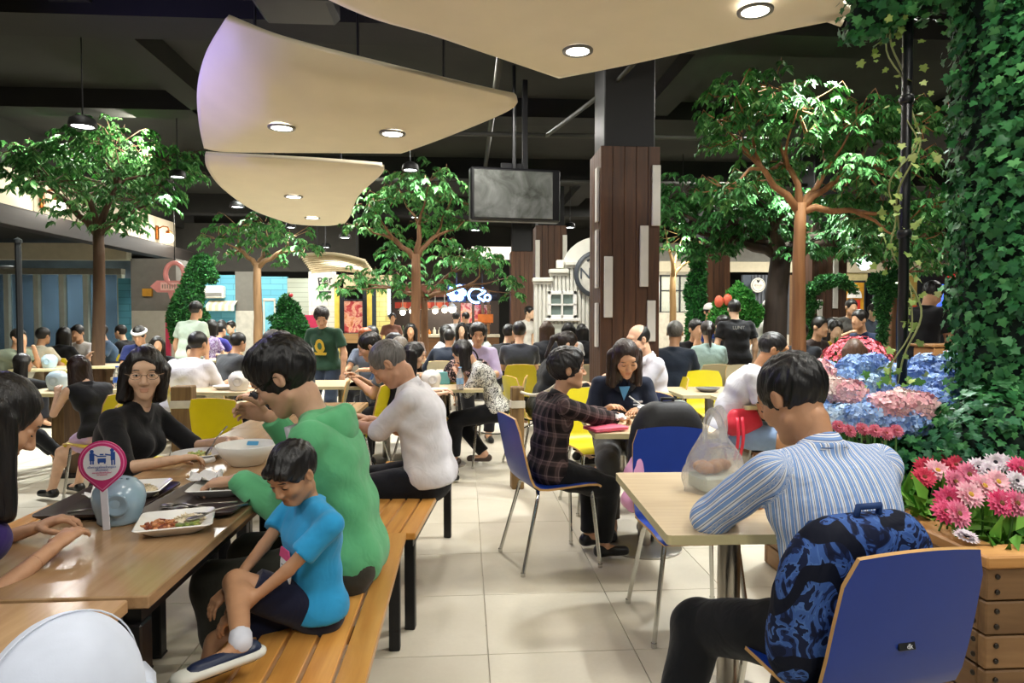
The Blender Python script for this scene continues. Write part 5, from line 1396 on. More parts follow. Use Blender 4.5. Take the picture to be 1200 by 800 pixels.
# --- the boy in blue
bm, bi = person('small boy in a bright blue T-shirt and navy shorts on the bench', (-.43, 2.0), -128, headat=(328, 521, 1.93), sex='k', scale=.66, hair='kid', hair_c='#12100f', top='#2f9bd2', sleeve='short', low='#161a30', lowlen='short', res=.008, fine=.8,
    lean=0, twist=6, head=(30, -26, 0), skin_c='#b98b68', seat=.45, hands=((-.02, .30, .50), (.03, .31, .52)), shoe_style='sneaker', feet=((-.21, .29, .55), (.06, .34, .20)), handpose={'L': dict(d=(.2, .8, -.5), curl=.5), 'R': dict(d=(-.2, .8, -.5), curl=.4)}, expr='down', fold=.002, hem=-.04, headscale=1.24, shoes='#1c2742')
f, u, r = bi['fwd'], bi['upv'], bi['rt']; Mx = Matrix(((r.x, u.x, f.x), (r.y, u.y, f.y), (r.z, u.z, f.z))).to_4x4()
def onchest(i, h, x, name, mat, outl, root, off=.0, ax=.088, th=.004):
    c = i['sp'](h, 0, x)+i['fwd']*ax; m = MB(); m.prism(outl, off, off+th, tf=Matrix.Translation(c) @ Mx); return m.build(name, mat, root)
onchest(bi, .21, -.03, 'shirt_print', M('#e8e8ea', .7), [(.045*math.cos(a), .05*math.sin(a)) for a in [2*PI*k/18 for k in range(18)]], bm)
onchest(bi, .275, -.03, 'pink_print', M('#d8558a', .7), [(-.05, -.01), (.05, -.01), (.035, .02), (-.03, .022)], bm)
for k in range(4): onchest(bi, .185+k*.014, -.03, 'print_line', M('#55585c', .7), [(-.03, -.001), (.03, -.001), (.03, .001), (-.03, .001)], bm, .004, .088, .0015)
# --- the white-haired man
person('older man with thinning grey hair in a white polo shirt eating on the bench', (-.46, 3.62), -84, headat=(436, 404, 3.6), sex='m', hair='gray', hair_c='#6e6a66', top='#e2dfe2', polo='#e2dfe2', sleeve='elbow', low='#15161c', res=.011, fine=1,
    lean=10, head=(40, 0, 0), skin_c='#cc9a7a', scale=1.06, bulk=1.16, hands=((.05, .42, .79), (.16, .36, .80)), expr='down', fold=.003, hem=-.04, headscale=1.1)
# --- the woman in the patterned blouse
pt = speckle('#26262a', '#d9d8d0', 62, .47)
who('woman in a black and white patterned blouse eating at the far table', 583, 6.28, 401, -84, sex='f', hair='parted', hair_c='#17130f', top_mat=pt, sleeve='elbow', low='#101013', res=.010, fine=1.2, lean=22, head=(30, 0, 0), skin_c='#d6a888', hands=((.02, .36, .84), (.12, .34, .86)), feet=((-.02, .40, .08), (.05, .12, .10)), shoes='#4a3d36', shoe_style='sandal', expr='down', scale=.97)
# --- the young man in plaid
pm_, pi_ = person('young man in a dark plaid shirt on a blue chair, looking right', (.57, 3.86), 76, headat=(664, 407, 3.85), sex='m', hair='thick', hair_c='#1d1a18', top_mat=plaid(), polo='#1d1919', sleeve='long', low='#121214', res=.010, fine=1, lean=7, head=(-4, 10, 0), skin_c='#c79876', scale=.97,
    hands=((-.16, .44, .785), (.02, .42, .78)), handpose={'L': dict(d=(.2, 1, .0), curl=.4), 'R': dict(d=(-.1, 1, 0), curl=.9)}, expr='open', fold=.0035, hem=-.16, spread_knee=.1, foot_y=.30, shoes='#111113', headscale=1.2)
# --- the woman in the navy polo
nm_, ni = who('woman with brown shoulder length hair in a navy polo shirt', 727, 4.66, 398, 186, sex='f', hair='parted', hair_c='#2c1d14', top='#1b2233', polo='#1b2233', sleeve='short', low='#4a4a48', res=.010, fine=1, lean=16, head=(22, -6, 3), skin_c='#cc9c78', scale=.99,
    hands=((-.08, .36, .79), (.10, .34, .80)), handpose={'L': dict(d=(.5, .9, 0), curl=.35), 'R': dict(d=(-.3, .9, .15), curl=.25)}, expr='down', headscale=1.1)
m = MB(); H = ni['N']; f, u, r = ni['fwd'], ni['upv'], ni['rt']
m.prism([(-.035, 0), (.035, 0), (.0, -.10)], 0, .006, tf=Matrix.Translation(H+f*.085-u*.03) @ Matrix(((r.x, u.x, f.x), (r.y, u.y, f.y), (r.z, u.z, f.z))).to_4x4()); m.build('collar_inset', cloth('#5b9bd0'), nm_)
for k in range(2):
    m = MB(); c_ = H-r*.085+f*.135-u*(.115+k*.022); m.prism([(-.03, -.005), (.03, -.005), (.03, .005), (-.03, .005)], 0, .004, tf=Matrix.Translation(c_) @ Matrix(((r.x, u.x, f.x), (r.y, u.y, f.y), (r.z, u.z, f.z))).to_4x4()); m.build('chest_print', M('#cfd2d8', .6), nm_)
# --- the man in stripes
STRIPES = shirt_stripes()
def collar_stripes():
    t = NT('collar'); t.set(.8, 0, .2); v = t.coords(); sx = t.n('ShaderNodeSeparateXYZ'); t.l(v, sx.inputs[0]); f = t.math('FRACT', t.math('ADD', t.math('MULTIPLY', sx.outputs[2], 55.0), 5.0))
    t.base(t.ramp(f, [(0, '#dcdfe6'), (.2, '#33477a'), (.3, '#7f9fd0'), (.7, '#e6e6e4'), (.85, '#6d90c8')], 'CONSTANT')); return t.m
STRIPES_C = collar_stripes()
sm_, si = person('man in a blue and white striped shirt seen from behind at the beige table', (.9, 1.7), -8, headat=(908, 418, 2.06), sex='m', hair='short', hair_c='#0e0c0b', top_mat=STRIPES, polo=STRIPES_C, sleeve='roll', low='#121316', res=.009, fine=1, lean=11, twist=-4, head=(28, -10, 0), skin_c='#bd8c68', scale=1.06, bulk=1.06,
    hands=((-.10, .40, .775), (.14, .40, .775)), elbow=((-1.0, -.1, -.55), (1.0, -.1, -.5)), expr='down', fold=.003, hem=-.04, feet=((-.40, .22, .08), (.10, .40, .08)), headscale=1.14)
# --- child in the white cap at the bottom left corner
cm_, ci_ = person('person in a white cap, only the cap showing at the bottom left corner', (-.66, .80), 0, headat=(80, 714, .70), sex='k', scale=.7, hair=None, top='#e4e6ec', sleeve='short', low='#2c2c33', res=.012, fine=0, lean=6, skin_c='#c79876', seat=.45, headscale=1.3)
def wcap(root, H, Rh, hs):
    F = Fld(.01); F.ell(H(0, -.012, .012), (.088*hs, .108*hs, .116*hs), R=Rh); F.cone(H(0, -.012, 0), H(0, -.012, -.08), .088*hs, .09*hs); F.clips.append((H(0, 0, -.06), tuple(Rh @ V(0, 0, -1))))
    v, f = F.mesh(.006); put('cap_crown', npmesh('cap_crown', [(v, f)], [cloth('#ccd3e2', .2)]), root)
    m = MB(); m.sheet([[H(x*.075, .08+.10*(1-x*x)*t, .005-.02*t*t-.01*x*x) for x in (-1, -.6, -.2, .2, .6, 1)] for t in (0, .5, 1)], .004); m.build('cap_brim', cloth('#ccd3e2', .2), root, 'all')
    for a in (PI/5,):
        m = MB(); m.tube([H(.087*math.sin(t)*math.sin(a), -.012+.106*math.sin(t)*math.cos(a), .03+.1*math.cos(t)) for t in [-1.35+2.7*i/16 for i in range(17)]], .0012*hs, 5); m.build('cap_seam', M('#d3d8e4', .8), root, 'all')
    
wcap(cm_, ci_['H'], ci_['Rh'], ci_['hs'])

# --- the middle and far ground (px, depth, crown row, direction faced)
R_ = math.radians
def stand(label, px, d, cy, yaw, **k): return who(label, px, d, cy, yaw, pose='stand', **k)
who('girl in a black sleeveless top and lavender shorts, chin in hand', 116, 5.0, 417, -62, sex='f', hair='long', hair_c='#2a1a14', top='#141418', sleeve='none', low='#c2a4c8', lowlen='mini', res=.011, fine=1.3, lean=20, head=(8, -10, 0), hands=((-.10, .34, .80), (.02, .20, 1.02)), skin_c='#dcb294', scale=.94)
who('heavy man in a white shirt seen from behind', 212, 6.2, 388, 22, sex='m', hair='short', top='#d4d2d6', sleeve='elbow', bulk=1.3, lean=14)
who('man in a grey-green tee with a hand to his mouth, left edge', 10, 8.6, 384, 110, sex='m', hair='short', top='#6a705e', lean=10, hands=((-.1, .3, .95), (-.02, .22, 1.05)))
who('man in a beige shirt seen from behind by the slim black post', 38, 8.7, 383, 15, hair='short', top='#b9ad96', lean=10)
who('person with long black hair and black clothes, back turned, by the windows', 68, 9.2, 382, 10, sex='f', hair='long', top='#101013', sleeve='long', lean=6)
who('man in a white open shirt facing the camera left of the tree trunk', 97, 10.2, 380, 182, hair='short', top='#ded9d6', lean=6, head=(8, 0, 0))
who('person half hidden behind the man in the white open shirt', 90, 11.4, 382, 170, hair='short', top='#2a2a30', lean=6)
who('blurred figure in black at the left edge, back turned', 4, 6.0, 414, 40, sex='f', hair='long', top='#131316', sleeve='long', lean=12)
who('man in denim blue by the far windows, right of the trunk', 134, 10.8, 379, -120, hair='short', top='#42566e', lean=12)
who('man in a black tee before the blue tiles', 152, 10.9, 380, -80, hair='short', top='#121214', lean=10)
w9, wi = who('staff member with a white headband in a navy top', 168, 9.3, 382, 165, hair='short', top='#1c2450', lean=14, head=(20, 10, 0))
def band(root, i, colr):
    m = MB(); H, hs = i['H'], i['hs']; m.tube([H(.076*math.cos(a), -.012+.096*math.sin(a), .045) for a in [2*PI*k/18 for k in range(18)]], .022*hs, 8, closed=True); m.build('headband', cloth(colr), root, 'all')
band(w9, wi, '#e4e2dc')
who('woman with long dark hair right of the headband wearer', 182, 8.0, 393, 150, sex='f', hair='long', top='#1a1a1e', lean=10)
who('dark haired person bent over behind the woman in black', 197, 7.2, 403, -150, hair='thick', top='#202026', lean=22)
who('person peering out right of the heavy man in white', 226, 7.6, 401, 160, hair='short', top='#3c4a60', lean=12, head=(5, 20, 0))
stand('standing person in a pale green shirt behind the tall topiary', 221, 9.2, 352, 20, hair='short', top='#b4c0ac')
who('person in a floral top by the blue boarded wall', 241, 11.6, 374, 20, sex='f', hair='bob', top_mat=speckle('#7a5a8a', '#b8b0c8', 40), lean=8)
who('person in a violet tee by the blue boarded wall', 251, 12.0, 378, 30, hair='short', top='#3d3a8a', lean=8)
who('man in a dark shirt facing the camera near the blue wall', 263, 12.0, 374, 185, hair='short', top='#26282c', lean=6)
who('man in an open dark jacket over cream, near the grey panel', 275, 11.8, 375, 195, hair='short', top='#c9bd98', lean=6)
who('man in a charcoal shirt on a cream chair, back turned', 261, 7.5, 389, 35, hair='short', top='#3e3f42', sleeve='long', lean=14)
who('man with grey hair behind the man in the black shirt', 343, 6.3, 386, -95, hair='short', hair_c='#3c3835', top='#4c4c50', lean=10, head=(10, 0, 0))
who('man in a black shirt in profile behind the green hoodie', 360, 5.6, 388, -92, hair='short', top='#17181c', sleeve='long', res=.011, fine=1.4, lean=12, head=(14, 0, 0), expr='down', skin_c='#d6a888')
g7, gi7 = stand('young man standing in a dark green jersey with a yellow crest', 383, 7.9, 361, -160, hair='thick', hair_c='#1f1712', top='#24402c', low='#2a3340', res=.011, fine=1.5, lean=8, head=(26, -30, 0), expr='down', skin_c='#cc9c78')
m = MB(); c_ = gi7['sp'](.30, .135); f, u, r = gi7['fwd'], gi7['upv'], gi7['rt']; Mx = Matrix(((r.x, u.x, f.x), (r.y, u.y, f.y), (r.z, u.z, f.z))).to_4x4()
m.prism([(.055*math.cos(a)*(1 if math.sin(a) > 0 else 1.2), .08*math.sin(a)) for a in [2*PI*i/16 for i in range(16)]], 0, .006, tf=Matrix.Translation(c_) @ Mx); m.prism([(-.08, -.075), (.08, -.075), (.07, -.105), (-.07, -.105)], 0, .007, tf=Matrix.Translation(c_) @ Mx); m.build('crest', M('#c2a02c', .6), g7)
m = MB(); m.prism([(.028*math.cos(a), .042*math.sin(a)) for a in [2*PI*i/12 for i in range(12)]], .006, .009, tf=Matrix.Translation(c_) @ Mx); m.build('crest_centre', M('#3f5a38', .6), g7)
who('person with dyed orange hair behind the white haired man', 435, 8.8, 384, 200, hair='thick', hair_c='#9a4a20', top='#6a7280', lean=10)
who('dark haired diner in blue behind the white haired man', 443, 7.6, 390, 110, hair='thick', top='#2c4668', lean=14)
who('diner with grey-blond hair in a dark top behind the tables', 449, 7.0, 394, 60, sex='f', hair='bob', hair_c='#6e655a', top='#2c2c30', lean=14)
who('woman with long black hair in profile, facing right', 456, 5.7, 401, 88, sex='f', hair='long', hair_c='#141110', top='#1b1b20', res=.011, fine=1.4, lean=14, head=(14, 0, 0), expr='down', skin_c='#dcb294')
who('man in a grey tee reaching across the table, facing left', 484, 6.2, 390, -92, hair='short', top='#5c5f64', res=.011, fine=1.4, lean=26, head=(16, 0, 0), hands=((-.02, .5, .80), (.1, .5, .82)), expr='down', skin_c='#c79876')
stand('server in a brown apron dress behind the yellow stall counter', 458, 14.5, 366, 160, sex='f', hair='bun', top='#6a4638', low='#6a4638')
who('woman leaning with long dark hair under the yellow tiles', 455, 9.0, 381, -60, sex='f', hair='long', top='#1d1d22', lean=20)
who('woman facing the camera left of the middle tree trunk', 481, 10.6, 378, 175, sex='f', hair='long', top='#6b5a50', lean=8)
who('woman in a white blouse right of the middle tree trunk', 510, 10.2, 380, 80, sex='f', hair='parted', top='#d9d8d8', lean=10)
who('diner in a navy sweater with back turned, by the middle tree', 522, 8.9, 385, 15, hair='short', top='#18202e', sleeve='long', lean=12, hands=((-.3, .3, .8), (.3, .3, .8)))
stand('person in a pale grey tee standing with back turned at the far stall', 533, 14.2, 365, 10, hair='short', top='#bdbdbb', low='#8a7a60')
stand('person in black standing at the far stall', 552, 14.6, 365, -60, hair='short', top='#141416')
who('woman in white with long hair, facing the camera, far middle', 541, 11.6, 377, 180, sex='f', hair='long', top='#d2d0d0', lean=6)
who('man in a lavender shirt facing the camera over his food', 558, 8.0, 378, 176, hair='thick', top='#b7a9c6', sleeve='elbow', res=.011, fine=1.8, lean=12, head=(8, 0, 0), expr='open', skin_c='#cc9c78')
who('person in a pale print top behind the lavender shirt', 574, 10.6, 380, -100, sex='f', hair='bob', top='#b8bfae', lean=8)
who('person in a black tee with a white paper, back turned', 588, 9.2, 379, 40, hair='short', top='#131316', lean=10)
who('man in a dark slate tee seen from behind in the middle aisle', 609, 8.3, 375, 2, hair='short', top='#34363d', lean=6)
stand('man in a white tee standing beside the third pillar', 613, 12.8, 358, 130, hair='short', top='#d6d4cc', low='#3a3a40')
who('woman in a black jacket with hair tied back, facing right', 634, 6.3, 389, 78, sex='f', hair='pony', hair_c='#201812', top='#141518', sleeve='long', res=.011, fine=1.5, lean=16, head=(16, 10, 0), expr='down', skin_c='#dcb294')
who('woman with brown blond long hair before the kiosk', 642, 9.6, 375, 0, sex='f', hair='long', hair_c='#3c2a1c', top='#1a1a1e', lean=6)
who('woman with very long black hair, back turned, before the kiosk', 667, 9.8, 377, 5, sex='f', hair='long', hair_c='#0d0b0b', top='#c4c2c0', lean=8)
who('woman with black hair and black top beside the clad pillar', 685, 9.7, 379, -8, sex='f', hair='long', hair_c='#0d0b0b', top='#0f0f12', lean=8)
who('balding man in glasses and a white shirt, facing left', 768, 5.9, 380, -96, hair='bald', hair_c='#1a1715', top='#d2d0d4', polo='#d2d0d4', sleeve='long', res=.010, fine=1.2, lean=6, head=(16, -8, 0), glasses='#5a4a40', expr='down', skin_c='#d6a888', hands=((0, .36, .82), (.1, .34, .84)))
who('grey haired man in a navy tee with back turned', 788, 7.2, 375, 28, hair='short', hair_c='#6b6863', top='#232a36', lean=8)
who('man in a black tee with hands folded at his mouth', 808, 9.0, 373, 172, hair='short', top='#16161a', lean=10, hands=((-.03, .24, 1.02), (.03, .24, 1.03)), res=.014)
s1, s1i = stand('staff member in a white cap and blue uniform', 827, 10.4, 356, 178, sex='f', hair='short', top='#28408c', res=.014)
def cap(root, i, colr):
    F = Fld(.01); H, hs, Rh = i['H'], i['hs'], i['Rh']; F.ell(H(0, -.014, .05), (.088*hs, .108*hs, .09*hs), R=Rh); F.clips.append((H(0, 0, .035), tuple(Rh @ V(0, 0, -1))))
    v, f = F.mesh(.011); put('cap', npmesh('cap', [(v, f)], [cloth(colr)]), root)
cap(s1, s1i, '#dfdcd4')
who('woman in a mint top with a long ponytail, back turned', 832, 8.2, 375, 10, sex='f', hair='pony', hair_c='#241a15', top='#9fb8b2', lean=8)
who('dark haired diner behind the ponytail', 845, 9.4, 369, 190, hair='thick', top='#3a3f4a', lean=6)
l45, l45i = stand('man in a black staff polo standing with his back turned', 864, 8.8, 350, 6, hair='short', top='#111113', res=.012)
c_ = l45i['sp'](.40, -.128); f, u, r = l45i['fwd'], l45i['upv'], l45i['rt']
t_ = text('shirt_print', 'LUNT', .06, M('#a4a49e', .6), l45, c_-f*.004); t_.matrix_local = Matrix.Translation(c_-f*.004) @ Matrix(((r.x, u.x, -f.x), (r.y, u.y, -f.y), (r.z, u.z, -f.z))).to_4x4()
s2, s2i = stand('cook in white with a white cap in profile by the twisted trunk', 893, 10.6, 351, 70, hair='short', top='#dcdad4', low='#d0ccc4', res=.014); cap(s2, s2i, '#e6e4de')
t47, t47i = who('lean man in a white printed tee and denim shorts with a red bag', 850, 5.05, 389, 106, hair='crew', hair_c='#1c1917', top='#cfcdcd', sleeve='short', low='#7f95b2', lowlen='short', res=.010, fine=1.2, lean=22, head=(12, 0, 0), expr='down', skin_c='#bd8a64', hands=((-.05, .40, .83), (.06, .38, .84)), elbow=((-.4, -.3, -1), (.5, -.2, -1)))
f, u, r = t47i['fwd'], t47i['upv'], t47i['rt']; c_ = t47i['sp'](.23, .06, .128); Mx = Matrix(((f.x, u.x, r.x), (f.y, u.y, r.y), (f.z, u.z, r.z))).to_4x4()
t_ = text('shirt_print', '5P', .07, M('#1c1c1e', .6), t47, c_); t_.matrix_local = Matrix.Translation(c_) @ Mx @ Matrix.Rotation(R_(35), 4, 'Z')
who('diner in a grey hood bent forward by the thin trunk', 918, 6.0, 398, 10, hair=None, top='#6d6f72', sleeve='long', lean=34, extra=lambda F, q: F.ell(q['H'](0, -.02, .03), (.1, .12, .12), k=.03))
for px, d, cy, yaw, hr, tp, lb in [(949, 9.0, 370, 160, 'short', '#3b2f2c', 'dark haired diner seen just right of the thin trunk'), (940, 8.4, 378, 20, 'thick', '#22252c', 'diner hidden by the thin right trunk'), (962, 9.8, 372, 150, 'long', '#30343c', 'woman behind the boy in yellow'),
        (976, 8.8, 375, 195, 'short', '#cdb02a', 'boy in a yellow tee behind the red flowers'), (992, 10.7, 350, 185, 'short', '#4c4a46', 'man in grey standing with his hands raised, behind the red flowers'), (1016, 11.2, 355, 170, 'short', '#46505e', 'man in slate blue behind the boy in navy'), (1017, 10.2, 362, -110, 'short', '#1d2a44', 'boy in navy in profile left of the black pole')]:
    (stand if cy < 358 else who)(lb, px, d, cy, yaw, sex='f' if hr == 'long' else 'm', hair=hr, top=tp, lean=8, hands=((-.05, .25, 1.15), (.05, .25, 1.16)) if cy == 350 else None)
who('person whose brown hair rises behind the hydrangeas', 1008, 5.4, 397, 20, sex='f', hair='bob', hair_c='#4a3426', top='#5a5a60', lean=16)
stand('man in a black polo shirt standing right of the black pole, looking down', 1078, 7.0, 331, 62, hair='short', hair_c='#171412', top='#101012', sleeve='short', low='#141416', res=.010, fine=1.2, lean=10, head=(32, 0, 0), expr='down', skin_c='#c79876', hands=((-.1, .36, 1.02), (.12, .34, 1.0)))
# ------------------------------------------------------------------ plants
npr = np.random.default_rng(11)
def unit(a): return a/(np.linalg.norm(a, axis=1)[:, None]+1e-9)
def leaf_arrays(p, d, n, ln, wd, fold=.25):
    """folded diamond leaves: p base, d direction, n facing; returns verts, quads"""
    d = unit(d); n = unit(n-d*(n*d).sum(1)[:, None]); s = np.cross(d, n); N = len(p)
    ln = np.broadcast_to(ln, N)[:, None]; wd = np.broadcast_to(wd, N)[:, None]
    v = np.stack([p, p+d*ln*.42+s*wd*.5+n*wd*fold, p+d*ln-n*ln*.10, p+d*ln*.42-s*wd*.5+n*wd*fold], 1).reshape(-1, 3)
    b = np.arange(N)[:, None]*4
    f = np.concatenate([b+np.array([[0, 1, 2, 2]]), b+np.array([[0, 2, 3, 3]])])[:, :3]
    return v, f
def leaf_mesh(name, v, f, mat):
    return npmesh(name, [(v, f)], [mat], None, None, False)
FICUS = leafm('#2b602b', '#52914a', .4, '#8ab870'); FICUS_D = leafm('#1e4b22', '#3b7838', .45, '#58964e')
BARK = wood('#5a3c26', '#7d5a3c', 'Z', .5, .8); BARKL = wood('#7a4f2e', '#a8754a', 'Z', .5, .7); BARKD = wood('#231a12', '#3b2c1f', 'Z', .5, .8)
def tree(label, px, d, fork, clusters, per=300, ll=.085, mat=FICUS, bark=BARK, r0=.075, base=0.0, bend=0.0, group='artificial trees between the tables', flat=.75):
    b = gx(px, d, base); per = int(per*2.3); ll *= .92; root = E('tree', b, 0, label, 'tree', group)
    fp = atd(px+bend, fork, d); tr = MB()
    pts = [V(0, 0, 0)]; n = 7
    for i in range(1, n+1):
        t = i/n; q = (fp-b)*t; pts.append(q+V(rnd.uniform(-.015, .015), rnd.uniform(-.015, .015), 0))
    tr.tube(pts, [r0*(1.25-.35*i/n) if i else r0*1.5 for i in range(n+1)], 9); tr.build('trunk', bark, root, 'all')
    br = MB(); P_ = []; D_ = []; N_ = []; f0 = fp-b
    cl = []
    for (cx, cy, cr) in clusters:
        dd = d+rnd.uniform(-.1, .1)*d*.8 if d > 8 else d+rnd.uniform(-.55, .55)
        cl.append((atd(cx, cy, dd)-b, cr*d/800*1.12, cr))
    cl.sort(key=lambda q: math.atan2(q[0].z-f0.z+.3, q[0].x-f0.x)); nl = min(5, max(3, len(cl)//3)); lim = [cl[len(cl)*i//nl:len(cl)*(i+1)//nl] for i in range(nl)]
    clusters_ = []
    for grp in lim:
        mean = sum((q[0] for q in grp), V(0, 0, 0))/len(grp); tip = f0.lerp(mean, .62); mid = f0.lerp(tip, .5)+V(rnd.uniform(-.05, .05), rnd.uniform(-.05, .05), -.06*(tip-f0).length)
        br.tube([f0-V(0, 0, .1), f0.lerp(mid, .5), mid, mid.lerp(tip, .5)+V(0, 0, .02), tip], [r0*.72, r0*.62, r0*.52, r0*.45, r0*.36], 7)
        for c, R, cr in grp:
            m1 = tip.lerp(c, .5)+V(rnd.uniform(-.08, .08), rnd.uniform(-.08, .08), -.04); br.tube([mid.lerp(tip, .7), tip.lerp(m1, .4), m1, c], [r0*.34, r0*.26, r0*.18, r0*.07], 6); clusters_.append((c, R, cr))
    for c, R, cr in clusters_:
        nt = max(6, int(per*(cr/35)**2/13))
        for k in range(nt):
            u = V(rnd.gauss(0, 1), rnd.gauss(0, 1), rnd.gauss(0, 1)*flat).normalized(); rr = R*rnd.random()**.4
            q = c+V(u.x*rr, u.y*rr, u.z*rr*flat); out = (V(u.x, u.y, .15)+V(rnd.uniform(-.5, .5), rnd.uniform(-.5, .5), 0)).normalized()
            L = R*rnd.uniform(.35, .6); e = q+out*L*.8+V(0, 0, -L*.45); m2 = q+out*L*.5+V(0, 0, .03)
            if k % 4 == 0: br.tube([c.lerp(q, .3), q, m2, e], [.008, .006, .004, .003], 4, caps=False)
            for j in range(13):
                t = (j+.5)/13; w = q*(1-t)**2+m2*2*t*(1-t)+e*t*t; side = 1 if j % 2 else -1
                tang = (out+V(0, 0, -.5-t)).normalized(); sd = tang.cross(V(0, 0, 1)).normalized()*side
                P_.append(w); D_.append(tang*.7+sd*.8+V(rnd.uniform(-.3, .3), rnd.uniform(-.3, .3), -.35)); N_.append(V(rnd.uniform(-.5, .5), rnd.uniform(-.5, .5), 1)+u*.4)
    br.build('branches', bark, root, 'all')
    P_, D_, N_ = (np.array([tuple(v) for v in a]) for a in (P_, D_, N_)); n = len(P_)
    v, f = leaf_arrays(P_, D_, N_, ll*npr.uniform(.75, 1.2, n), ll*.38*npr.uniform(.8, 1.2, n))
    o = put('leaves', leaf_mesh('leaves', v, f, mat), root); o['kind'] = 'stuff'
    return root
tree('leafy artificial tree lit from above at the left, slender brown trunk', 115, 9.2, 268, [(40, 190, 30), (92, 182, 38), (135, 172, 42), (62, 212, 28), (172, 195, 38), (122, 215, 38), (165, 235, 32), (92, 245, 28), (205, 190, 30), (14, 205, 26), (112, 155, 26), (140, 258, 24), (20, 175, 20), (185, 225, 22)], 330, .11, bark=wood('#3f2c1e', '#5f4732', 'Z', .5, .8))
tree('tall artificial tree right of centre with a light brown trunk and forked branches', 937, 7.0, 238, [(862, 112, 30), (905, 102, 34), (868, 160, 36), (882, 212, 30), (935, 128, 38), (965, 168, 34), (1003, 140, 38), (1042, 130, 34), (1078, 145, 28), (1012, 198, 34), (1058, 195, 34), (1085, 240, 28), (1040, 245, 34), (985, 228, 28), (848, 222, 24), (915, 190, 24), (840, 140, 22), (1070, 285, 24)], 300, .10, bark=BARKL, r0=.062, base=.45)
tree('artificial tree in the middle, thick crown below the downlight', 487, 11.2, 298, [(432, 238, 24), (446, 266, 22), (468, 222, 32), (502, 215, 32), (530, 232, 28), (545, 258, 20), (508, 258, 26), (462, 290, 20), (425, 262, 18), (520, 285, 20)], 330, .12, r0=.08)
tree('low spreading artificial tree behind the middle trunk', 497, 13.0, 345, [(396, 337, 18), (418, 326, 22), (445, 326, 22), (470, 312, 22), (530, 306, 22), (562, 308, 22), (592, 326, 18), (604, 344, 14), (512, 330, 14), (546, 298, 22), (575, 302, 18), (480, 335, 18)], 330, .13, r0=.07)
tree('artificial tree left of the slatted canopy, second from the left', 302, 13.2, 308, [(256, 280, 20), (280, 266, 22), (310, 262, 24), (338, 280, 22), (358, 290, 16), (266, 298, 15), (330, 302, 13), (300, 285, 20)], 330, .13, r0=.08, bark=wood('#6d5236', '#94734e', 'Z', .5, .8))
tree('tree with a thick dark twisted trunk behind the right tree', 903, 10.2, 292, [(800, 225, 32), (830, 240, 32), (862, 255, 32), (900, 262, 32), (800, 265, 22), (846, 284, 22), (960, 275, 30), (1002, 288, 24), (880, 228, 30), (930, 240, 26), (780, 240, 20), (985, 258, 26), (1010, 262, 26), (940, 288, 22), (820, 290, 20), (1040, 270, 24)], 480, .115, FICUS_D, BARKD, .16, bend=12)
tree('slim pale tree right of the clad pillar', 789, 12.4, 320, [(784, 292, 16), (800, 276, 20), (778, 262, 18), (812, 300, 14)], 330, .12, r0=.06, bark=wood('#8a6a42', '#b08d5c', 'Z', .5, .8))
tree('small tree crown behind the black pole on the right', 1046, 8.6, 330, [(1040, 300, 22), (1076, 275, 26), (1096, 300, 18), (1022, 262, 24), (1052, 318, 16), (1080, 312, 15), (1060, 255, 26), (1092, 250, 24), (1008, 290, 20)], 480, .10, r0=.05)

# ---- topiary figures
TOPM = leafm('#1c4d26', '#387838', .5, '#549248')
def topiary(label, c, prims, n, ll=.05, extra=None, mat=TOPM):
    """prims: (x0,z0,x1,z1,r0,r1) in metres in the figure's own plane; solid green body covered in small leaves"""
    root = E('topiary', (c.x, c.y, 0), 0, label, 'topiary'); F = Fld(.04)
    for a in prims: F.cone(V(a[0], 0, a[1]), V(a[2], 0, a[3]), a[4], a[5], k=.05)
    v, f = F.mesh(.03); put('body', npmesh('body', [(v, f)], [M('#173d1c', .8)]), root)
    ix = npr.integers(0, len(v), n); nr = vnormals(v, f)[ix]; p = v[ix]+npr.normal(0, .012, (n, 3))
    lv, lf = leaf_arrays(p, nr*.6+npr.normal(0, .5, (n, 3))+np.array([0, 0, .1]), nr+npr.normal(0, .5, (n, 3)), ll*npr.uniform(.7, 1.2, n), ll*.55)
    o = put('leaves', leaf_mesh('leaves', lv, lf, mat), root); o['kind'] = 'stuff'
    zb = min(min(a[1]-a[4], a[3]-a[5]) for a in prims)
    if zb > .05: m = MB(); xb = prims[0][0]; m.tube([V(xb, 0, 0), V(xb, 0, zb+.1)], .03, 8); m.lathe([(.2, 0), (.2, .02), (.03, .04)], 16, (xb, 0, 0)); m.build('stand', BLACKM, root)
    if extra: extra(root)
    return root
def pz(px, py, d, c): q = atd(px, py, d); return (q.x-c.x, q.z)
def topi(label, px, d, segs, n, ll, extra=None, mat=TOPM):
    c = gx(px, d); pr = []
    for (x0, y0, x1, y1, r0, r1) in segs:
        a, b = pz(x0, y0, d, c), pz(x1, y1, d, c); pr.append((a[0], a[1], b[0], b[1], r0*d/800, r1*d/800))
    return topiary(label, c, pr, n, ll, extra, mat)
topi('tall green animal topiary with a bent neck beside the grey column', 218, 12.4, [(215, 385, 217, 372, 13, 14), (213, 372, 222, 350, 14, 14), (222, 350, 231, 318, 12, 9), (231, 318, 238, 309, 9, 9), (238, 309, 248, 325, 8, 6), (225, 360, 238, 372, 8, 5), (208, 385, 206, 398, 6, 4), (222, 385, 226, 398, 6, 4)], 5200, .065)
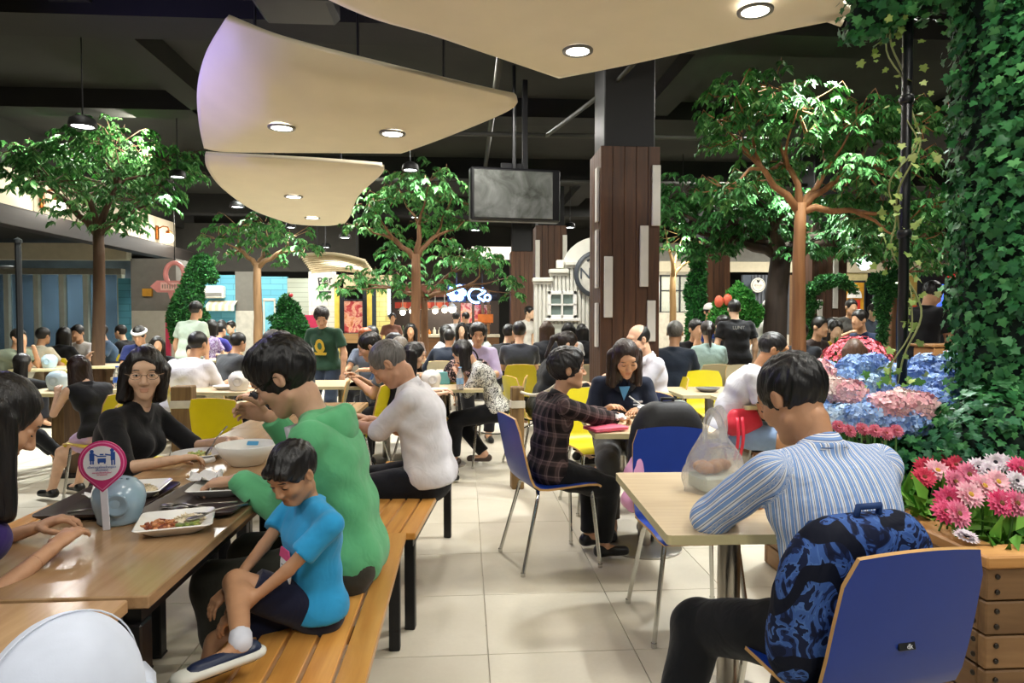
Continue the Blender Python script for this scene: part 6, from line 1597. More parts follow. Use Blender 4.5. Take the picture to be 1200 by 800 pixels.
topi('squat green topiary with raised arms and one red flower, by the shutter', 338, 11.6, [(338, 392, 340, 382, 16, 17), (332, 378, 334, 358, 7, 6), (334, 358, 336, 350, 6, 4), (346, 378, 344, 358, 6, 5), (330, 375, 318, 374, 5, 3), (350, 385, 357, 392, 8, 8), (328, 388, 322, 394, 8, 7)], 3600, .06,
     lambda r: (lambda m: (m.ball((.06, -.05, zz(346, 11.6)), .035, 8, 6), m.build('red_flower', M('#b03038', .5), r, 'all')))(MB()), leafm('#123f1c', '#28682c', .5, '#3c7f3a'))
topi('round bushy green topiary with two orange blooms behind the staff polo', 858, 10.2, [(845, 372, 847, 368, 13, 14), (866, 362, 866, 352, 16, 14), (866, 345, 865, 335, 6, 3), (880, 372, 882, 366, 10, 10)], 5200, .06,
     lambda r: [(lambda m: (m.ball(((atd(x, y, 9.5)-r.location).x, -.18, zz(y, 9.5)), (.07, .05, .09), 10, 6), m.build('orange_bloom', M('#e0694c', .5), r, 'all')))(MB()) for x, y in ((858, 352), (869, 350))], leafm('#2f7d30', '#57a946', .5, '#86c968'))
topi('green topiary arching like a bird neck over the diners at right', 952, 9.0, [(948, 400, 948, 380, 6, 5), (946, 342, 965, 331, 5, 6), (965, 331, 985, 328, 6, 5), (985, 328, 998, 337, 5, 3), (998, 337, 1008, 345, 3, 1), (947, 360, 958, 357, 5, 3), (948, 380, 946, 344, 4, 5)], 3600, .04)
topi('slim green creeper column left of the right-hand clad pillar', 816, 11.4, [(815, 400, 816, 350, 9, 8), (816, 350, 818, 300, 8, 6), (809, 345, 812, 330, 6, 4)], 2600, .07, None, leafm('#1c5526', '#337a35', .5, '#468e40'))
topi('dense green bush topiary left of the black pole', 1028, 8.0, [(1034, 405, 1036, 372, 3, 4), (1034, 365, 1036, 345, 5, 8), (1030, 332, 1050, 328, 10, 9), (1050, 336, 1060, 342, 8, 6)], 3800, .045)

# ---- planter box
PLW = wood('#6d4e30', '#93704a', 'X', .5, .6); PLWY = wood('#6d4e30', '#93704a', 'Y', .5, .6); PLTOP = wood('#a8743c', '#c9985a', 'Y', .5, .5); PLTOPX = wood('#a8743c', '#c9985a', 'X', .5, .5)
def planter(label, x0, x1, y0, y1, h, bolts=True, n=5):
    root = E('planter_box', ((x0+x1)/2, (y0+y1)/2, 0), 0, label, 'planter', 'wooden planter boxes'); W, L = x1-x0, y1-y0; ph = (h-.04)/n
    for k in range(n):
        z = ph*(k+.5)
        for sy in (-1, 1): m = MB(); m.bbox((0, sy*(L/2-.018), z), (W, .036, ph-.006), .005); m.build('plank', PLW, root)
        for sx in (-1, 1): m = MB(); m.bbox((sx*(W/2-.018), 0, z), (.036, L-.074, ph-.006), .005); m.build('plank', PLWY, root)
    for sy in (-1, 1): m = MB(); m.bbox((0, sy*(L/2-.04), h-.02), (W+.03, .12, .04), .006); m.build('rim_board', PLTOPX, root)
    for sx in (-1, 1): m = MB(); m.bbox((sx*(W/2-.04), 0, h-.02), (.12, L-.16, .04), .006); m.build('rim_board', PLTOP, root)
    m = MB(); m.box((0, 0, h-.11), (W-.08, L-.08, .04)); m.build('soil', M('#2a1f16', .95, 0, .3, 30, .6), root)
    if bolts:
        b = MB(); b.ball((0, 0, 0), (.009, .007, .009), 10, 6); bm_ = b.mesh('bolt', M('#3a3530', .35, .8), 'all')
        b2 = MB(); b2.ball((0, 0, 0), (.007, .009, .009), 10, 6); bm2 = b2.mesh('bolt', M('#3a3530', .35, .8), 'all')
        for k in range(n):
            for q in (-.025, .025):
                put('bolt', bm_, root, (-W/2+.035, -L/2-.002, ph*(k+.5)+q)); put('bolt', bm2, root, (-W/2-.002, -L/2+.05, ph*(k+.5)+q))
    return root
pc = P(1157, 650, .6)
PX0, PY0 = pc.x, pc.y
planter('long wooden planter box of flowers at the right, bolted corner towards the camera', PX0, PX0+1.9, PY0, PY0+1.62, .6)
planter('wooden planter box holding the right tree and red flowers', 2.85, 4.3, 5.75, 7.45, .6, False, 4)

# ---- ivy column, arch and mound
def ivy_leaf_mesh(s):
    o = [(0, 0), (.30, -.12), (.52, .10), (.36, .30), (.62, .55), (.30, .62), (.0, 1.0), (-.30, .62), (-.62, .55), (-.36, .30), (-.52, .10), (-.30, -.12)]
    v = [(x*s, y*s, .12*s*abs(x)-.10*s*y*y) for x, y in o]+[(0, .35*s, .05*s)]; n = len(o)
    return v, [(i, (i+1) % n, n) for i in range(n)]
IVY = [leafm('#1d4f2b', '#37783f', .36, '#5f9f5c'), leafm('#1a4832', '#316b45', .36, '#55925f')]
IVYY = leafm('#7d9a4a', '#a9bd6a', .45, '#c4cf8a')
iv, ifc = ivy_leaf_mesh(1.0); iv = np.array(iv); ifc = np.array(ifc)
def ivy_batch(p, n, s, roll=None):
    """many ivy leaves in one mesh; leaves hang down and face along n"""
    N = len(p); n = unit(n); down = np.tile(np.array([[0, 0, -1.]]), (N, 1))+npr.normal(0, .45, (N, 3)); y = unit(down-n*(down*n).sum(1)[:, None]); x = np.cross(y, n)
    s = np.broadcast_to(s, N)[:, None, None]
    v = p[:, None, :]+s*(iv[None, :, 0:1]*x[:, None, :]+iv[None, :, 1:2]*y[:, None, :]+iv[None, :, 2:3]*n[:, None, :])
    f = (ifc[None]+(np.arange(N)*len(iv))[:, None, None]).reshape(-1, 3); return v.reshape(-1, 3), f
IC = V(2.60, 2.96, 0); IR = .38
ivr = E('ivy_column', IC, 0, 'tall column thickly covered in dark green ivy at the right edge', 'ivy')
F = Fld(.08)
F.cone(V(.03, 0, .52), V(.03, 0, 3.6), .31, .33); F.cone(V(.03, 0, 3.6), V(.1, 0, 4.3), .33, .34)
F.cone(V(-.15, -.15, .72), V(-.36, -.2, .80), .30, .22); F.cone(V(-.36, -.2, .76), V(-.62, -.14, .70), .2, .13)
F.cone(V(-.1, .1, 2.97), V(-.52, .25, 2.98), .17, .14); F.cone(V(-.52, .25, 2.98), V(-.64, .33, 2.82), .12, .08)
v, f = F.mesh(.04); put('core', npmesh('core', [(v, f)], [M('#10231a', .9)]), ivr)
nn = vnormals(v, f); camd = np.array(EYE-IC); vis = ((camd-v)*nn).sum(1) > -.1
ids = np.where(vis)[0]; NI = 9000
ix = npr.choice(ids, NI); p = v[ix]+nn[ix]*npr.uniform(.0, .05, NI)[:, None]+npr.normal(0, .012, (NI, 3)); n_ = nn[ix]+npr.normal(0, .38, (NI, 3))+np.array([0, 0, .25]); sz = npr.uniform(.024, .052, NI)
outer = np.argsort(((p-camd)**2).sum(1)-(sz*12)); near = outer[:300]; rest = outer[300:]
lv, lf = ivy_batch(p[rest], n_[rest], sz[rest]); o = put('leaves', leaf_mesh('leaves', lv, lf, IVY[0]), ivr); o['kind'] = 'stuff'
def single_leaves(idx, p, n_, sz, parent, mats, name='leaf'):
    mes = []
    for k, mt in enumerate(mats):
        me = bpy.data.meshes.new(name); me.from_pydata([tuple(q) for q in iv], [], [tuple(int(t) for t in q) for q in ifc]); me.materials.append(mt); mes.append(me)
    for i in idx:
        n = Vector(n_[i]).normalized(); dn = (V(0, 0, -1)+V(rnd.gauss(0, .4), rnd.gauss(0, .4), 0)); y = (dn-n*dn.dot(n)).normalized(); x = y.cross(n); s = float(sz[i])
        o = put(name, mes[i % len(mes)], parent); o.matrix_local = Matrix(((x.x*s, y.x*s, n.x*s, p[i][0]), (x.y*s, y.y*s, n.y*s, p[i][1]), (x.z*s, y.z*s, n.z*s, p[i][2]), (0, 0, 0, 1)))
single_leaves(near, p+nn[ix]*.02, n_, sz, ivr, IVY)
# black pole with a thin vine
pp = gx(1058, 3.35); pl = E('black_pole', (pp.x, pp.y, 0), 0, 'black metal pole with a thin climbing vine rising from the hydrangeas', 'pole')
m = MB(); m.tube([V(0, 0, .45), V(0, 0, 3.3)], .024, 12); [m.lathe([(.03, z), (.034, z+.02), (.03, z+.04)], 12) for z in (.9, 1.75, 2.4)]; m.build('pole_shaft', M('#111216', .35), pl, 'all')
m = MB(); vp = []
for i in range(60):
    t = i/59; a = t*16; rr = .05+.03*math.sin(t*21); vp.append(V(rr*math.cos(a), rr*math.sin(a), .55+t*2.3))
m.tube(vp, .005, 5); m.tube([q+V(.02*math.sin(i*.8)-.03, 0, .02) for i, q in enumerate(vp)], .004, 5); m.build('vine_stem', M('#8a8f5a', .7), pl, 'all')
N = 150; P_ = np.array([tuple(vp[i]) for i in npr.integers(0, 60, N)])+npr.normal(0, .05, (N, 3)); lv, lf = ivy_batch(P_, npr.normal(0, 1, (N, 3))+np.array([-.2, -1.2, .3]), npr.uniform(.022, .042, N))
o = put('leaves', leaf_mesh('leaves', lv, lf, IVYY), pl); o['kind'] = 'stuff'
N = 60; P_ = np.stack([npr.normal(-.02, .10, N), npr.normal(0, .08, N), npr.uniform(.72, 1.12, N)], 1); lv, lf = ivy_batch(P_, npr.normal(0, .8, (N, 3))+np.array([-.2, -1, .5]), npr.uniform(.03, .05, N))
o = put('leaves', leaf_mesh('leaves', lv, lf, leafm('#3d7a34', '#79a84e', .45)), pl); o['kind'] = 'stuff'

# ---- hydrangeas
def floret_head(c1, c2, R, n=80):
    P_ = []; N_ = []
    for i in range(n):
        z = 1-1.55*(i+.5)/n; a = i*2.39996; r = math.sqrt(max(0, 1-z*z)); P_.append((r*math.cos(a), r*math.sin(a), z)); 
    P_ = np.array(P_); N_ = unit(P_+npr.normal(0, .25, P_.shape)); vs = []; fs = []; k = 0
    for p_, n_2 in zip(P_*R*np.array([1, 1, .8])*npr.uniform(.92, 1.06, (n, 1)), N_):
        n = Vector(n_2); x = n.orthogonal().normalized(); x.rotate(Matrix.Rotation(rnd.uniform(0, 6), 3, n)); y = n.cross(x); s = R*rnd.uniform(.22, .30); c = Vector(p_)
        for q in range(4):
            a = q*PI/2; u = x*math.cos(a)+y*math.sin(a); w = x*math.cos(a+PI/2)+y*math.sin(a+PI/2)
            vs += [c, c+(u*.75+w*.55)*s+n*s*.28, c+u*s*1.15+n*s*.18, c+(u*.75-w*.55)*s+n*s*.28]; fs += [(k, k+1, k+2), (k, k+2, k+3)]; k += 4
    return npmesh('florets', [(np.array([tuple(v) for v in vs]), np.array(fs))], [leafm(c1, c2, .6)], None, None, False)
HB = [floret_head('#6088c8', '#a9c4e8', .085), floret_head('#7aa4d4', '#c4d8ea', .085), floret_head('#5577c0', '#98b2e0', .085)]
HP = [floret_head('#dd9aa4', '#f0c6c6', .08), floret_head('#e8c8c0', '#f2e2d8', .08)]
stemM = M('#4c7a34', .6)
def flower_stem(root, z, r=.006, bend=(0, 0), top=0): m = MB(); m.tube([V(bend[0], bend[1], -z), V(bend[0]*.5, bend[1]*.5, -z*.5), V(0, 0, top)], r, 5); m.build('stem', stemM, root, 'all')
hyd = [(1003, 432, 3.7, 0), (985, 445, 3.6, 0), (1022, 430, 3.75, 2), (1040, 440, 3.7, 1), (965, 437, 3.8, 0), (1085, 432, 3.6, 0), (1105, 440, 3.5, 2), (1072, 445, 3.5, 2), (1095, 455, 3.4, 0), (1118, 428, 3.7, 1), (1112, 458, 3.3, 2),
       (1018, 455, 3.45, 1), (1040, 462, 3.4, 2), (960, 462, 3.5, 1), (977, 470, 3.35, 0), (948, 475, 3.4, 1), (1000, 478, 3.2, 1), (960, 488, 3.2, 0), (985, 492, 3.1, 1), (1025, 480, 3.15, 0), (1050, 482, 3.1, 0), (1075, 470, 3.2, 2), (1040, 497, 3.0, 2), (1065, 492, 3.0, 0), (1090, 475, 3.15, 2), (1015, 492, 3.0, 0)]
hlab = {}
for nm, lo, hi in (('back', 3.55, 9), ('middle', 3.25, 3.55), ('front', 0, 3.25)):
    row = sorted([h for h in hyd if lo <= h[2] < hi], key=lambda h: h[0])
    for j, h in enumerate(row): hlab[h] = '%s hydrangea head, %s from the left in the %s row' % (('blue', 'pale sky blue', 'deeper violet blue')[h[3]], ORD[j], nm)
for i, (px, py, d, k) in enumerate(hyd):
    q = atd(px, py, d); r = E('hydrangea_flower', q, rnd.uniform(0, 6), hlab[(px, py, d, k)], 'flower', 'blue hydrangea heads in the planter')
    put('florets', HB[k], r).rotation_euler = (rnd.uniform(-.3, .3), rnd.uniform(-.3, .3), 0); flower_stem(r, q.z-.45, .006, (rnd.uniform(-.1, .1), rnd.uniform(-.1, .1)))
for i, (px, py, d, k, lb) in enumerate([(957, 437, 3.45, 0, 'pink hydrangea head at the left end of the planter'), (948, 448, 3.4, 0, 'pink hydrangea head left of the blue ones, just below another pink one'), (975, 458, 3.25, 1, 'creamy pink hydrangea head among pale blue ones'), (993, 462, 3.2, 0, 'pink hydrangea head right of the creamy one'), (1040, 478, 3.0, 0, 'pink hydrangea head in the middle of the blue ones'), (1058, 474, 3.05, 1, 'pale pink hydrangea head by the middle pink one'), (1075, 478, 3.0, 0, 'pink hydrangea head nearest the ivy mound')]):
    q = atd(px, py, d); r = E('hydrangea_flower', q, rnd.uniform(0, 6), lb, 'flower'); put('florets', HP[k], r); flower_stem(r, q.z-.45)
# low green leaves filling the planter
def bed(name, label, pts, mat, ll, wd, up=.6):
    p = np.array(pts); N = len(p); lv, lf = leaf_arrays(p, npr.normal(0, .6, (N, 3))+np.array([0, -.2, up]), npr.normal(0, .5, (N, 3))+np.array([0, -.5, .6]), ll*npr.uniform(.6, 1.2, N), wd*npr.uniform(.7, 1.2, N))
    o = put(name, leaf_mesh(name, lv, lf, mat)); T(o, label, 'plant', None, 'stuff'); return o
bed('bedding_leaves', 'green leaves under the hydrangeas in the planter', [(PX0+rnd.uniform(.12, 1.3), PY0+rnd.uniform(.7, 1.55), rnd.uniform(.5, .72)) for _ in range(700)], leafm('#2c5f2a', '#4f8c40', .45), .12, .06)
bed('bedding_leaves', 'fresh green leaves under the pink daisies in the planter', [(PX0+rnd.uniform(.06, .9), PY0+rnd.uniform(.08, .75), rnd.uniform(.50, .66)) for _ in range(650)], leafm('#3f7f2c', '#7fb84a', .45), .13, .045)
# ---- gerbera daisies
def gerbera(c1, c2, cc, R=.055):
    vs = []; fs = []; k = 0
    for ring, (n, r0, z, up) in enumerate(((18, 1.0, 0, .10), (16, .78, .006, .28), (12, .52, .010, .5))):
        for i in range(n):
            a = 2*PI*i/n+ring*.2+rnd.uniform(-.06, .06); u = V(math.cos(a), math.sin(a), 0); w = V(-math.sin(a), math.cos(a), 0); L = R*r0*rnd.uniform(.92, 1.05); wd = R*.17
            e = u*L+V(0, 0, L*up+z)
            vs += [u*R*.14+V(0, 0, z), u*L*.6+w*wd+V(0, 0, L*.6*up+z+.002), e, u*L*.6-w*wd+V(0, 0, L*.6*up+z+.002)]; fs += [(k, k+1, k+2), (k, k+2, k+3)]; k += 4
    pm = npmesh('petals', [(np.array([tuple(v) for v in vs]), np.array(fs))], [leafm(c1, c2, .55)], None, None, False)
    m = MB(); m.ball((0, 0, .008), (R*.2, R*.2, R*.13), 12, 6); return pm, m.mesh('flower_centre', M(cc, .8, 0, .2, 200), 'all')
GB = {'hot': gerbera('#d83a6a', '#ee6c94', '#6a4a2a'), 'pale': gerbera('#f0a0b4', '#f8cad0', '#c9a23a'), 'rose': gerbera('#e46a92', '#f49ab4', '#7a5a2c'), 'anem': gerbera('#e6d4e0', '#f4ecf0', '#1a1420', .045), 'red': gerbera('#c8304a', '#e05068', '#7a3a2a', .05), 'tiny': gerbera('#c8506a', '#e48a9a', '#8a3a2a', .034)}
gl_ = [(1112, 585, 2.42, 'hot', 'hot pink daisy left of the pale pink one'), (1136, 580, 2.4, 'pale', 'large pale pink daisy with a yellow centre'), (1152, 570, 2.45, 'pale', 'pale pink daisy behind the large one'), (1172, 590, 2.35, 'hot', 'dark centred hot pink daisy at the front'), (1122, 602, 2.35, 'rose', 'low rose pink daisy over the planter rim'), (1190, 590, 2.35, 'rose', 'pink daisy cut by the right edge of the picture'),
       (1118, 565, 2.55, 'rose', 'rose daisy behind the hot pink one'), (1135, 556, 2.6, 'rose', 'rose daisy in the back row, left of the white anemone'), (1195, 550, 2.55, 'hot', 'bright pink daisy at the right edge, upper row'), (1168, 565, 2.5, 'pale', 'pale daisy in the middle of the back row'), (1108, 600, 2.4, 'hot', 'hot pink daisy lowest on the left'),
       (1146, 548, 2.6, 'anem', 'white anemone left of its twin in the upper row'), (1157, 552, 2.58, 'anem', 'white anemone right of its twin in the upper row'), (1190, 564, 2.5, 'anem', 'dark centred anemone near the right edge'), (1132, 630, 2.17, 'anem', 'fallen anemone on the planter rim'), (1166, 542, 2.65, 'anem', 'pale anemone highest in the cluster'), (1178, 543, 2.65, 'anem', 'pale anemone turned sideways beside the highest one'),
       (1085, 548, 2.75, 'red', 'red lily-like bloom at the left of the flower row'), (1106, 540, 2.8, 'red', 'red bloom standing highest in the left group'), (1098, 552, 2.7, 'pale', 'dusty pink bloom among the red ones'), (1120, 545, 2.75, 'red', 'red bloom right of the dusty pink one'), (1083, 560, 2.65, 'red', 'low red bloom nearest the striped shirt')]
for px, py, d, k, lb in gl_:
    q = atd(px, py, d); r = E('gerbera_flower', q, 0, lb, 'flower'); tilt = (math.radians(62+rnd.uniform(-18, 12)), rnd.uniform(-.3, .3), rnd.uniform(-.5, .3))
    if 'fallen' in lb: q.z = .615; r.location = P(1132, 630, .618); tilt = (.25, .1, 0)
    a = put('petals', GB[k][0], r); a.rotation_euler = tilt; b = put('flower_centre', GB[k][1], r); b.rotation_euler = tilt
    if 'fallen' not in lb: flower_stem(r, q.z-.47, .004, (rnd.uniform(-.04, .04), rnd.uniform(.0, .1)), -.006)
for i, (px, py, d) in enumerate([(995, 505, 2.85), (1010, 503, 2.85), (1025, 505, 2.8), (1038, 508, 2.8), (982, 500, 2.9), (1050, 505, 2.85)]):
    q = atd(px, py, d); r = E('gerbera_flower', q, 0, '%s small red flower from the left under the blue hydrangeas' % ORD[[3, 4, 5, 6, 1, 7][i]-1 if False else sorted([995, 1010, 1025, 1038, 982, 1050]).index(px)], 'flower', 'red flowers under the hydrangeas'); t_ = (1.0, rnd.uniform(-.3, .3), 0)
    put('petals', GB['tiny'][0], r).rotation_euler = t_; put('flower_centre', GB['tiny'][1], r).rotation_euler = t_; flower_stem(r, q.z-.47, .004)
# ---- red flower cushion in the second planter
rc = gx(1004, 5.95, .55); rp = E('flowering_plant', rc, 0, 'cushion of small coral red flowers behind the hydrangeas', 'plant')
P_ = []; N_ = []
for i in range(240):
    z = (i+.5)/240; a = i*2.4; r = math.sqrt(1-z*z); P_.append((r*math.cos(a)*.27, r*math.sin(a)*.27, .42+z*.22)); N_.append((r*math.cos(a), r*math.sin(a), z+.2))
P_ = np.array(P_)+npr.normal(0, .012, (240, 3)); N_ = np.array(N_)
vs = []; fs = []; k = 0
for p_, n_2 in zip(P_, N_):
    n = Vector(n_2).normalized(); x = n.orthogonal().normalized(); y = n.cross(x); c = Vector(p_)
    for q in range(6):
        a = q*PI/3; u = x*math.cos(a)+y*math.sin(a); w = n.cross(u); vs += [c, c+u*.02+w*.009+n*.012, c+u*.034+n*.008, c+u*.02-w*.009+n*.012]; fs += [(k, k+1, k+2), (k, k+2, k+3)]; k += 4
o = put('petals', npmesh('petals', [(np.array([tuple(v) for v in vs]), np.array(fs))], [leafm('#c8404e', '#e8808a', .55)], None, None, False), rp); o['kind'] = 'stuff'
N = 500; pts = npr.normal(0, .12, (N, 3))*np.array([1, 1, .9])+np.array([0, 0, .3]); lv, lf = leaf_arrays(pts, npr.normal(0, .6, (N, 3))+np.array([0, 0, .4]), npr.normal(0, .6, (N, 3))+np.array([0, -.4, .5]), .08, .035); o = put('leaves', leaf_mesh('leaves', lv, lf, leafm('#1f4a22', '#3c7434', .5)), rp); o['kind'] = 'stuff'
m = MB(); [m.tube([V(0, 0, -.08), V(.1*math.cos(a), .1*math.sin(a), .25), V(.2*math.cos(a), .2*math.sin(a), .48)], .006, 5) for a in [2*PI*i/9 for i in range(9)]]; m.build('stems', stemM, rp)
# ------------------------------------------------------------------ things on the tables
TRAYM = M('#3a2e2a', .35, 0, .08); FOODM = {}
def tray(label, x, y, W, L, z, rz=0):
    r = E('tray', (x, y, z), rz, label, 'tray', 'dark brown serving trays'); m = MB()
    o = rrect(W, L, .03, 4); i = rrect(W-.05, L-.05, .02, 4); n = len(o)
    vs = [V(a, b, .022) for a, b in o]+[V(a*.985, b*.985, .022) for a, b in o]+[V(a, b, .004) for a, b in i]; fs = []
    vs += [V(a, b, .0) for a, b in i]+[V(a*.995, b*.995, .016) for a, b in o]
    for j in range(n):
        k = (j+1) % n; fs += [(j, k, n+k, n+j), (n+j, n+k, 2*n+k, 2*n+j), (4*n+j, 4*n+k, k, j), (3*n+j, 3*n+k, 4*n+k, 4*n+j)]
    fs += [tuple(2*n+j for j in range(n)), tuple(3*n+j for j in reversed(range(n)))]
    m.add(vs, fs); m.build('tray_body', TRAYM, r, True); return r
tz = .7402
t1 = tray('dark brown tray behind the pale blue globe', -1.17, 2.34, .30, .42, tz, .05); t2 = tray('dark brown tray in front of the man in green', -.855, 2.34, .30, .42, tz, -.03)
tray('dark tray corner at the left edge on the nearest table', -1.22, 1.40, .30, .30, tz, .15)
def square_plate(label, x, y, z, s, rz, food=None, nm='plate'):
    r = E(nm, (x, y, z), rz, label, 'plate'); m = MB(); n = 5
    A = rrect(s*.62, s*.62, .03, n); B_ = rrect(s, s, .02, n); k = len(A); vs = [V(a, b, .0) for a, b in A]+[V(a, b, .030) for a, b in B_]+[V(a*.97, b*.97, .033) for a, b in B_]+[V(a*.97, b*.97, .007) for a, b in A]; fs = [tuple(reversed(range(k))), tuple(3*k+j for j in range(k))]
    for q in range(3):
        for j in range(k): fs.append((q*k+j, q*k+(j+1) % k, (q+1)*k+(j+1) % k, (q+1)*k+j))
    m.add(vs, fs); m.build('dish', CERAM, r, True); return r
def rice(root, c, R, h, mat='#e6d8b8', n=420, nm='rice'):
    P_ = []; 
    for i in range(n): a = rnd.uniform(0, 2*PI); q = math.sqrt(rnd.random()); P_.append((c[0]+q*R*math.cos(a), c[1]+q*R*.8*math.sin(a), c[2]+h*(1-q*q)*rnd.uniform(.7, 1)))
    p = np.array(P_); d = npr.normal(0, 1, (n, 3))*np.array([1, 1, .4]); v, f = leaf_arrays(p, d, npr.normal(0, .6, (n, 3))+np.array([0, 0, 1]), .011, .005, .3)
    m = MB(); m.ball((c[0], c[1], c[2]), (R*.92, R*.75, h*.8), 14, 8); m.build(nm+'_mound', M(mat, .6, 0, .12, 120, .4, 200), root, 'all')
    o = put(nm, leaf_mesh(nm, v, f, leafm(shade(mat, .85), shade(mat, 1.1), .6)), root); o['kind'] = 'stuff'
def meat(root, c, R, n, cols, nm='meat'):
    m = MB()
    for i in range(n): a = rnd.uniform(0, 2*PI); q = math.sqrt(rnd.random())*R; m.bbox((c[0]+q*math.cos(a), c[1]+q*.7*math.sin(a), c[2]+rnd.uniform(0, .016)), (rnd.uniform(.012, .024), rnd.uniform(.008, .014), .007), .002, (rnd.uniform(-.5, .5), rnd.uniform(-.5, .5), rnd.uniform(0, 3)), rnd.randrange(len(cols)))
    o = m.build(nm, [M(c_, .4, 0, .2, 80) for c_ in cols], root); o['kind'] = 'stuff'
def spoon(label, a, b, cat='spoon', mat=None, grp=None):
    d = b-a; r = E('spoon', a, 0, label, cat, grp); m = MB(); L = d.length; u = d.normalized(); s_ = u.cross(V(0, 0, 1)).normalized(); n = s_.cross(u)
    Rm = Matrix(((u.x, s_.x, n.x), (u.y, s_.y, n.y), (u.z, s_.z, n.z))); m.ball(V(0, 0, 0), (.026, .017, .005), 12, 6, 0, Rm); m.tube([u*.02, u*.06+n*.008, u*L*.6+n*.006, u*L], [.004, .0028, .003, .0045], 6); m.build('spoon_body', mat or STEEL, r, 'all'); return r
q = P(203, 622, .741)
p3 = square_plate('white square plate of fried rice and meat nearest the camera', q.x, q.y+.02, tz, .205, .30); rice(p3, (.03, .025, .008), .055, .026); meat(p3, (-.045, -.005, .008), .05, 70, ['#a8623c', '#c98a5a', '#7a3c24']); meat(p3, (.03, -.035, .008), .035, 26, ['#6a7a3a', '#8a9a4a', '#b8b060'], 'greens')
spoon('steel spoon resting in the nearest square plate', V(q.x+.05, q.y+.03, tz+.03), V(q.x+.18, q.y+.10, tz+.05))
q = V(-.85, 2.44, tz+.005); p2 = square_plate('white square plate of rice on the tray of the man in green', q.x, q.y, q.z, .20, .1); rice(p2, (.02, .0, .008), .06, .03)
q = V(-1.14, 2.43, tz+.005); p1 = square_plate('white square plate of rice on the tray behind the globe', q.x, q.y, q.z, .20, .15); rice(p1, (.03, -.01, .008), .05, .03)
def napkin(label, c, s, nm='napkin', mat=None):
    rows = []
    for i in range(9): rows.append([V((i/8-.5)*s+rnd.uniform(-.006, .006), (j/8-.5)*s, .012+.02*abs(math.sin(i*1.3+j*.9))*rnd.uniform(.6, 1.2)+(.02 if (i+j) % 5 == 0 else 0)) for j in range(9)])
    m = MB(); m.sheet(rows, .0015); o = m.build(nm, mat or M('#f1efea', .8), None, 'all', c); T(o, label, 'napkin')
napkin('crumpled white napkin on the tray behind the globe', V(-1.21, 2.36, tz+.006), .09); napkin('white paper beside the rice of the man in green', V(-.93, 2.50, tz+.022), .10)
spoon('steel fork lying on the tray of the man in green', V(-.90, 2.22, tz+.012), V(-.74, 2.26, tz+.018), 'fork'); spoon('dark handled spoon on the tray of the man in green', V(-.96, 2.26, tz+.012), V(-.82, 2.20, tz+.018))
spoon('spoon lying on the tray behind the globe', V(-1.10, 2.22, tz+.012), V(-1.22, 2.17, tz+.018))
q = P(234, 536, .741); r = E('plate', (q.x, q.y, tz), 0, 'round white plate in front of the woman in black', 'plate'); m = MB(); m.lathe([(.0001, 0), (.07, 0), (.115, .022), (.118, .026), (.113, .027), (.07, .008), (.0001, .008)], 28); m.build('dish', CERAM, r, 'all'); meat(r, (0, 0, .010), .045, 40, ['#c9b06a', '#a8b868', '#d8c88a'], 'noodles')
spoon('fork held over the plate of the woman in black', V(q.x+.04, q.y, tz+.03), V(q.x+.10, q.y+.06, tz+.13), 'fork')
def bowl(label, c, R, h, logo=True, sq=True):
    r = E('bowl', c, .4, label, 'bowl', 'wide white melamine bowls'); m = MB(); m.lathe([(.0001, 0), (R*.5, 0), (R*.56, .006), (R*.85, h*.55), (R, h), (R*.97, h+.003), (R*.8, h*.5), (R*.5, .014), (.0001, .012)], 36); m.build('dish', CERAM, r, 'all')
    if logo: m = MB(); a = R*.9; m.prism(rrect(.05, .02, .004, 2), 0, .0015, tf=Matrix.Translation(V(.3*a, .75*a, h*.72+.012)) @ Matrix.Rotation(-.5, 4, 'Z') @ Matrix.Rotation(math.radians(50), 4, 'X')); m.build('blue_mark', M('#4a9ac8', .4), r)
    return r
q = P(281, 549, .741); bowl('large white bowl with a small blue mark beside the man in green', V(q.x, q.y+.09, tz), .125, .085)
q = P(243, 541, .741); r = E('pager', (q.x, q.y, tz), 0, 'small round white and black pager left of the large bowl', 'pager'); m = MB(); m.lathe([(.0001, .0), (.03, .0), (.034, .008), (.03, .02), (.0001, .022)], 20); m.build('pager_body', CERAM, r, 'all'); m = MB(); m.lathe([(.012, .022), (.022, .0235), (.022, .024), (.012, .024)], 20); m.build('pager_ring', BLACKP, r)
m = MB(); q = P(206, 543, .741); m.bbox((0, 0, .006), (.02, .12, .008), .002, (0, 0, -.5)); T(m.build('chopstick_sleeve', M('#d6b98a', .6), None, False, V(q.x, q.y, tz)), 'pale paper chopstick sleeve on the table by the plate', 'chopsticks')
# ---- pale blue globe with the pink return-your-tray sign
def globe_holder(label, c, col, s=1.0, face=0):
    r = E('sign_holder', c, face, label, 'sign holder', 'ceramic globe sign holders'); m = MB()
    m.lathe([(.0001, 0), (.052*s, 0), (.058*s, .006*s), (.058*s, .018*s), (.068*s, .05*s), (.072*s, .075*s), (.066*s, .10*s), (.045*s, .125*s), (.02*s, .134*s), (.0001, .136*s)], 28)
    m.build('globe', M(col, .2, 0, .03, spec=.6), r, 'all')
    m = MB(); m.lathe([(.030*s, .0), (.034*s, .004*s), (.026*s, .003*s), (.0001, -.006*s)], 22, V(.015*s, -.070*s, .066*s), 0, Matrix.Rotation(PI/2, 3, 'X'), caps=False); m.build('dimple', M(shade(col, .85), .25), r, 'all')
    m = MB(); [m.lathe([(.004*s, 0), (.0045*s, .006*s), (.0001, .007*s)], 8, V(x*s, -.02*s, .128*s)) for x in (-.02, .012, .03)]; m.build('stud', M(shade(col, .7), .3), r)
    return r
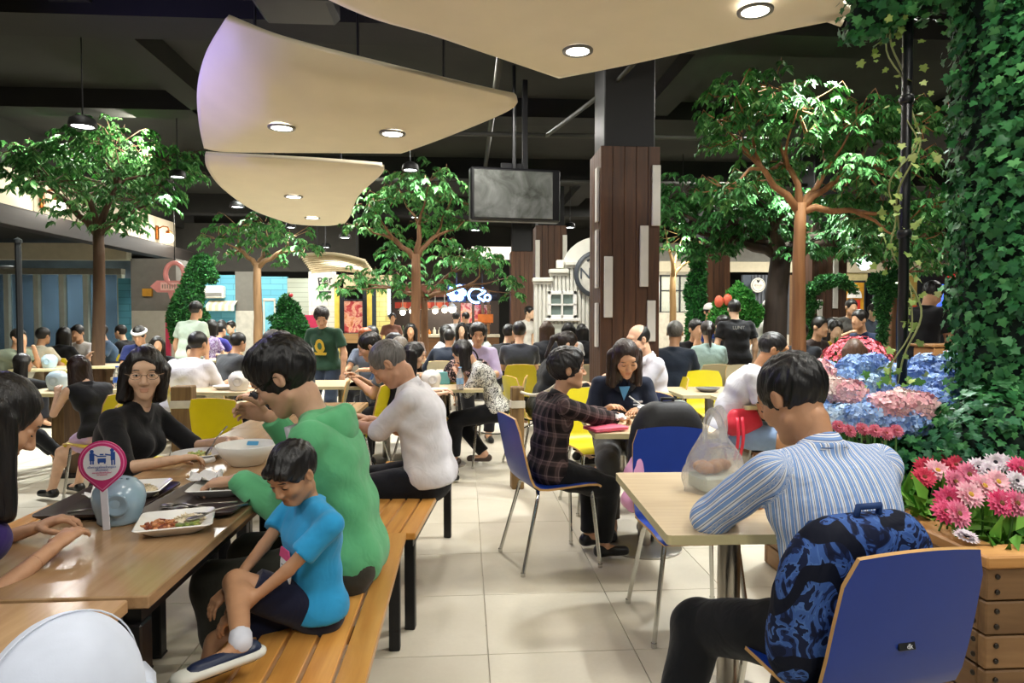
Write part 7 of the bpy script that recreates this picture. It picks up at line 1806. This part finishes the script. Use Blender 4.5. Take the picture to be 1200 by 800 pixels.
q = P(128, 618, .741); gh = globe_holder('pale blue ceramic globe holding the pink return-tray sign', V(q.x, q.y+.06, tz), '#9fb9c9', 1.03, .15)
sg = E('table_sign', (q.x, q.y-.022, tz), .1, 'pink map-pin shaped table sign about returning trays', 'sign'); SP = Matrix.Rotation(PI/2, 4, 'X')
m = MB(); m.bbox((0, 0, .075), (.020, .004, .15), .001, (0, math.radians(-3), 0)); m.build('sign_stick', M('#e8eaf2', .4), sg)
def pin(R, tip): return [(R*math.sin(a), R*math.cos(a)) for a in [math.radians(-128+256*i/30) for i in range(31)]]+[(0, -tip)]
zc = .197; m = MB(); m.prism([(x-.004, z+zc) for x, z in pin(.064, .085)], -.003, .003, tf=SP); m.build('pin_board', M('#c62a72', .4), sg)
m = MB(); m.prism([(x-.004, z+zc) for x, z in pin(.060, .080)], .003, .0035, tf=SP); m.build('pin_border', M('#e58fb6', .4), sg)
m = MB(); m.prism([(x-.004, z+zc) for x, z in pin(.057, .076)], .0035, .0042, tf=SP); m.build('pin_field', M('#cf3a7c', .4), sg)
m = MB(); m.prism([(.050*math.cos(a)-.004, .050*math.sin(a)+zc) for a in [2*PI*i/32 for i in range(32)]], .0042, .0050, tf=SP); m.build('white_disc', M('#eef0f6', .4), sg)
IN = M('#2f58a8', .5); y0 = -.0056; m = MB()
def dot(x, z, r): m.prism([(x+r*math.cos(a), z+r*math.sin(a)) for a in [2*PI*i/10 for i in range(10)]], .0050, .0056, tf=SP)
def bar(x, z, w, h, rot=0): R2 = Matrix.Rotation(rot, 3, 'Z'); m.prism([tuple((R2 @ V(a, b, 0)+V(x, z, 0)).xy) for a, b in ((-w/2, -h/2), (w/2, -h/2), (w/2, h/2), (-w/2, h/2))], .0050, .0056, tf=SP)
dot(-.030, zc+.034, .0055); bar(-.030, zc+.018, .013, .022); bar(-.033, zc+.004, .004, .014); bar(-.027, zc+.004, .004, .014); bar(-.021, zc+.024, .014, .003, -.5)
dot(.024, zc+.037, .0055); bar(.026, zc+.020, .012, .024); bar(.023, zc+.002, .004, .016); bar(.030, zc+.002, .004, .016); bar(.013, zc+.024, .016, .004, -.2)
bar(-.004, zc+.020, .024, .003); bar(-.004, zc+.008, .022, .012); bar(-.012, zc+.001, .004, .006); bar(.004, zc+.001, .004, .006); bar(-.004, zc+.025, .010, .004)
m.build('pictogram', IN, sg)
text('lettering', 'เมื่อทานเสร็จแล้วกรุณา', .0085, IN, sg, (-.004, -.0056, zc-.012), depth=.0003); text('lettering', 'เก็บภาชนะ', .0085, IN, sg, (-.004, -.0056, zc-.020), depth=.0003)
text('lettering', 'ขอบคุณที่ช่วยกันรักษา\nความสะอาด', .006, M('#d0407e', .5), sg, (-.004, -.0056, zc-.031), depth=.0003)
# other globes and table clutter in the middle ground
for px, d, c, lb in [(505, 6.1, '#ece6dc', 'white ceramic globe on the steel tube table'), (279, 5.9, '#ebe6da', 'white ceramic globe on the beige table behind the yellow chair'), (66, 5.95, '#b9cbd4', 'pale ceramic globe on the table of the girl in lavender shorts'), (57, 8.7, '#a9c3cf', 'pale blue ceramic globe on the far left table')]:
    q = gx(px, d, tz); globe_holder(lb, q, c, 1.25 if d < 7 else 1.3)
bt = lambda label, c, h, r, col, cap: (lambda root: ((lambda m: (m.lathe([(r*.9, 0), (r, .01), (r, h*.62), (r*.4, h*.85), (r*.4, h*.95)], 14), m.build('bottle_body', glass(col), root, 'all')))(MB()), (lambda m: (m.lathe([(r*.45, h*.95), (r*.45, h), (.0001, h)], 12), m.build('bottle_cap', M(cap, .4), root, 'all')))(MB()), (lambda m: (m.lathe([(r*1.02, h*.25), (r*1.02, h*.5)], 14, caps=False), m.build('bottle_label', M(cap, .5), root, 'all')))(MB())))(E('bottle', c, 0, label, 'bottle'))
bt('clear plastic water bottle on the steel tube table', gx(539, 5.98, tz), .20, .032, '#e8f0f4', '#8fb6d8'); bt('clear water bottle with a blue label on the table behind the woman in black', gx(136, 6.1, tz), .2, .032, '#e8f0f4', '#3a6ad0')
def cup(label, c, h=.13, r=.04): root = E('glass', c, 0, label, 'glass'); m = MB(); m.lathe([(r*.75, 0), (r, h), (r*.94, h), (r*.7, .006)], 18); m.build('tumbler', glass('#f2eedd'), root, 'all'); m = MB(); m.lathe([(.0001, .007), (r*.69, .007), (r*.85, h*.75), (.0001, h*.75)], 16); m.build('drink', glass('#e8dcb8'), root, 'all')
cup('tall glass of pale drink on the steel tube table', gx(486, 6.05, tz))
r = E('tissue_box', gx(514, 6.5, tz), .2, 'teal and white tissue box behind the white globe', 'tissue box'); m = MB(); m.bbox((0, 0, .06), (.2, .11, .12), .006); m.build('box', M('#6fb3b8', .5), r); m = MB(); m.bbox((0, 0, .121), (.1, .03, .004), .001); m.build('slot', WHITE, r)
m = MB(); m.bbox((0, 0, .035), (.34, .26, .07), .01); m.bbox((0, 0, .074), (.35, .27, .012), .005); T(m.build('yellow_container', M('#d8c428', .4), None, False, gx(519, 6.62, tz)), 'low yellow box beside the tissue box', 'box')
m = MB(); m.bbox((0, 0, .012), (.26, .09, .02), .008); T(m.build('white_dish', CERAM, None, False, gx(508, 5.92, tz)), 'oblong white dish near the table edge', 'dish')
r = E('handbag', gx(548, 6.55, tz), .1, 'dark floral print handbag on the steel tube table', 'bag'); F = Fld(.04); F.cone(V(-.14, 0, .1), V(.14, 0, .1), .10, .10, flat=((0, 1, 0), 1.6)); F.cone(V(-.12, 0, .17), V(.12, 0, .17), .07, .07, flat=((0, 1, 0), 1.7)); F.clips.append((V(0, 0, .0), (0, 0, -1))); v, f = F.mesh(.012); put('bag_body', npmesh('bag_body', [(v, f)], [speckle('#1f1a1e', '#b89a94', 38, .56)]), r)
m = MB(); m.tube([V(.1*math.cos(a), 0, .22+.12*math.sin(a)) for a in [PI*i/12 for i in range(13)]], .008, 6); m.build('handle', BLACKP, r, 'all')
q = gx(772, 4.02, tz); bowl('white bowl with a small blue mark before the woman in navy', q, .125, .095)
spoon('white soup spoon standing in the bowl before the woman in navy', q+V(-.06, -.02, .06), q+V(-.17, .02, .16), 'spoon', WHITE)
m = MB(); a = gx(712, 3.72, tz); m.bbox((0, 0, .012), (.21, .15, .012), .005, (0, -.02, .35)); m.bbox((0, 0, .022), (.21, .15, .004), .002, (0, -.02, .33)); T(m.build('notebook', M('#e5657c', .5), None, False, a+V(0, .04, 0)), 'pink notebook under the hand of the young man in plaid', 'notebook')
napkin('crumpled tissue between the hands over the pink notebook', a+V(.10, .13, .03), .06)
# phone in the left hand of the woman in navy
m = MB(); m.bbox((0, 0, .0), (.07, .008, .14), .004, (.5, .1, .3)); T(m.build('phone', BLACKP, None, False, gx(790, 4.25, tz+.065)), 'dark phone propped on the table beside the navy polo', 'phone')
m = MB(); m.lathe([(.045, 0), (.055, .10), (.052, .12), (.03, .14), (.0001, .145)], 18); T(m.build('clear_tub', glass('#cfe4ea'), None, 'all', gx(797, 3.98, tz)), 'pale blue translucent tub behind the black backpack', 'tub')
# ---- plastic carrier bag with a food box
q = P(843, 578, .741)
bag = E('plastic_bag', (q.x, q.y+.05, tz), .2, 'translucent white plastic bag of takeaway food on the beige table', 'bag')
def bagm():
    t = NT('plastic'); t.base('#eef0f0'); t.set(.22, 0, .6); t.b.inputs['Transmission Weight'].default_value = .55; t.b.inputs['IOR'].default_value = 1.15; v = t.coords(); t.bump(t.noise(v, 26, 4, .6, 1.5), .8, .02)
    tr = t.n('ShaderNodeBsdfTransparent'); mx = t.n('ShaderNodeMixShader'); mx.inputs[0].default_value = .55; t.l(tr.outputs[0], mx.inputs[1]); t.l(t.b.outputs[0], mx.inputs[2]); t.l(mx.outputs[0], t.t.nodes['Material Output'].inputs['Surface']); return t.m
rows = []
for i in range(17):
    t = i/16; z = t*.215; row = []
    for j in range(37):
        a = 2*PI*j/36; rx, ry = .105*(1+.12*math.sin(t*PI))*(1-.66*t**2.2), .085*(1+.15*math.sin(t*PI))*(1-.72*t**2)
        w = 1+.06*math.sin(a*5+t*6)+.04*math.sin(a*11-t*9); row.append(V(rx*w*math.cos(a), ry*w*math.sin(a), z+.01*math.sin(a*3)*t))
    rows.append(row)
BAGM = bagm(); m = MB(); m.sheet(rows); m.build('bag_body', BAGM, bag, 'all')
for sx in (-1, 1):
    m = MB(); m.sheet([[V(.012*sx+(.042-.010*k)*math.cos(a)+.02*sx*max(0, math.sin(a)), .016*sx+.012*sx*max(0, math.sin(a))+.006*k, .195+(.10-.014*k)*math.sin(a)) for k in (-.6, .4, 1.4)] for a in [PI*(i-1)/14 for i in range(17)]], .0008); m.build('bag_handle', BAGM, bag, 'all')
m = MB(); m.bbox((0, 0, .035), (.15, .12, .055), .01); m.build('food_box', M('#cfd6c4', .4), bag); m = MB(); [m.ball((rnd.uniform(-.05, .05), rnd.uniform(-.03, .03), .085), (.035, .03, .022), 10, 6) for _ in range(6)]; m.build('fried_food', M('#a8703c', .5, 0, .25, 40), bag, 'all')
# ---- bags on the chairs
def pack(label, loc, rz, W, D, H_, mat, strapm, tilt=0, pocket=True, grp=None):
    r = E('backpack', loc, rz, label, 'backpack', grp); r.rotation_euler = (tilt, 0, rz); F = Fld(.04)
    F.cone(V(-W*0.33, 0, H_*0.14), V(W*0.33, 0, H_*0.14), D*0.46, D*0.46, k=.05); F.cone(V(-W*0.34, 0, H_*0.24), V(W*0.34, 0, H_*0.24), D*0.50, D*0.50, k=.05); F.cone(V(-W*0.34, 0, H_*0.34), V(W*0.34, 0, H_*0.34), D*0.50, D*0.50, k=.05); F.cone(V(-W*0.34, 0, H_*0.44), V(W*0.34, 0, H_*0.44), D*0.50, D*0.50, k=.05); F.cone(V(-W*0.34, 0, H_*0.54), V(W*0.34, 0, H_*0.54), D*0.50, D*0.50, k=.05); F.cone(V(-W*0.33, 0, H_*0.64), V(W*0.33, 0, H_*0.64), D*0.48, D*0.48, k=.05); F.cone(V(-W*0.31, 0, H_*0.73), V(W*0.31, 0, H_*0.73), D*0.45, D*0.45, k=.05); F.cone(V(-W*0.27, 0, H_*0.81), V(W*0.27, 0, H_*0.81), D*0.40, D*0.40, k=.05); F.cone(V(-W*0.20, 0, H_*0.87), V(W*0.20, 0, H_*0.87), D*0.34, D*0.34, k=.05); 
    if pocket: F.cone(V(-W*.24, -D*.38, H_*.26), V(W*.24, -D*.38, H_*.26), D*.26, D*.26, k=.025); F.cone(V(-W*.24, -D*.36, H_*.38), V(W*.24, -D*.36, H_*.38), D*.24, D*.24, k=.025)
    v, f = F.mesh(.011); v = v+vnormals(v, f)*folds(v, .0015, 1.2, W*9)[:, None]; put('pack_body', npmesh('pack_body', [(v, f)], [mat]), r)
    m = MB(); m.tube([V(-.035, .0, H_*.93), V(-.03, -.0, H_*1.02), V(.03, .0, H_*1.02), V(.035, .0, H_*.93)], .009, 7); m.build('grab_handle', strapm, r, 'all')
    for sx in (-1, 1):
        m = MB(); m.sheet([[V(sx*W*.22+k*.028, D*.42+.055*math.sin(t*PI), H_*(.90-.75*t)) for k in (-1, 1)] for t in [i/10 for i in range(11)]], .012); m.build('shoulder_strap', strapm, r, 'all')
    for zf, yy in ((.62, .49), (.47, .50)):
        m = MB(); m.tube([V(x*W*.34, -D*(yy-.20*x*x), H_*(zf+.06*(1-x*x))) for x in (-1, -.6, -.2, .2, .6, 1)], .005, 6); m.build('zip', M('#6a6a68', .35, .5), r, 'all')
    m = MB(); m.bbox((.03, -D*.55, H_*.70), (.02, .006, .035), .003); m.bbox((.045, -D*.55, H_*.69), (.008, .006, .05), .002, (0, .4, 0)); m.build('zip_pull', CHROME, r); return r
pq = gx(788, 3.30); pq.y = 2.93+.278+.105
pack('black backpack standing behind the empty blue chair', (pq.x, pq.y, .452), .1, .30, .17, .50, M('#1d1d1f', .6, 0, .2, 60, .25, 300), BLACKP)
def camo():
    t = NT('camo'); t.set(.75, 0, .2); v = t.coords((1, 1, .7), rot=(0, .5, .3)); w = t.n('ShaderNodeTexWave', wave_type='BANDS', bands_direction='DIAGONAL'); w.inputs['Scale'].default_value = 3.2; w.inputs['Distortion'].default_value = 9; w.inputs['Detail'].default_value = 2; w.inputs['Detail Scale'].default_value = 1.6; t.l(v, w.inputs['Vector'])
    f = t.noise(v, 14, 2, .5, 2.5); c = t.ramp(f, [(0, '#121a34'), (.42, '#1c2a52'), (.47, '#3c5c9c'), (.56, '#4a6cac'), (.60, '#16203e'), (.8, '#0e1428')], 'CONSTANT')
    t.base(t.mix(t.math('GREATER_THAN', w.outputs['Fac'], .72), c, '#0d1222')); t.bump(t.noise(v, 11, 2, .5, 1.2), .4, .03); return t.m
ca = -math.radians(-9); fw = V(-math.sin(ca), math.cos(ca), 0); sd_ = V(math.cos(ca), math.sin(ca), 0); bp = V(NCX, NCY, 0)-fw*.070-sd_*.045
pack('blue and black patterned backpack hung inside the chair behind the striped man', (bp.x, bp.y, .452), ca+.05, .42, .125, .455, camo(), M('#1c3a6c', .7), .20)
# pink bag hanging at the empty chair
r = E('pink_bag', gx(752, 3.25, .42), .3, 'pale pink plastic bag hanging beside the empty blue chair', 'bag'); F = Fld(.03); F.cone(V(-.035, 0, .08), V(.035, 0, .08), .07, .07, flat=((0, 1, 0), 1.5)); F.cone(V(-.03, 0, .19), V(.05, 0, .19), .062, .062, flat=((0, 1, 0), 1.5)); F.cone(V(-.01, 0, .26), V(.06, 0, .28), .045, .04, flat=((0, 1, 0), 1.5)); v, f = F.mesh(.012); v = v+vnormals(v, f)*folds(v, .007, 1.3)[:, None]; put('bag_body', npmesh('bag_body', [(v, f)], [M('#e9a8cf', .3, 0, .06)]), r)
m = MB(); m.tube([V(.04, 0, .28), V(.09, 0, .36), V(.13, 0, .38)], .008, 6); m.tube([V(.0, .02, .28), V(.07, .02, .37), V(.13, .02, .38)], .008, 6); m.build('bag_handle', M('#e9a8cf', .3), r, 'all')
# red shoulder bag of the lean man
q = gx(872, 4.86); r = E('shoulder_bag', (q.x, q.y, .53), .2, 'red shoulder bag on the lap of the man in the printed tee', 'bag'); F = Fld(.03); F.cone(V(-.08, 0, .07), V(.08, 0, .07), .075, .075, flat=((0, 1, 0), 1.4)); F.cone(V(-.07, 0, .14), V(.07, 0, .14), .05, .05, flat=((0, 1, 0), 1.4)); v, f = F.mesh(.012); put('bag_body', npmesh('bag_body', [(v, f)], [M('#c22838', .5)]), r)
for x in (-.10, -.06): m = MB(); m.sheet([[V(x-.02*t+k*.012, -.075-.03*math.sin(t*PI), .14-.30*t) for k in (-1, 1)] for t in [i/8 for i in range(9)]], .004); m.build('strap', M('#d02c40', .5), r, 'all')
m = MB(); m.sheet([[V(x, .05-.04*abs(x)*8, .0+z) for x in (-.1, -.05, 0, .05, .1)] for z in (.0, .1, .2, .28)], .02); q = gx(139, 10.05); T(m.build('jacket', M('#26303e', .8), None, 'all', V(q.x, q.y-.12, .47)), 'dark jacket lying on the yellow chair right of the left tree', 'jacket')
# dish on the tables farther away
for k, (px, d, lb) in enumerate([(262, 6.0, 'white plate on the beige table behind the yellow chair'), (830, 5.8, 'grey dish on the beige table right of the clad pillar'), (845, 8.6, 'white dish on the table of the man with folded hands'), (558, 7.85, 'white plate before the man in lavender'), (895, 5.05, 'white plate of the man in the printed tee'), (735, 5.75, 'white tray on the table behind the woman in navy'), (948, 8.2, 'white dish on the table behind the thin trunk'), (470, 6.4, 'white bowl before the black haired woman in profile')]):
    q = gx(px, d, tz); m = MB(); m.lathe([(.0001, 0), (.06, 0), (.10, .03), (.102, .035), (.06, .01), (.0001, .009)], 20); T(m.build('plate', CERAM if k != 1 else M('#6a6a68', .4), None, 'all', q), lb, 'plate')
# crate beside the man in black
r = E('wooden_crate', gx(1101, 6.55, 0), .0, 'small light wooden stand before the man in the black polo', 'stand'); W_ = wood('#9a6c3e', '#c08e58', 'X', .5, .5)
for k in range(5): m = MB(); m.bbox((0, -.16, .10+k*.22), (.34, .03, .21), .005); m.build('plank', W_, r)
m = MB(); m.bbox((0, 0, .55), (.32, .29, 1.08), .01); m.build('body', W_, r); m = MB(); m.bbox((0, 0, 1.11), (.38, .36, .025), .006); m.build('top_board', W_, r)
